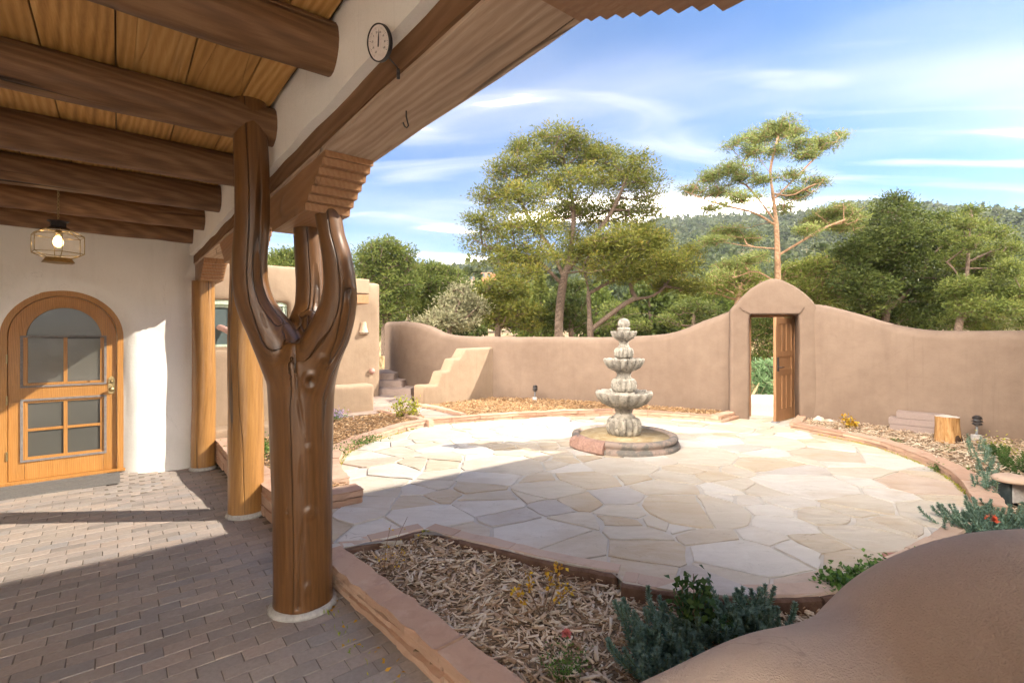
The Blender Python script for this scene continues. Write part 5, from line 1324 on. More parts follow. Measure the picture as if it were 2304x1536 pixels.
# ================================================================== HANGING LANTERN
lx, lyc = AT(131, 545, 4.14).x, 4.14
lt = empty('hanging_lantern', (lx, lyc, 2.24), 'faceted clear glass lantern with thin brass edges and a lit bulb hanging from the rafters', 'lantern')
LZ = lambda y: EYE - (y - HY) / FPX * lyc
def hexr(r, z, ph=0.35): return [Vector((lx + r * math.cos(ph + math.pi / 3 * i), lyc + r * math.sin(ph + math.pi / 3 * i), z)) for i in range(6)]
rT, rM_, rB = 0.085, 0.178, 0.09
H_ = [hexr(rT, LZ(517)), hexr(rM_, LZ(531)), hexr(rM_, LZ(570)), hexr(rB, LZ(581)), hexr(0.115, LZ(591))]
seg = []
for i in range(6):
    j = (i + 1) % 6
    for k in range(3): seg.append(([H_[k][i], H_[k + 1][i]], 0.0035))
    for k in range(4): seg.append(([H_[k][i], H_[k][j]], 0.0035))
tubes('brass_edges', seg, M['brass'], lt, 5)
for k in range(3):
    for i in range(6):
        j = (i + 1) % 6; me = bpy.data.meshes.new('pane'); me.from_pydata([tuple(H_[k][i]), tuple(H_[k][j]), tuple(H_[k + 1][j]), tuple(H_[k + 1][i])], [], [(0, 1, 2, 3)])
        o = link('pane', me, M['clear'], lt, smooth=False)
bm = bmesh.new(); A = [bm.verts.new(v) for v in H_[3]]; B = [bm.verts.new(v) for v in H_[4]]
for i in range(6): bm.faces.new((A[i], A[(i + 1) % 6], B[(i + 1) % 6], B[i]))
bm.faces.new(B); bm.faces.new(A); from_bm('base', bm, M['brass'], lt)
bm = bmesh.new(); A = [bm.verts.new(v) for v in hexr(0.10, LZ(519))]; B = [bm.verts.new(v) for v in hexr(0.055, LZ(511))]; Cc = [bm.verts.new(v) for v in hexr(0.055, LZ(501))]; Dd = [bm.verts.new(v) for v in hexr(0.08, LZ(498))]
for P_, Q_ in ((A, B), (B, Cc), (Cc, Dd)):
    for i in range(6): bm.faces.new((P_[i], P_[(i + 1) % 6], Q_[(i + 1) % 6], Q_[i]))
bm.faces.new(Dd); from_bm('cap', bm, M['darkmetal'], lt)
seg = []; z = LZ(499); i = 0
while z < 2.98:
    ax = Vector((1, 0, 0)) if i % 2 else Vector((0, 1, 0)); c = Vector((lx, lyc, z + 0.016))
    ring = [c + ax * (0.007 * math.cos(a)) + Vector((0, 0, 0.019 * math.sin(a))) for a in np.linspace(0, 2 * math.pi, 9)]; seg.append((ring, 0.0022)); z += 0.030; i += 1
tubes('chain', seg, M['brass'], lt, 5)
lathe('socket', [(0.018, LZ(530)), (0.02, LZ(524)), (0.02, LZ(518))], M['brass'], lt, (lx, lyc, 0), 16)
lathe('bulb_glass', [(0.012, LZ(530)), (0.028, LZ(536)), (0.036, LZ(545)), (0.030, LZ(552)), (0.012, LZ(556)), (0.002, LZ(557))], M['bulbglass'], lt, (lx, lyc, 0), 24)
lathe('bulb', [(0.008, LZ(534)), (0.017, LZ(540)), (0.019, LZ(546)), (0.010, LZ(551)), (0.001, LZ(552))], M['bulb'], lt, (lx, lyc, 0), 20)
ll = bpy.data.lights.new('bulb_light', 'POINT'); lo_ = bpy.data.objects.new('bulb_light', ll); COL.objects.link(lo_); ll.energy = 1.2; ll.color = (1, 0.70, 0.40); ll.shadow_soft_size = 0.03; lo_.location = (lx, lyc, LZ(545)); adopt(lo_, lt)

# ================================================================== THERMOMETER AND HOOK
tcn = AT(853, 97, 1.64); th_ = empty('dial_thermometer', tcn, 'round dial thermometer on a bent black rod standing off the porch beam', 'thermometer')
nrm = (W(-1, -0.25, 0) * 0.95 + Vector((0, 0, -0.25))).normalized(); xa = Vector((0, 0, 1)).cross(nrm).normalized(); ya = nrm.cross(xa).normalized()
TM = Matrix(((xa.x, ya.x, nrm.x, tcn.x), (xa.y, ya.y, nrm.y, tcn.y), (xa.z, ya.z, nrm.z, tcn.z), (0, 0, 0, 1)))
def on_dial(name, prof, mat, k=40): o = lathe(name, prof, mat, None, (0, 0, 0), k, caps=name != 'rim'); adopt_xf(o, TM, th_); autosmooth(o, 30); return o
rd_ = 0.056
on_dial('rim', [(rd_ * 0.95, -0.012), (rd_ * 1.02, -0.008), (rd_ * 1.02, 0.004), (rd_ * 0.96, 0.006), (rd_ * 0.94, 0.002)], M['darkmetal'])
on_dial('dial', [(rd_ * 0.95, -0.002), (rd_ * 0.95, 0.001), (0.001, 0.0012)], M['dial'])
bm = bmesh.new()
for i in range(41):
    a = rad(225 - 270 * i / 40); big = i % 5 == 0; r0 = rd_ * (0.70 if big else 0.76); r1 = rd_ * 0.82; wv = 0.0006 if big else 0.0003
    d = Vector((math.cos(a), math.sin(a), 0)); p_ = Vector((-d.y, d.x, 0)); bm.faces.new([bm.verts.new(q + Vector((0, 0, 0.0022))) for q in (d * r0 - p_ * wv, d * r1 - p_ * wv, d * r1 + p_ * wv, d * r0 + p_ * wv)])
o = from_bm('scale_mark', bm, M['darkmetal']); adopt_xf(o, TM, th_); tag(o, kind='stuff')
bm = bmesh.new(); a = rad(68); d = Vector((math.cos(a), math.sin(a), 0)); p_ = Vector((-d.y, d.x, 0))
bm.faces.new([bm.verts.new(q + Vector((0, 0, 0.0035))) for q in (d * -0.012 - p_ * 0.0035, d * 0.012 - p_ * 0.0035, d * 0.044, d * 0.012 + p_ * 0.0035, d * -0.012 + p_ * 0.0035)])
o = from_bm('needle', bm, M['darkmetal']); adopt_xf(o, TM, th_)
for i in range(9):       # numerals round the dial
    tx = bpy.data.curves.new('numeral', 'FONT'); tx.body = str(-60 + 20 * i + 0); tx.size = 0.0085; tx.align_x = 'CENTER'; tx.align_y = 'CENTER'; tx.extrude = 0.0001
    a = rad(225 - 270 * i / 8); to0 = bpy.data.objects.new('numeral_source', tx); COL.objects.link(to0); dg = bpy.context.evaluated_depsgraph_get(); tme = bpy.data.meshes.new_from_object(to0.evaluated_get(dg)); bpy.data.objects.remove(to0); tme.materials.clear(); tme.materials.append(M['darkmetal']); to = bpy.data.objects.new('numeral', tme); COL.objects.link(to)
    adopt_xf(to, TM @ Matrix.Translation((math.cos(a) * rd_ * 0.56, math.sin(a) * rd_ * 0.56, 0.0025)), th_)
tubes('rod', [([AT(869, 124, 1.645), AT(894, 152, 1.69), AT(896, 164, 1.71)], 0.0024), ([AT(896, 155, 1.71), AT(896, 178, 1.715)], 0.006)], M['darkmetal'], th_, 8)
hp = [(914, 250), (914, 262), (917, 276), (919, 283), (915, 288), (910, 284), (907, 276)]
hk = tubes('metal_hook', [([AT(x, y, 2.005) for x, y in hp], 0.003)], M['darkmetal']); tag(hk, 'small rusty wire hook screwed under the porch beam', 'hook')

# ================================================================== WALL FITTINGS
def on_block(px, py, v): # point on the far block's face (v = const)
    r = (px - CX) / FPX; Y = v / (-ST * r + CT); return AT(px, py, Y), Y
p, Yb = on_block(818, 737, 11.0 - 0.01)
sc = empty('wall_sconce', p, 'flared pale ceramic wall sconce with small pierced holes along its lower rim', 'sconce')
k = 24; V, F = [], []
pr_ = [(0.055, 0.13), (0.058, 0.11), (0.062, 0.10), (0.065, 0.05), (0.085, -0.04), (0.105, -0.11), (0.108, -0.145), (0.098, -0.145), (0.060, 0.08)]
for r_, z in pr_:
    for a in range(k + 1):
        t_ = math.pi * a / k; V.append(tuple(W(*UV(p.x, p.y)) + W(r_ * math.cos(t_), -r_ * 1.0 * math.sin(t_)) + Vector((0, 0, p.z + z))))
for i in range(len(pr_) - 1):
    for a in range(k): F.append((i * (k + 1) + a, i * (k + 1) + a + 1, (i + 1) * (k + 1) + a + 1, (i + 1) * (k + 1) + a))
me = bpy.data.meshes.new('shade'); me.from_pydata(V, [], F); link('shade', me, M['cream'], sc)
bm = bmesh.new()
for i in range(11):
    t_ = math.pi * (i + 0.5) / 11; c = W(*UV(p.x, p.y)) + W(0.109 * math.cos(t_), -0.109 * math.sin(t_)) + Vector((0, 0, p.z - 0.12)); box_bm(bm, c - Vector((.006, .006, .012)), c + Vector((.006, .006, .012)))
tag(from_bm('rim_hole', bm, M['darkmetal'], sc), kind='stuff')
p, Yb = on_block(836, 834, 11.0)
bx_ = empty('wall_outlet_cover', p, 'small round pinkish fitting on the tan wall below the sconce', 'fitting')
o = lathe('cover', [(0.065, 0.0), (0.068, 0.03), (0.055, 0.075), (0.03, 0.09), (0.001, 0.092)], M['canalemetal'], None, (0, 0, 0), 20); adopt_xf(o, Matrix.Translation(p) @ PORCH @ Matrix.Rotation(rad(90), 4, 'X'), bx_)
lathe('nozzle', [(0.012, -0.09), (0.014, -0.02), (0.012, 0)], M['canalemetal'], bx_, p + W(0, -0.05), 12)

# ================================================================== PATH LIGHTS
def path_light(px, py_base, hpx, label):
    b = G(px, py_base, 0.215); s = b.y / FPX; h = hpx * s
    o = empty('path_light', b, label, 'path light', 'tiered garden path lights')
    box_m = bmesh.new(); box_bm(box_m, b + Vector((-.045, -.04, -0.02)), b + Vector((.045, .04, .075)), None, 0.006); from_bm('base_block', box_m, M['lampgrey'], o)
    tube('stem', [b + Vector((0, 0, 0.06)), b + Vector((0.01, 0, h * 0.60))], 0.013, M['greydark'], o, 12)
    c = b + Vector((0.01, 0, 0)); R_ = h * 0.17
    lathe('lens', [(R_ * .45, h * .58), (R_ * .70, h * .62), (R_ * .72, h * .86), (R_ * .5, h * .93)], M['greydark'], o, c, 24)
    for z, rr in ((0.66, 1.0), (0.77, 1.12), (0.88, 1.0)): lathe('louver', [(R_ * rr, h * (z - 0.02)), (R_ * rr * 0.98, h * z), (R_ * 0.6, h * (z + 0.055)), (R_ * 0.6, h * (z + 0.03))], M['darkmetal'], o, c, 28)
    lathe('cap', [(R_ * .9, h * .90), (R_ * .75, h * .955), (R_ * .3, h * 1.0), (0.002, h * 1.0)], M['darkmetal'], o, c, 24)
path_light(2197, 990, 56, 'dark tiered path light on a stem standing in the chips right of the stump')
path_light(1203, 901, 35, 'small dark tiered path light standing by the back wall left of the fountain')
# mushroom light with a grey box body
b = G(2280, 1140, 0.14); ml = empty('mushroom_light', b, 'stubby garden light with a pale stone mushroom cap and grey metal box body', 'garden light')
s_ = b.y / FPX; z = lambda y: 0.14 + (1140 - y) * s_
bmx = bmesh.new(); box_bm(bmx, b + Vector((-0.052, -0.05, 0.05)), b + Vector((0.062, 0.06, z(1085) - .14)), None, 0.006); from_bm('housing', bmx, M['lampgrey'], ml)
bmx = bmesh.new(); box_bm(bmx, b + Vector((-0.078, -0.045, -0.02)), b + Vector((-0.053, 0.06, z(1085) - .14)), None, 0.004); from_bm('side_plate', bmx, M['lampblack'], ml)
bmx = bmesh.new(); box_bm(bmx, b + Vector((0.063, -0.045, -0.02)), b + Vector((0.080, 0.06, z(1085) - .14)), None, 0.004); from_bm('side_plate', bmx, M['lampblack'], ml)
cap = lathe('cap', [(0.09, 0.0), (0.132, 0.006), (0.142, 0.022), (0.132, 0.042), (0.10, 0.055), (0.04, 0.062), (0.001, 0.063)], M['edgetop'], ml, b + Vector((0, 0, z(1084) - 0.14)), 40)

# ================================================================== STUMP, STACKED BRICKS, ROCKS
b = G(2150, 997, 0.215); sp = empty('tree_stump', b, 'upright orange brown cut log with dark crumbling bark at its foot', 'stump')
V, F = [], []; k = 40; zs = np.linspace(-0.03, 0.335, 16)
for i, z in enumerate(zs):
    for a in range(k):
        th = 2 * math.pi * a / k; r = 0.128 * (1 + 0.16 * max(0, 1 - (z + .03) / 0.22)) * (1 + 0.10 * fbm((math.cos(th) * 1.6, math.sin(th) * 1.6, z * 1.5), 3) + 0.03 * math.sin(th * 9 + z * 3))
        V.append((b.x + r * math.cos(th), b.y + 0.12 + r * math.sin(th), b.z + z + (0.01 * fbm((math.cos(th), math.sin(th), 4), 2) if i == 15 else 0)))
for i in range(15):
    for a in range(k): q = (a + 1) % k; F.append((i * k + a, i * k + q, (i + 1) * k + q, (i + 1) * k + a))
me = bpy.data.meshes.new('log'); me.from_pydata(V, [], F); link('log', me, M['stump'], sp)
me = bpy.data.meshes.new('cut_top'); me.from_pydata(V[15 * k:], [], [tuple(range(k))]); link('cut_top', me, M['pebble'], sp, smooth=False)
V, F = [], []; kk = 14
for i in range(9):
    z = -0.03 + 0.15 * i / 8
    for a in range(kk + 1):
        th = rad(-100 + 105 * a / kk); lim = 0.16 * (1 - 0.5 * abs(a / kk - 0.5)); r = 0.158 * (1 + 0.12 * fbm((th * 3, z * 18, 2), 4)) - 0.03 * (i / 8) ** 2
        V.append((b.x + r * math.cos(th), b.y + 0.12 + r * math.sin(th), b.z + z + 0.012 * fbm((th * 5, 1, z * 9), 2)))
for i in range(8):
    for a in range(kk): F.append((i * (kk + 1) + a, i * (kk + 1) + a + 1, (i + 1) * (kk + 1) + a + 1, (i + 1) * (kk + 1) + a))
me = bpy.data.meshes.new('bark'); me.from_pydata(V, [], F); o = link('bark', me, M['stumpbark'], sp); m_ = o.modifiers.new('t', 'SOLIDIFY'); m_.thickness = 0.02
# stack of three grey long bricks against the wall
bb = G(2058, 975, 0.215); wd = Vector((0.71, -0.70, 0)); wnm = Vector((0.70, 0.71, 0)); sc_ = bb.y / FPX
labels = ['bottom grey block of the stack leaning by the courtyard wall', 'middle grey block of the stack by the courtyard wall, longest of the three', 'topmost grey block of the stack by the courtyard wall, left end set back']
hh = 0.098
for i, (a0, a1) in enumerate(((-0.30, 0.30), (-0.31, 0.29), (-0.22, 0.31))):
    c = bb + wnm * 0.16; ang = math.atan2(wd.y, wd.x) + (0.02 if i != 1 else -0.02)
    bm = bmesh.new(); box_bm(bm, (a0, -0.10, 0), (a1, 0.10, hh - 0.003), None, 0.006)
    o = from_bm('paver_block', bm, M['greybrick']); o.location = c + Vector((0, 0, i * hh)); o.rotation_euler = (0, 0, ang); tag(o, labels[i], 'block', 'grey blocks stacked by the wall')
def rock(name, c, sx, sy, sz, mat, seed, label=None, cat=None, group=None, parent=None, sub=3):
    bm = bmesh.new(); bmesh.ops.create_icosphere(bm, subdivisions=sub, radius=1)
    for v in bm.verts:
        p = v.co.copy(); d = 1 + 0.28 * fbm(p * 1.1 + Vector((seed, 0, 0)), 3); v.co = Vector((p.x * sx * d, p.y * sy * d, max(-0.3, p.z) * sz * d))
    o = from_bm(name, bm, mat, None, True); o.location = c; adopt(o, parent); tag(o, label, cat, group); return o
rock('garden_rock', G(1843, 946, 0.22), 0.085, 0.07, 0.075, M['pebble'], 1, 'pale rounded rock on the chips just right of the gateway', 'rock')
rock('garden_rock', G(1865, 947, 0.22), 0.085, 0.05, 0.035, M['pebble'], 2, 'flat grey white rock lying beside the rounder pale rock by the gateway', 'rock')
for i, (px, py, Yd, s) in enumerate(((1700, 918, 12.2, .30), (1722, 922, 12.4, .33), (1745, 915, 12.8, .30), (1705, 905, 13.0, .28), (1737, 930, 11.9, .22), (1770, 920, 12.4, .30), (1790, 925, 12.0, .25))):
    rock('boulder', AT(px, py, Yd), s, s * .8, s * .75, M['pebble'], 5 + i, ['pale boulder seen through the left of the gate opening', 'large pale boulder in the middle of the gate opening', 'pale boulder beside the open gate leaf', 'pale boulder behind the others under the juniper', 'small low boulder at the front of the row beyond the gate', 'pale boulder hidden behind the open gate leaf', 'pale boulder seen through the hinge gap of the gate'][i], 'boulder', 'boulders beyond the gate')
ga = [tuple((g0 + gdir * a + gn * b_).xy) for a, b_ in ((-0.6, 0.35), (1.6, 0.35), (3.2, 3.6), (-1.0, 4.4))]
prism('gravel_drive', ga, -0.05, 0.162, M['pebble'], None).name; bpy.data.objects['gravel_drive']['kind'] = 'structure'

# ================================================================== TREES
def leaf_quads(centers, dirs, L, Wd, rng, tilt=0.5):
    """flat blades: centers (n,3), dirs (n,3) unit; returns quads (n,4,3)"""
    n = len(centers); rv = rng.normal(size=(n, 3)); side = np.cross(dirs, rv); side /= np.linalg.norm(side, axis=1)[:, None] + 1e-9
    l = (L * rng.uniform(0.7, 1.25, n))[:, None]; w = (Wd * rng.uniform(0.7, 1.25, n))[:, None]
    a = centers - side * w * 0.35; b = centers + side * w * 0.35; c = centers + dirs * l + side * w * 0.5; d = centers + dirs * l - side * w * 0.5
    return np.stack([a, b, c, d], 1)
def quads_obj(name, Q, tint, mat, parent=None):
    n = len(Q); me = np_mesh(name, Q.reshape(-1, 3), np.arange(n * 4).reshape(n, 4), tint)
    return link(name, me, mat, parent, smooth=False)
def branches_mesh(name, pos, par, rad_, mat, parent, minr=0.0, k=6):
    idx = [i for i in range(len(pos)) if par[i] >= 0 and rad_[i] >= minr]
    A = pos[[par[i] for i in idx]]; B = pos[idx]; ra = np.minimum(rad_[[par[i] for i in idx]], rad_[idx] * 1.6); rb_ = rad_[idx]
    D = B - A; L = np.linalg.norm(D, axis=1)[:, None] + 1e-9; D = D / L
    ref = np.where(np.abs(D[:, 2:3]) > 0.9, np.array([[1.0, 0, 0]]), np.array([[0, 0, 1.0]]))
    X = np.cross(D, ref); X /= np.linalg.norm(X, axis=1)[:, None] + 1e-9; Y = np.cross(D, X)
    th = np.arange(k) * 2 * np.pi / k; cs = np.cos(th)[None, :, None]; sn = np.sin(th)[None, :, None]
    B = B + D * np.minimum(rb_, 0.04)[:, None] * 0.5
    ringA = A[:, None] + (X[:, None] * cs + Y[:, None] * sn) * ra[:, None, None]; ringB = B[:, None] + (X[:, None] * cs + Y[:, None] * sn) * rb_[:, None, None]
    V = np.concatenate([ringA, ringB], 1).reshape(-1, 3); n = len(idx); base = (np.arange(n) * 2 * k)[:, None]
    F = []
    for a in range(k): b = (a + 1) % k; F.append(np.concatenate([base + a, base + b, base + k + b, base + k + a], 1))
    F = np.stack(F, 1).reshape(-1, 4); return link(name, np_mesh(name, V, F), mat, parent, True)
def grow(trunks, blobs, n, seed, r_trunk, shell=0.55, up=0.15, bend=0.3, cost_path=0.25, exp=2.05):
    """attractors in the crown blobs, each joined to the nearest sensible branch point"""
    rng = np.random.default_rng(seed); pos, par = [], []
    for ti, T in enumerate(trunks):
        P = resample(catmull([t_[:3] for t_ in T], 5), 0.22); start = -1
        if ti > 0:
            d = np.linalg.norm(np.array(pos) - np.array(P[0]), axis=1); start = int(np.argmin(d))
        for i, p in enumerate(P):
            pos.append(tuple(p)); par.append(start if i == 0 else len(pos) - 2)
    ntrunk = len(pos)
    w = np.array([b[3] * b[4] * b[5] for b in blobs]) ** 0.75; w /= w.sum(); which = rng.choice(len(blobs), n, p=w); att = []
    for b_ in which:
        cx0, cy0, cz0, rx, ry, rz = blobs[b_][:6]; d = rng.normal(size=3); d /= np.linalg.norm(d)
        if d[2] < 0 and rng.random() < 0.45: d[2] *= -1
        q = (shell + (1 - shell) * rng.random()) if rng.random() < 0.8 else rng.random() ** 0.5
        att.append((cx0 + d[0] * rx * q, cy0 + d[1] * ry * q, cz0 + d[2] * rz * q))
    att = np.array(att); tp_ = np.array(pos); d0 = np.array([np.min(np.linalg.norm(tp_ - a, axis=1)) for a in att]); order = np.argsort(d0)
    pos = [np.array(p) for p in pos]; plen = [0.0] * ntrunk
    for i in range(ntrunk): plen[i] = 0.0
    PA = np.zeros((ntrunk + n * 14, 3)); PA[:ntrunk] = np.array(pos); PL = np.zeros(len(PA)); cnt = ntrunk; tips = []
    for oi in order:
        a = att[oi]; dv = PA[:cnt] - a; d = np.linalg.norm(dv, axis=1)
        pen = np.where(dv[:, 2] > 0, dv[:, 2] * 0.9, 0) + np.where(np.arange(cnt) < 3, 5, 0)
        j = int(np.argmin(d + cost_path * PL[:cnt] + pen)); s_ = PA[j]; L = d[j]; m = max(1, min(12, int(L / 0.3)))
        mid_ = (s_ + a) / 2 + rng.normal(size=3) * L * 0.08 + np.array([0, 0, -bend * L * 0.25 if a[2] > s_[2] else bend * L * 0.3]); prev = j
        for q in range(1, m + 1):
            t_ = q / m; p = (1 - t_) ** 2 * s_ + 2 * t_ * (1 - t_) * mid_ + t_ * t_ * a + (rng.normal(size=3) * 0.02 if q < m else 0)
            if cnt >= len(PA): break
            PA[cnt] = p; par.append(prev); PL[cnt] = PL[prev] + np.linalg.norm(p - PA[prev]); prev = cnt; cnt += 1
        tips.append(prev)
    pos = PA[:cnt]; area_ = np.zeros(cnt); ch = np.zeros(cnt, bool)
    for i in range(cnt - 1, -1, -1):
        if area_[i] == 0: area_[i] = 1
        if par[i] >= 0: area_[par[i]] += area_[i]
    r = area_ ** (1 / exp); r = r / r[0] * r_trunk; r = np.maximum(r, 0.006)
    return pos, par, r, np.array(tips), rng
def needles(pos, tips, rng, per, spread, L, Wd, flat=0.6, upb=0.35, extra=None):
    c = pos[tips]; n = len(c); clump = rng.random(n)
    cen = np.repeat(c, per, 0); off = rng.normal(size=(n * per, 3)) * np.array([1, 1, flat]) * spread
    d = off / (np.linalg.norm(off, axis=1)[:, None] + 1e-6) + rng.normal(size=off.shape) * 0.55 + np.array([0, 0, upb]); d /= np.linalg.norm(d, axis=1)[:, None]
    Q = leaf_quads(cen + off, d, L, Wd, rng)
    t_ = np.clip(np.repeat(clump, per) * 0.55 + rng.random(n * per) * 0.35 + np.clip(off[:, 2] / spread, -1, 1) * 0.12 + 0.05, 0, 1)
    return Q, t_
def blobs_px(L, Y, dr=1.0, jit=None):
    out = []; x0 = min(b[0] for b in L); x1 = max(b[0] for b in L); half = (x1 - x0) / 2 * Y / FPX
    for i, b in enumerate(L):
        px, py, rx, ry = b[:4]; dy = b[4] if len(b) > 4 else 0.0
        if jit is not None: dx = (px - (x0 + x1) / 2) * Y / FPX * 0.75; dy = jit.uniform(-0.75, 0.75) * math.sqrt(max(0.04, half ** 2 - dx ** 2))
        c = AT(px, py, Y + dy); s = (Y + dy) / FPX
        out.append((c.x, c.y, c.z, rx * s, max(rx * s * dr, 0.3), ry * s))
    return out
def trunk_px(L, Y): return [AT(p[0], p[1], Y + (p[2] if len(p) > 2 else 0)) for p in L]
def tree(label, trunks, blobs, Y, n, seed, r_trunk, per, spread, L, Wd, leaf, bark='bark', cat='tree', group='trees beyond the courtyard wall', dr=1.0, name='pine_tree', k=6, jitter=True, fat=(1.15, 1.35), **kw):
    T = [trunk_px(t_, Y) for t_ in trunks]
    B = blobs_px([(b_[0], b_[1], b_[2] * fat[0], b_[3] * fat[1]) + tuple(b_[4:]) for b_ in blobs], Y, dr, random.Random(seed) if jitter else None)
    pos, par, r, tips, rng = grow(T, B, n, seed, r_trunk, **kw)
    o = empty(name, T[0][0], label, cat, group); branches_mesh('trunk', pos, par, r, M[bark], o, 0.0, k)
    Q, t_ = needles(pos, tips, rng, per, spread, L, Wd); quads_obj('crown', Q, t_, M[leaf], o)
    return o
gy = 0.0
tree('largest broad piñon with a rounded crown rising over the wall left of the gateway', [[(1257, 800), (1257, 745), (1260, 690), (1268, 630), (1285, 560), (1290, 480), (1280, 400)], [(1268, 625), (1240, 560), (1190, 490), (1160, 420)], [(1275, 610), (1330, 540), (1380, 470), (1410, 400)], [(1265, 640), (1200, 580), (1120, 565), (1070, 540)]],
     [(1250, 325, 55, 28), (1300, 345, 50, 28), (1180, 350, 42, 28), (1140, 395, 40, 28), (1225, 385, 60, 32), (1350, 365, 50, 28), (1430, 380, 38, 30), (1458, 420, 32, 30), (1400, 420, 45, 30), (1110, 450, 42, 25), (1180, 450, 55, 28), (1290, 420, 65, 35), (1085, 505, 40, 22), (1062, 545, 26, 18), (1130, 530, 45, 25), (1200, 520, 55, 30), (1290, 500, 60, 38), (1370, 490, 55, 32), (1440, 480, 42, 28), (1100, 575, 40, 16), (1160, 580, 50, 22), (1230, 580, 50, 26), (1310, 570, 55, 32), (1385, 550, 50, 32), (1450, 540, 40, 28), (1350, 615, 45, 22), (1170, 620, 55, 18)],
     15.5, 1250, 11, 0.145, 62, 0.150, 0.070, 0.026, 'pinon', name='pine_tree')
tree('leaning piñon with low bare twisted limbs just right of the largest tree', [[(1330, 800), (1328, 745), (1325, 690), (1322, 640), (1312, 600), (1330, 570)], [(1332, 740), (1370, 710), (1420, 675), (1462, 668), (1490, 650), (1520, 610), (1545, 580)], [(1335, 745), (1380, 722), (1430, 705), (1480, 712), (1530, 735)], [(1325, 660), (1360, 640), (1395, 620), (1420, 590)], [(1430, 668), (1418, 640), (1450, 620), (1490, 600)]],
     [(1345, 560, 35, 22), (1400, 570, 45, 25), (1455, 560, 40, 25), (1490, 590, 38, 22), (1530, 600, 35, 25), (1550, 570, 22, 18), (1440, 615, 40, 16), (1500, 640, 38, 14), (1395, 620, 30, 14), (1560, 650, 28, 14), (1480, 545, 25, 20)],
     15.0, 520, 12, 0.105, 52, 0.14, 0.068, 0.025, 'pinon', name='pine_tree', shell=0.3)
tree('tall open pine with airy tiers of branches rising behind the gateway', [[(1752, 800), (1754, 720), (1750, 650), (1749, 560), (1745, 490), (1738, 430), (1733, 385), (1745, 330), (1757, 280)], [(1749, 510), (1700, 480), (1640, 465), (1590, 450), (1540, 430)], [(1740, 450), (1790, 400), (1840, 350), (1890, 310)], [(1733, 390), (1700, 350), (1650, 325)], [(1750, 575), (1800, 545), (1850, 515), (1900, 495)], [(1750, 560), (1690, 555), (1630, 545)], [(1752, 640), (1700, 610), (1650, 625), (1620, 610)], [(1738, 435), (1780, 440), (1820, 420), (1850, 410)], [(1745, 500), (1700, 440), (1660, 400), (1630, 395)]],
     [(1757, 288, 28, 16, 0), (1735, 305, 30, 14, 0), (1785, 300, 22, 12, 0), (1700, 315, 32, 13, 0), (1655, 322, 22, 10, 0), (1690, 345, 25, 10, 0), (1800, 325, 28, 10, 0), (1850, 325, 30, 12, 0), (1885, 308, 20, 8, 0), (1820, 350, 25, 9, 0), (1740, 345, 28, 12, 0), (1640, 385, 32, 12, 0), (1600, 400, 26, 10, 0), (1670, 400, 30, 12, 0), (1560, 428, 28, 8, 0), (1610, 435, 35, 10, 0), (1665, 450, 35, 12, 0), (1710, 410, 22, 12, 0), (1780, 395, 24, 10, 0), (1835, 412, 26, 10, 0), (1790, 440, 28, 14, 0), (1760, 470, 24, 10, 0), (1880, 478, 40, 13, 0), (1920, 490, 22, 9, 0), (1850, 500, 34, 12, 0), (1900, 510, 32, 12, 0), (1820, 520, 26, 10, 0), (1640, 525, 34, 12, 0), (1600, 545, 28, 9, 0), (1680, 540, 24, 10, 0), (1640, 600, 32, 12, 0), (1690, 585, 30, 12, 0), (1620, 620, 24, 10, 0), (1600, 470, 28, 8, 0)],
     14.0, 2300, 13, 0.085, 24, 0.075, 0.058, 0.017, 'openpine', 'barkred', name='pine_tree', shell=0.1, bend=0.15, cost_path=0.1, exp=1.85, fat=(1.45, 1.5))
tree('dense dark juniper with a lumpy peaked top at the right', [[(1985, 800), (1990, 740), (2000, 660), (2010, 560), (2015, 480)], [(1988, 740), (1940, 690), (1920, 620)], [(1995, 700), (2060, 640), (2100, 570)]],
     [(2015, 465, 22, 22), (1990, 500, 32, 30), (2045, 500, 30, 28), (1955, 530, 32, 28), (2010, 545, 42, 35), (2070, 535, 32, 32), (2110, 520, 26, 30), (2130, 560, 26, 30), (1920, 575, 34, 30), (1975, 595, 45, 36), (2040, 600, 46, 38), (2100, 610, 38, 36), (1915, 640, 32, 32), (1965, 660, 42, 36), (2030, 670, 48, 38), (2100, 680, 44, 34), (2140, 640, 22, 34), (1960, 715, 36, 24), (2040, 725, 50, 22), (2110, 735, 40, 22)],
     16.5, 1100, 14, 0.13, 60, 0.15, 0.070, 0.038, 'darkjun', name='juniper_tree', shell=0.6)
tree('slender pale trunked pine with a pointed top nearest the right edge', [[(2152, 800), (2155, 745), (2172, 660), (2178, 580), (2184, 500), (2186, 472)], [(2160, 720), (2210, 690), (2260, 670), (2300, 640)], [(2172, 650), (2150, 610), (2130, 590)], [(2178, 590), (2220, 570), (2250, 560)]],
     [(2185, 482, 14, 14), (2170, 505, 22, 12), (2210, 515, 24, 13), (2240, 530, 22, 13), (2150, 540, 24, 14), (2190, 550, 22, 12), (2255, 565, 28, 16), (2220, 580, 28, 14), (2150, 590, 28, 18), (2200, 615, 30, 15), (2262, 610, 26, 16), (2160, 650, 30, 18), (2235, 650, 34, 18), (2290, 665, 32, 20), (2190, 690, 34, 18), (2250, 705, 36, 20), (2310, 715, 32, 22), (2160, 725, 28, 14), (2215, 735, 34, 14)],
     14.5, 850, 15, 0.095, 46, 0.13, 0.062, 0.022, 'pinon2', name='pine_tree', shell=0.35)
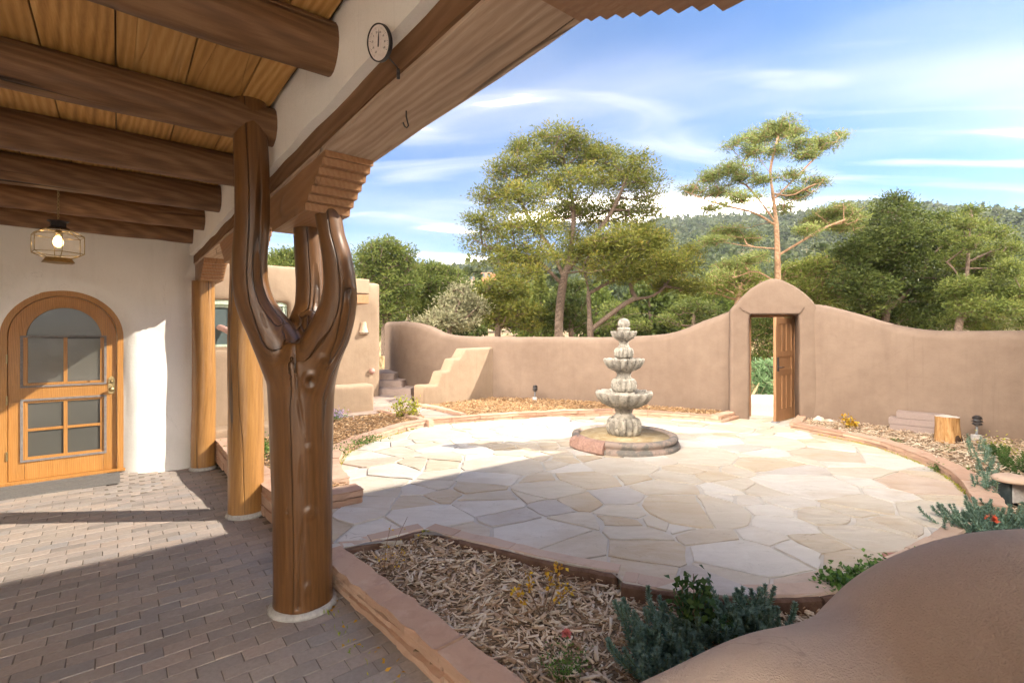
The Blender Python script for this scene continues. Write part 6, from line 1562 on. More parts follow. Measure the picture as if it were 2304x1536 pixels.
tree('wide yellow green pine spreading low behind the right shoulder of the gateway', [[(1838, 800), (1838, 740), (1845, 690), (1850, 640), (1850, 600)], [(1840, 700), (1790, 660), (1760, 630)], [(1845, 680), (1890, 640), (1905, 610)]],
     [(1850, 595, 38, 16), (1810, 605, 36, 16), (1890, 610, 32, 18), (1780, 625, 30, 16), (1840, 630, 45, 20), (1895, 645, 30, 20), (1800, 655, 40, 20), (1860, 670, 40, 22), (1760, 655, 28, 16), (1900, 690, 26, 22), (1820, 695, 38, 20), (1750, 690, 30, 18)],
     18.5, 520, 16, 0.16, 28, 0.13, 0.085, 0.034, 'yellowpine', 'barkred', name='pine_tree')
tree('shorter yellow green pine showing above the wall left of the gateway', [[(1650, 800), (1650, 740), (1660, 680), (1665, 640)]],
     [(1665, 615, 34, 16), (1630, 630, 30, 16), (1690, 635, 30, 16), (1610, 650, 24, 14), (1655, 655, 38, 18)],
     22.0, 260, 17, 0.13, 26, 0.14, 0.09, 0.036, 'yellowpine', 'barkred', name='pine_tree')
tree('flat topped piñon at the far left rising behind the corner block', [[(868, 800), (868, 745), (870, 690), (868, 620), (866, 570)], [(868, 680), (830, 640), (815, 610)], [(869, 660), (905, 630), (920, 600)]],
     [(866, 558, 34, 16), (835, 572, 30, 16), (900, 575, 30, 18), (815, 598, 24, 16), (870, 595, 45, 20), (920, 605, 24, 18), (830, 630, 34, 20), (885, 635, 40, 22), (925, 645, 24, 18), (850, 670, 40, 20), (905, 680, 34, 20), (870, 705, 38, 16)],
     19.0, 560, 18, 0.18, 28, 0.14, 0.09, 0.040, 'pinon2', name='pine_tree')
tree('rounded piñon standing just right of the flat topped one', [[(975, 800), (975, 745), (978, 700), (980, 650)], [(976, 720), (1010, 680), (1025, 650)]],
     [(975, 612, 32, 16), (1010, 622, 26, 16), (945, 632, 26, 18), (985, 645, 42, 20), (1030, 650, 20, 20), (950, 670, 34, 20), (1000, 680, 34, 22), (965, 705, 36, 18)],
     21.0, 480, 19, 0.16, 28, 0.14, 0.09, 0.042, 'pinon2', name='pine_tree')
tree('pale silvery olive tree over the dip in the courtyard wall', [[(1010, 800), (1010, 750), (1020, 715), (1035, 680)], [(1012, 745), (990, 720), (975, 705)], [(1015, 735), (1050, 715), (1065, 700)]],
     [(1035, 655, 22, 18), (1055, 680, 24, 20), (1020, 690, 30, 20), (1060, 710, 26, 18), (1000, 715, 34, 18), (1035, 730, 40, 16), (960, 725, 30, 12), (1080, 695, 16, 16)],
     17.0, 380, 20, 0.09, 26, 0.13, 0.07, 0.034, 'olive', name='olive_tree', shell=0.2)
tree('bushy dark piñon in front of the distant red houses', [[(1120, 800), (1120, 745), (1125, 700), (1128, 660)]],
     [(1128, 645, 34, 18), (1095, 660, 26, 18), (1155, 665, 30, 20), (1110, 690, 34, 22), (1165, 700, 28, 22), (1130, 720, 40, 18), (1200, 715, 24, 20), (1185, 735, 24, 12)],
     20.0, 460, 21, 0.14, 28, 0.14, 0.09, 0.042, 'pinon', name='pine_tree')
tree('small dark juniper between the two tall trunks', [[(1285, 800), (1285, 740), (1285, 690)]],
     [(1285, 655, 28, 20), (1262, 690, 30, 22), (1305, 690, 28, 24), (1285, 725, 42, 20), (1235, 725, 26, 18)],
     21.0, 330, 22, 0.12, 30, 0.13, 0.09, 0.05, 'darkjun', name='juniper_tree', shell=0.6)
tree('low green piñon beside the right trunk above the wall', [[(1390, 800), (1390, 745), (1395, 715)]],
     [(1380, 700, 26, 16), (1410, 715, 26, 14), (1370, 728, 28, 14), (1430, 735, 28, 12)],
     26.0, 220, 23, 0.12, 28, 0.15, 0.10, 0.046, 'pinon2', name='pine_tree')
tree('scrubby piñon at the foot of the wall rise left of the gateway', [[(1560, 800), (1560, 740), (1562, 705)]],
     [(1560, 690, 26, 14), (1530, 705, 24, 14), (1590, 700, 26, 14), (1550, 722, 34, 12), (1500, 725, 24, 12)],
     25.0, 240, 24, 0.12, 28, 0.15, 0.10, 0.046, 'pinon2', name='pine_tree')
tree('treetop showing over the house roof between the limbs of the forked post', [[(640, 760), (642, 690), (645, 620), (645, 590)]],
     [(645, 578, 24, 12), (622, 592, 18, 10), (668, 585, 16, 12), (640, 610, 36, 16), (690, 600, 20, 14)],
     15.0, 280, 25, 0.12, 28, 0.11, 0.07, 0.030, 'pinon2', name='pine_tree')
tree('pale scrub bush at the far right over the wall', [[(2290, 800), (2290, 760), (2288, 735)]],
     [(2290, 715, 24, 14), (2265, 730, 26, 12), (2310, 730, 26, 14)],
     18.0, 200, 26, 0.06, 26, 0.13, 0.07, 0.030, 'olive', name='bush', shell=0.2)
tree('blue green juniper bush in the gate opening behind the boulders', [[(1720, 925), (1722, 890), (1725, 860)], [(1722, 900), (1700, 875), (1690, 860)], [(1722, 900), (1755, 880), (1775, 860)]],
     [(1722, 830, 26, 14, 0), (1745, 850, 26, 16, 0.2), (1700, 860, 24, 16, -0.1), (1730, 885, 34, 16, 0), (1760, 890, 26, 16, 0.2), (1705, 895, 22, 12, 0), (1790, 870, 24, 22, 0.3)],
     12.6, 330, 27, 0.05, 26, 0.085, 0.075, 0.022, 'bluejun', name='juniper_bush', cat='bush', group='bushes beyond the gate', jitter=False)
tree('pine whose lower branches fill the upper gate opening', [[(1770, 930), (1768, 850), (1765, 780), (1755, 700)]],
     [(1725, 730, 34, 16, 0), (1760, 745, 30, 18, 0), (1700, 760, 26, 16, 0), (1740, 785, 34, 16, 0), (1780, 780, 24, 20, 0), (1715, 810, 28, 12, 0)],
     16.5, 330, 28, 0.10, 26, 0.12, 0.08, 0.026, 'pinon2', 'barkred', name='pine_tree', jitter=False)

# farther scattered trees: individuals up to 70 m, then the wooded mountain as one mass
def small_tree_quads(c, h, w, rng, nq, L, kind):
    d = rng.normal(size=(nq, 3)); d /= np.linalg.norm(d, axis=1)[:, None]
    t_ = rng.random(nq)
    if kind == 0:   # rounded
        r = (0.65 + 0.35 * rng.random(nq)) * (1 + 0.25 * np.sin(3 * np.arctan2(d[:, 1], d[:, 0]) + c[0])); P = d * r[:, None] * np.array([w, w, h * 0.45]) + np.array([0, 0, h * 0.55])
    else:           # conical
        z = t_ ** 1.3; a = rng.random(nq) * 2 * np.pi; rr = (1 - z) * w * (0.75 + 0.35 * rng.random(nq)) * (1 + 0.15 * np.sin(z * 28)); P = np.stack([np.cos(a) * rr, np.sin(a) * rr, h * (0.1 + 0.9 * z)], 1); d = np.stack([np.cos(a), np.sin(a), 0.3 + 0 * a], 1)
    dd = d + rng.normal(size=d.shape) * 0.5; dd /= np.linalg.norm(dd, axis=1)[:, None]
    Q = leaf_quads(P + np.array(c), dd, L, L * 0.8, rng)
    tint = np.clip(rng.random() * 0.5 + 0.25 + (P[:, 2] / h - 0.5) * 0.3 + rng.normal(size=nq) * 0.12, 0, 1); return Q, tint
rng = np.random.default_rng(77); kept = 0
names_lab = ['rounded piñon on the slope %s', 'darker juniper on the slope %s', 'pointed pine on the slope %s']
spots = [(915, 24, 'behind the left tree group'), (1045, 30, 'over the dip of the wall'), (1215, 32, 'left of the tallest trunk'), (1340, 30, 'between the forked trunks'), (1460, 28, 'above the fountain top'), (1510, 34, 'above the rising wall'), (1605, 32, 'left of the gateway hump'), (1700, 34, 'behind the open pine'), (1790, 36, 'just over the gateway hump'), (1930, 30, 'between gateway and dark juniper'), (2075, 34, 'behind the dark juniper'), (2140, 38, 'between juniper and pointed pine'), (2230, 30, 'behind the pointed pine'), (2290, 36, 'at the far right edge'), (1080, 44, 'below the red houses'), (1170, 40, 'left of the adobe house'), (1240, 46, 'right of the adobe house'), (1430, 44, 'higher above the fountain'), (1560, 48, 'higher above the rising wall'), (1640, 52, 'higher left of the gateway')]
for i, (px, Yd, where) in enumerate(spots):
    x = (px - CX) / FPX * Yd; z = land_z(x, Yd); k_ = i % 3; h = rng.uniform(3.4, 4.8) if k_ < 2 else rng.uniform(4.5, 6); w = h * (0.42 if k_ == 0 else 0.38 if k_ == 1 else 0.24)
    Q, t_ = small_tree_quads((x, Yd, z), h, w, rng, 2600, 0.15 + Yd * 0.0022, 0 if k_ < 2 else 1)
    o = empty('slope_tree', (x, Yd, z), names_lab[k_] % where, 'tree', 'trees on the near slope')
    quads_obj('crown', Q, t_, M[['pinon2', 'darkjun', 'pinon2'][k_]], o)
    tube('trunk', [Vector((x, Yd, z - 0.2)), Vector((x + 0.1, Yd, z + h * 0.4)), Vector((x, Yd, z + h * 0.8))], [0.16, 0.11, 0.03], M['bark'], o, 7)
QS, TS = [], []; n_far = 0
for _ in range(26000):
    r_ = 50 + 480 * rng.random() ** 0.75; a_ = rng.uniform(rad(-50), rad(62)); x, y = r_ * math.sin(a_), r_ * math.cos(a_)
    px = CX + FPX * x / y
    if px < 700 or px > 2400: continue
    dens = mnoise.noise(Vector((x * 0.02, y * 0.02, 5))) ; need = 0.15 + max(0, (r_ - 60) / 130)
    if dens + 0.35 + need * 0.8 < rng.random(): continue
    z = land_z(x, y) - 0.2; con = rng.random() < 0.35 + 0.3 * (r_ > 300); h = rng.uniform(3.5, 6.5) * (1.35 if r_ > 300 else 1) * (1.2 if con else 0.85); w = h * (0.24 if con else 0.42)
    nq = 190 if r_ < 110 else 80 if r_ < 220 else 44
    Q, t_ = small_tree_quads((x, y, z), h, w, rng, nq, h * (0.095 if r_ < 110 else 0.14 if r_ < 220 else 0.19), 1 if con else 0); QS.append(Q); TS.append(t_); n_far += 1
    if n_far > 9000: break
print('far trees', n_far)
tag(quads_obj('forest', np.concatenate(QS), np.concatenate(TS), M['farforest']), 'pine and juniper woods covering the far mountain side', kind='stuff')
# adobe houses on the hillside
def far_house(px, py, Yd, wpx, hpx, col, label, wins, blue=False):
    c = AT(px, py, Yd); s = Yd / FPX; w, h = wpx * s, hpx * s; o = empty('hillside_house', c, label, 'house', 'houses on the hillside')
    bm = bmesh.new(); box_bm(bm, (c.x - w / 2, Yd - 1, c.z - h / 2 - 3), (c.x + w * 0.18, Yd + 6, c.z + h / 2), None, 0.15); box_bm(bm, (c.x + w * 0.181, Yd - 0.2, c.z - h / 2 - 3), (c.x + w / 2, Yd + 6, c.z + h * 0.30), None, 0.15)
    from_bm('wall', bm, col, o)
    for (fx_, fz_) in wins:
        bm = bmesh.new(); box_bm(bm, (c.x + fx_ * w - 0.35, Yd - 1.04, c.z + fz_ * h - 0.45), (c.x + fx_ * w + 0.35, Yd - 0.9, c.z + fz_ * h + 0.45)); from_bm('window', bm, M['winglass'], o)
    if blue:
        bm = bmesh.new(); box_bm(bm, (c.x - w * .54, Yd - 1.6, c.z + h / 2 + 0.01), (c.x + w * .54, Yd + 6, c.z + h / 2 + 0.35)); from_bm('roof', bm, simple('teal_roof', (0.12, 0.30, 0.36), 0.5), o)
M['redadobe'] = simple('red_adobe', (0.46, 0.22, 0.13), 0.9, spec=0.1)
far_house(1210, 668, 62, 38, 26, M['redadobe'], 'small red adobe house on the slope left of the tallest trunk', [(-0.25, 0.05), (0.05, 0.2)])
far_house(1100, 620, 120, 60, 12, M['redadobe'], 'long dark red house on the ridge over the dip in the wall', [(-0.2, 0.0), (0.0, 0.0)])
far_house(1062, 626, 118, 12, 12, M['adobe_tan'], 'tiny pinkish house left of the long red one on the ridge', [(-0.1, 0.1)])
far_house(1530, 697, 75, 60, 9, M['adobe_tan'], 'low house with a teal roof among trees above the rising wall', [(-0.3, 0.0)], True)

# ================================================================== WOOD CHIPS
def chips(name, poly, n, lmin, lmax, mat, zfun, seed, near=None, label=None):
    rng = np.random.default_rng(seed); xs = [p[0] for p in poly]; ys = [p[1] for p in poly]; P = []
    while len(P) < n:
        x, y = rng.uniform(min(xs), max(xs)), rng.uniform(min(ys), max(ys))
        if pt_in(poly, x, y) and (near is None or near(x, y, rng)): P.append((x, y))
    P = np.array(P); n = len(P); z = np.array([zfun(x, y) for x, y in P]) + rng.random(n) ** 1.5 * 0.035
    L = lmin + (lmax - lmin) * rng.random(n) ** 2.0; Wd = L * rng.uniform(0.10, 0.26, n) + 0.002; T = L * rng.uniform(0.03, 0.08, n) + 0.001
    a = rng.random(n) * 2 * np.pi; tl = rng.normal(size=n) * 0.28; tw = rng.normal(size=n) * 0.4
    d = np.stack([np.cos(a) * np.cos(tl), np.sin(a) * np.cos(tl), np.sin(tl)], 1); s = np.stack([-np.sin(a), np.cos(a), 0 * a], 1); u = np.cross(d, s)
    s2 = s * np.cos(tw)[:, None] + u * np.sin(tw)[:, None]; u2 = np.cross(d, s2); C = np.concatenate([P, z[:, None]], 1)
    V = []
    tapers = rng.uniform(0.35, 1.0, (n, 2))
    for (e, f, g) in ((-1, -1, -1), (1, -1, -1), (1, 1, -1), (-1, 1, -1), (-1, -1, 1), (1, -1, 1), (1, 1, 1), (-1, 1, 1)):
        tp_ = tapers[:, 0 if e < 0 else 1]; V.append(C + d * (e * L / 2)[:, None] + s2 * (f * Wd / 2 * tp_)[:, None] + u2 * (g * T / 2)[:, None])
    V = np.stack(V, 1).reshape(-1, 3); F0 = np.array([(0, 3, 2, 1), (4, 5, 6, 7), (0, 1, 5, 4), (1, 2, 6, 5), (2, 3, 7, 6), (3, 0, 4, 7)]); F = (np.arange(n)[:, None, None] * 8 + F0[None]).reshape(-1, 4)
    o = link(name, np_mesh(name, V, F), mat, None, smooth=False); return tag(o, label, kind='stuff')
chips('wood_chips', bed_near, 15000, 0.025, 0.095, M['chip'], bed_z, 1, lambda x, y, r: y < 3.9 and x < 2.6 and x > -1.2, 'dry grey brown wood chips covering the nearest bed')
chips('wood_chips', bed_near, 9000, 0.025, 0.085, M['chip'], bed_z, 2, lambda x, y, r: (x >= 2.6 or y >= 3.9) and x < 1.15 * y + 1 and y > 2.8, 'wood chips covering the right bed')
chips('wood_chips', bed_left, 8000, 0.03, 0.085, M['chip2'], bed_z, 3, None, 'sunlit wood chips covering the left bed')
chips('wood_chips', bed_back, 10000, 0.03, 0.10, M['chip2'], bed_z, 4, None, 'sunlit wood chips covering the back bed')

# ================================================================== SMALL PLANTS
def diamonds(cen, d, L, Wd, rng, fold=0.25):
    n = len(cen); rv = rng.normal(size=(n, 3)) * 0.5 + np.array([0, 0, 1.0]); side = np.cross(d, rv); side /= np.linalg.norm(side, axis=1)[:, None] + 1e-9
    L = (L * rng.uniform(0.7, 1.2, n))[:, None]; w = (Wd * rng.uniform(0.75, 1.2, n))[:, None]; up = np.cross(side, d)
    a = cen; b = cen + d * L * 0.45 + side * w * 0.5 + up * w * fold; c = cen + d * L; e = cen + d * L * 0.45 - side * w * 0.5 + up * w * fold
    return np.stack([a, b, c, e], 1)
def brush_stem(P, R, n, L, Wd, rng, lean=0.7):
    """leafy bottle brush stem: leaves in spirals along a path"""
    P = np.array([tuple(p) for p in P]); m = len(P) - 1; s = np.linspace(0.02, 1, n) * m; i = np.minimum(s.astype(int), m - 1); f = (s - i)[:, None]
    c = P[i] * (1 - f) + P[i + 1] * f; t_ = P[i + 1] - P[i]; t_ /= np.linalg.norm(t_, axis=1)[:, None]
    a = np.arange(n) * 2.399; ref = np.cross(t_, np.array([0.3, 0.2, 1.0])); ref /= np.linalg.norm(ref, axis=1)[:, None]; r2 = np.cross(t_, ref)
    out = ref * np.cos(a)[:, None] + r2 * np.sin(a)[:, None]; d = out + t_ * lean + rng.normal(size=out.shape) * 0.12; d /= np.linalg.norm(d, axis=1)[:, None]
    k = (1.0 - 0.45 * (s / m) ** 3); Q = diamonds(c, d, L * k, Wd * k, rng, 0.1); return Q, np.clip(0.25 + 0.5 * (s / m) + rng.normal(size=n) * 0.15, 0, 1)
def succulent(name, label, bases, rng_seed, ln, L, Wd, per, mat='sedum', cat='plant', lean_dir=(0, 0), spread=0.5, group=None, rise=0.8):
    rng = np.random.default_rng(rng_seed); o = empty(name, bases[0], label, cat, group); QS, TS, seg = [], [], []
    for b in bases:
        az = rng.uniform(0, 2 * math.pi); ls = ln * rng.uniform(0.7, 1.2); dx, dy = math.cos(az) * spread + lean_dir[0], math.sin(az) * spread + lean_dir[1]
        P = [Vector(b), Vector(b) + Vector((dx * ls * 0.45, dy * ls * 0.45, ls * 0.32 * rise)), Vector(b) + Vector((dx * ls * 0.8, dy * ls * 0.8, ls * 0.75 * rise)), Vector(b) + Vector((dx * ls * 0.9, dy * ls * 0.9, ls * rise))]
        P = catmull(P, 4); Q, t_ = brush_stem(P, 0, per, L, Wd, rng); QS.append(Q); TS.append(t_); seg.append((P, 0.0022))
    quads_obj('leaves', np.concatenate(QS), np.concatenate(TS), M[mat], o); tubes('stems', seg, M['greenstem'], o, 4); return o
def scatter_base(pxpy, z, n, seed, jitter):
    rg = random.Random(seed); out = []
    for _ in range(n):
        x, y = rg.choice(pxpy); g = G(x, y, z); out.append((g.x + rg.gauss(0, jitter), g.y + rg.gauss(0, jitter), z)); 
    return out
succulent('succulent_clump', 'grey green spiky succulent spreading over the chips against the near adobe shoulder', scatter_base([(1500, 1490), (1520, 1470), (1530, 1460), (1560, 1450), (1610, 1440), (1660, 1430), (1500, 1520), (1560, 1500), (1620, 1470), (1700, 1425), (1700, 1430), (1740, 1412), (1470, 1520)], 0.06, 150, 1, 0.06), 5, 0.20, 0.030, 0.011, 150, spread=0.75, lean_dir=(-0.25, 0.1))
succulent('succulent_clump', 'grey green succulent trailing over the right patio edge below the mushroom light', scatter_base([(2205, 1190), (2235, 1195), (2265, 1190), (2295, 1185), (2240, 1215), (2280, 1215), (2200, 1215), (2180, 1200)], 0.10, 100, 2, 0.08), 6, 0.21, 0.029, 0.010, 130, spread=0.9, lean_dir=(-0.3, 0))
for i, (pts, lab) in enumerate((([(2200, 1030), (2205, 1050), (2215, 1075), (2225, 1100), (2232, 1130), (2210, 1120)], 'row of upright dark green leafy stems left of the mushroom light'), ([(2238, 1035), (2250, 1045), (2262, 1060), (2275, 1070), (2295, 1075)], 'scattered leafy green stems behind the mushroom light'))):
    succulent('leafy_plant', lab, [tuple(G(x + random.uniform(-5, 5), y + random.uniform(-6, 6), 0.14)) for x, y in pts for _ in range(7)], 8 + i, 0.22, 0.035, 0.013, 70, 'sedum' if i == 0 else 'darkleaf', spread=0.4, rise=1.0)
def flower(name, c, r, mat, label, cat='flower', n=34, seed=1):
    rng = np.random.default_rng(seed); k = np.arange(n); a = k * 2.399; el = np.linspace(1.35, 0.05, n); d = np.stack([np.cos(a) * np.cos(el), np.sin(a) * np.cos(el), np.sin(el)], 1)
    cen = np.array(tuple(c))[None] + d * r * 0.25; Q = diamonds(cen, d, np.full(n, r), np.full(n, r * 0.75), rng, 0.3)
    o = link(name, np_mesh(name, Q.reshape(-1, 3), np.arange(n * 4).reshape(n, 4)), mat, None, False); tag(o, label, cat); return o
flower('coral_flower', AT(2231, 1171, 3.75), 0.040, M['rosecoral'], 'round coral red flower sitting in the grey green succulent at the right')
def shrub(name, label, stems, leafmat_, Lf, Wf, nleaf, seed, stem_r=0.003, stemmat='drystem', cat='shrub', bare=0.3, sprd=0.02, extra=None, group=None):
    """stems: lists of world points; leaves sit on the outer part of every stem"""
    rng = np.random.default_rng(seed); o = empty(name, stems[0][0], label, cat, group); seg, C, D = [], [], []
    for st in stems:
        P = catmull(st, 4); seg.append((P, [stem_r * (1.15 - 0.8 * i / len(P)) for i in range(len(P))])); m = len(P)
        for _ in range(nleaf):
            i = int(rng.uniform(bare, 1) * (m - 1)); C.append(tuple(P[i] + Vector(rng.normal(size=3) * sprd))); d = rng.normal(size=3) + np.array([0, 0, 0.3]); D.append(d / np.linalg.norm(d))
    C, D = np.array(C), np.array(D); Q = diamonds(C, D, np.full(len(C), Lf), np.full(len(C), Wf), rng)
    quads_obj('leaves', Q, rng.random(len(C)), M[leafmat_], o); tubes('stems', seg, M[stemmat], o, 5); return o
def fan(base_px, z, tips, Y=None, jit=0.0, seed=1):
    b = G(base_px[0], base_px[1], z); Yb = Y or b.y; rg = random.Random(seed); out = []
    for (x, y) in tips:
        t_ = AT(x, y, Yb + rg.uniform(-jit, jit)); md = b.lerp(t_, 0.5) + Vector((rg.uniform(-.02, .02), rg.uniform(-.02, .02), 0.01)); out.append([b + Vector((rg.uniform(-.01, .01), rg.uniform(-.01, .01), -0.01)), md, t_])
    return out
sh = shrub('rose_bush', 'small green leaved rose bush standing in the chips behind the spiky succulent', fan((1560, 1445), 0.06, [(1560, 1290), (1535, 1300), (1590, 1300), (1520, 1345), (1600, 1340), (1555, 1360), (1610, 1380), (1530, 1390), (1580, 1400), (1640, 1395), (1600, 1420), (1650, 1420), (1570, 1330)], jit=0.10, seed=3), 'darkleaf', 0.042, 0.036, 34, 31, 0.004, 'drystem', bare=0.45, sprd=0.020)
rng = np.random.default_rng(4)
shrub('rose_bush', 'nearly bare thorny rose with clusters of yellow leaves in the middle of the near bed', fan((1215, 1385), 0.06, [(1252, 1262), (1190, 1290), (1155, 1325)], jit=0.05, seed=5) + fan((1225, 1388), 0.06, [(1262, 1268), (1285, 1325)], jit=0.05, seed=6), 'yellowleaf', 0.026, 0.020, 26, 32, 0.004, 'drystem', bare=0.5, sprd=0.014)
shrub('rose_bush', 'thin dry rose canes with few yellow leaves, left corner of the near bed', fan((868, 1298), 0.07, [(917, 1162), (880, 1180), (955, 1195), (905, 1235), (850, 1250), (940, 1240)], jit=0.06, seed=7), 'yellowleaf', 0.020, 0.014, 7, 33, 0.0028, 'drystem', bare=0.45, sprd=0.012)
shrub('rose_bush', 'low fine leaved rose with one pink bloom at the front of the near bed', fan((1262, 1530), 0.05, [(1275, 1432), (1235, 1450), (1320, 1450), (1290, 1465), (1240, 1480), (1215, 1490), (1325, 1490), (1270, 1470), (1300, 1500), (1250, 1510)], jit=0.08, seed=8), 'greenleaf', 0.016, 0.009, 44, 34, 0.002, 'greenstem', bare=0.25, sprd=0.022)
flower('pink_rose', AT(1275, 1428, 2.42), 0.026, M['rosepink'], 'small pink rose bloom on the fine leaved rose at the front of the near bed')
shrub('leaf_sprig', 'bright yellow green leaf sprig in the left corner of the near bed', fan((952, 1222), 0.06, [(958, 1196), (948, 1202), (966, 1204)], seed=9), 'limeleaf', 0.030, 0.022, 9, 35, 0.002, 'greenstem', cat='plant', sprd=0.012)
def mound(name, label, px_list, z, n, Lf, Wf, mat, seed, jit, h, cat='plant', group=None):
    rng = np.random.default_rng(seed); C = []
    for _ in range(n):
        x, y = px_list[rng.integers(len(px_list))]; g = G(x, y, z); C.append((g.x + rng.normal() * jit, g.y + rng.normal() * jit, z + abs(rng.normal()) * h))
    C = np.array(C); D = rng.normal(size=(n, 3)) * np.array([1, 1, 0.4]) + np.array([0, 0, 0.25]); D /= np.linalg.norm(D, axis=1)[:, None]
    Q = diamonds(C, D, np.full(n, Lf), np.full(n, Wf), rng); o_ = empty(name, tuple(C[0]), label, cat, group); quads_obj('leaves', Q, rng.random(n), M[mat], o_); return o_
mound('ivy_patch', 'low patch of round leaved green ground ivy where the patio edge meets the adobe shoulder', [(1880, 1330), (1900, 1320), (1925, 1312), (1950, 1305), (1970, 1298), (1990, 1290), (1905, 1340), (1930, 1335), (1945, 1325), (1960, 1318), (1990, 1305), (1870, 1335)], 0.10, 3000, 0.032, 0.030, 'greenleaf', 41, 0.05, 0.035)
mound('ivy_sprig', 'tiny green sprig poking over the adobe shoulder at the patio rim', [(2068, 1240)], 0.14, 26, 0.022, 0.018, 'greenleaf', 42, 0.014, 0.02)
mound('ground_cover', 'bright green ground cover in the left bed behind the planter wall', [(570, 1020), (600, 1012), (600, 1030), (620, 1015), (590, 1000), (550, 1010)], 0.21, 900, 0.03, 0.022, 'greenleaf', 43, 0.10, 0.05)
mound('ground_cover', 'green creeping plants along the left curb of the patio', [(775, 1010), (800, 1000), (820, 995), (840, 988), (760, 1020)], 0.21, 700, 0.028, 0.02, 'greenleaf', 44, 0.07, 0.03)
mound('aster', 'lilac flowering aster at the foot of the low bench wall', [(757, 945), (765, 938), (750, 940)], 0.22, 300, 0.035, 0.02, 'greenleaf', 45, 0.06, 0.06)
rng = np.random.default_rng(5); n = 240; g = G(757, 948, 0.22); C = np.array([g.x, g.y, g.z]) + rng.normal(size=(n, 3)) * np.array([0.09, 0.06, 0.045]) + np.array([0, 0, 0.13]); D = rng.normal(size=(n, 3)) + np.array([0, -.3, .6]); D /= np.linalg.norm(D, axis=1)[:, None]
o = link('petals', np_mesh('petals', diamonds(C, D, np.full(n, .022), np.full(n, .014), rng).reshape(-1, 3), np.arange(n * 4).reshape(n, 4)), M['purple'], bpy.data.objects['aster'], False)
shrub('young_shrub', 'small leafy shrub with yellow and reddish tips left of the stepped buttress', fan((903, 938), 0.22, [(898, 895), (912, 890), (890, 905), (920, 905), (905, 900), (885, 915), (925, 918)], jit=0.12, seed=11), 'limeleaf', 0.045, 0.028, 46, 36, 0.004, 'drystem', bare=0.15, sprd=0.04)
shrub('young_shrub', 'second small leafy shrub nearest the foot of the stepped buttress', fan((931, 938), 0.22, [(928, 895), (938, 900), (924, 905), (942, 912), (932, 910)], jit=0.10, seed=12), 'limeleaf', 0.045, 0.028, 44, 37, 0.004, 'drystem', bare=0.15, sprd=0.035)
shrub('yellow_plant', 'yellow leaved plant by the wall between the gateway and the stacked grey blocks', fan((1912, 962), 0.22, [(1893, 934), (1905, 936), (1915, 942), (1925, 950), (1898, 942), (1930, 955)], jit=0.05, seed=13), 'yellowleaf', 0.05, 0.03, 22, 38, 0.003, 'greenstem', cat='plant', bare=0.3, sprd=0.025)
for i, (x, y, s_, lab) in enumerate(((2132, 1022, 0.05, 'small green weed tuft in the chips below the stump'), (2015, 996, 0.03, 'tiny green weed in the chips below the grey blocks'), (2112, 1057, 0.04, 'little dark weed beside the right curb'), (2170, 1062, 0.04, 'second little dark weed between curb and leafy stems'), (2240, 1008, 0.09, 'light green leafy clump below the path light'), (2285, 1030, 0.07, 'light green clump at the right edge behind the mushroom light'), (1340, 905, 0.06, 'dark green tuft at the foot of the back wall behind the fountain'))):
    mound('weed_tuft', lab, [(x, y)], 0.20 if y < 1010 else 0.17, 160, 0.035, 0.012, 'limeleaf' if i in (4, 5) else 'greenleaf', 50 + i, s_, s_ * 0.8)
# grass in the curb joints and between porch bricks
rng = np.random.default_rng(9); C = []
for _ in range(420):
    k_ = rng.integers(0, 6); p = left_kerb[k_ + 1]; q = left_kerb[k_ + 2] if k_ < 5 else left_kerb[k_ + 1]; f = rng.random()
    C.append((p[0] + (q[0] - p[0]) * f + rng.normal() * .015 + 0.02, p[1] + (q[1] - p[1]) * f + rng.normal() * .015, PZ))
for _ in range(420):
    k_ = rng.integers(2, 8); p, q = right_kerb[k_ - 1], right_kerb[k_]; f = rng.random(); C.append((p[0] + (q[0] - p[0]) * f - 0.015 + rng.normal() * .01, p[1] + (q[1] - p[1]) * f + rng.normal() * .01, PZ))
for _ in range(60): C.append(tuple(W(0.98 + rng.normal() * .03, rng.uniform(1.9, 3.3), 0)))
C = np.array(C); D = rng.normal(size=C.shape) * np.array([.6, .6, .2]) + np.array([0, 0, .8]); D /= np.linalg.norm(D, axis=1)[:, None]
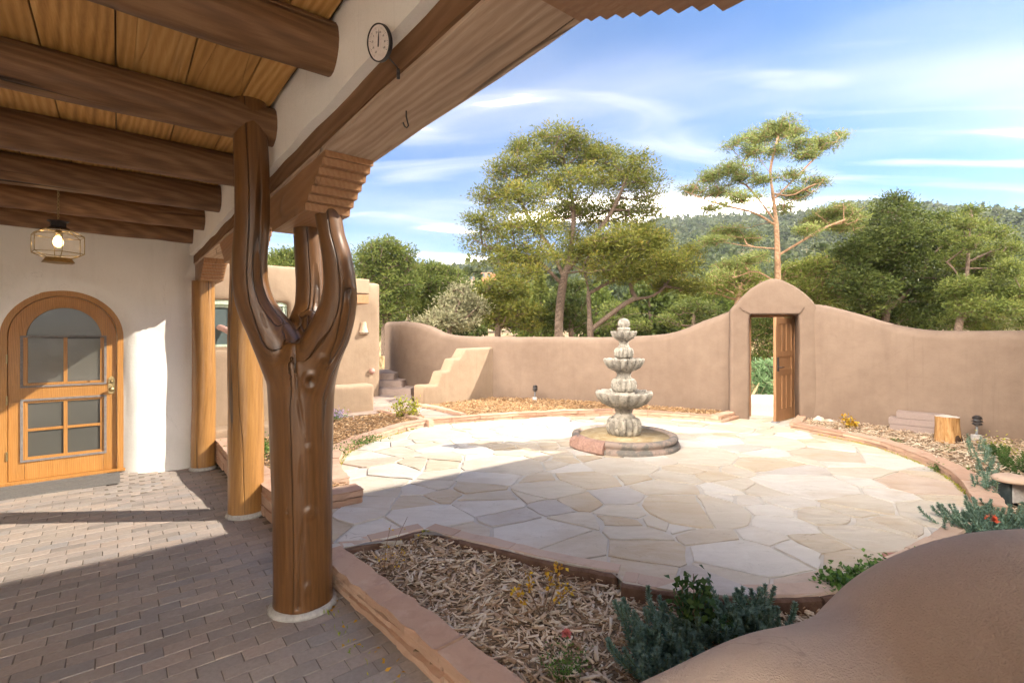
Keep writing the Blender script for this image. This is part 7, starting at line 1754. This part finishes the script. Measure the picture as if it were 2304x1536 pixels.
tag(quads_obj('joint_weeds', diamonds(C, D, np.full(len(C), .03), np.full(len(C), .008), rng), rng.random(len(C)), M['limeleaf']), kind='stuff')
# fallen leaves on the bricks
C = np.array([tuple(W(rng.choice([1.0, 1.02, 0.98]) + rng.normal() * .04, rng.uniform(1.8, 3.4), 0.006)) for _ in range(26)]); D = rng.normal(size=C.shape) * np.array([1, 1, .1]); D /= np.linalg.norm(D, axis=1)[:, None]
tag(quads_obj('fallen_leaves', diamonds(C, D, np.full(len(C), .03), np.full(len(C), .018), rng), rng.random(len(C)) * .4, M['yellowleaf']), kind='stuff')
# dry grass beyond the wall
n = 9000; az = rng.uniform(rad(-32), rad(50), n); r_ = rng.uniform(13.5, 34, n); X, Y_ = r_ * np.sin(az), r_ * np.cos(az); Zg = np.array([land_z(a, b) for a, b in zip(X, Y_)])
C = np.stack([X, Y_, Zg], 1); D = rng.normal(size=C.shape) * np.array([.5, .5, .1]) + np.array([0, 0, 1.]); D /= np.linalg.norm(D, axis=1)[:, None]
M['drygrass'] = leafmat('dry_grass', [(0.34, 0.24, 0.11), (0.52, 0.40, 0.22), (0.60, 0.50, 0.30)])
tag(quads_obj('grass', diamonds(C, D, np.full(n, .42), np.full(n, .07), rng), rng.random(n), M['drygrass']), 'dry straw coloured grass beyond the wall', kind='stuff')

bm = bmesh.new(); box_bm(bm, (-2600, -2600, -75), (2600, 2600, 190)); hz = from_bm('haze', bm); tag(hz, kind='stuff')
t = NT('thin_air'); t.n.remove(t.b); pv = t.add('ShaderNodeVolumePrincipled'); pv.inputs['Density'].default_value = 0.00022; pv.inputs['Color'].default_value = (0.80, 0.88, 1.0, 1); pv.inputs['Anisotropy'].default_value = 0.2
t.l.new(pv.outputs[0], t.n['Material Output'].inputs['Volume']); hz.data.materials.append(t.m)

rng = np.random.default_rng(61)
chips('bark_fines', bed_near, 9000, 0.008, 0.022, M['chip2'], bed_z, 7, lambda x, y, r: y < 3.9 and x < 2.6 and x > -1.2, 'small dark bark crumbs between the chips of the nearest bed')
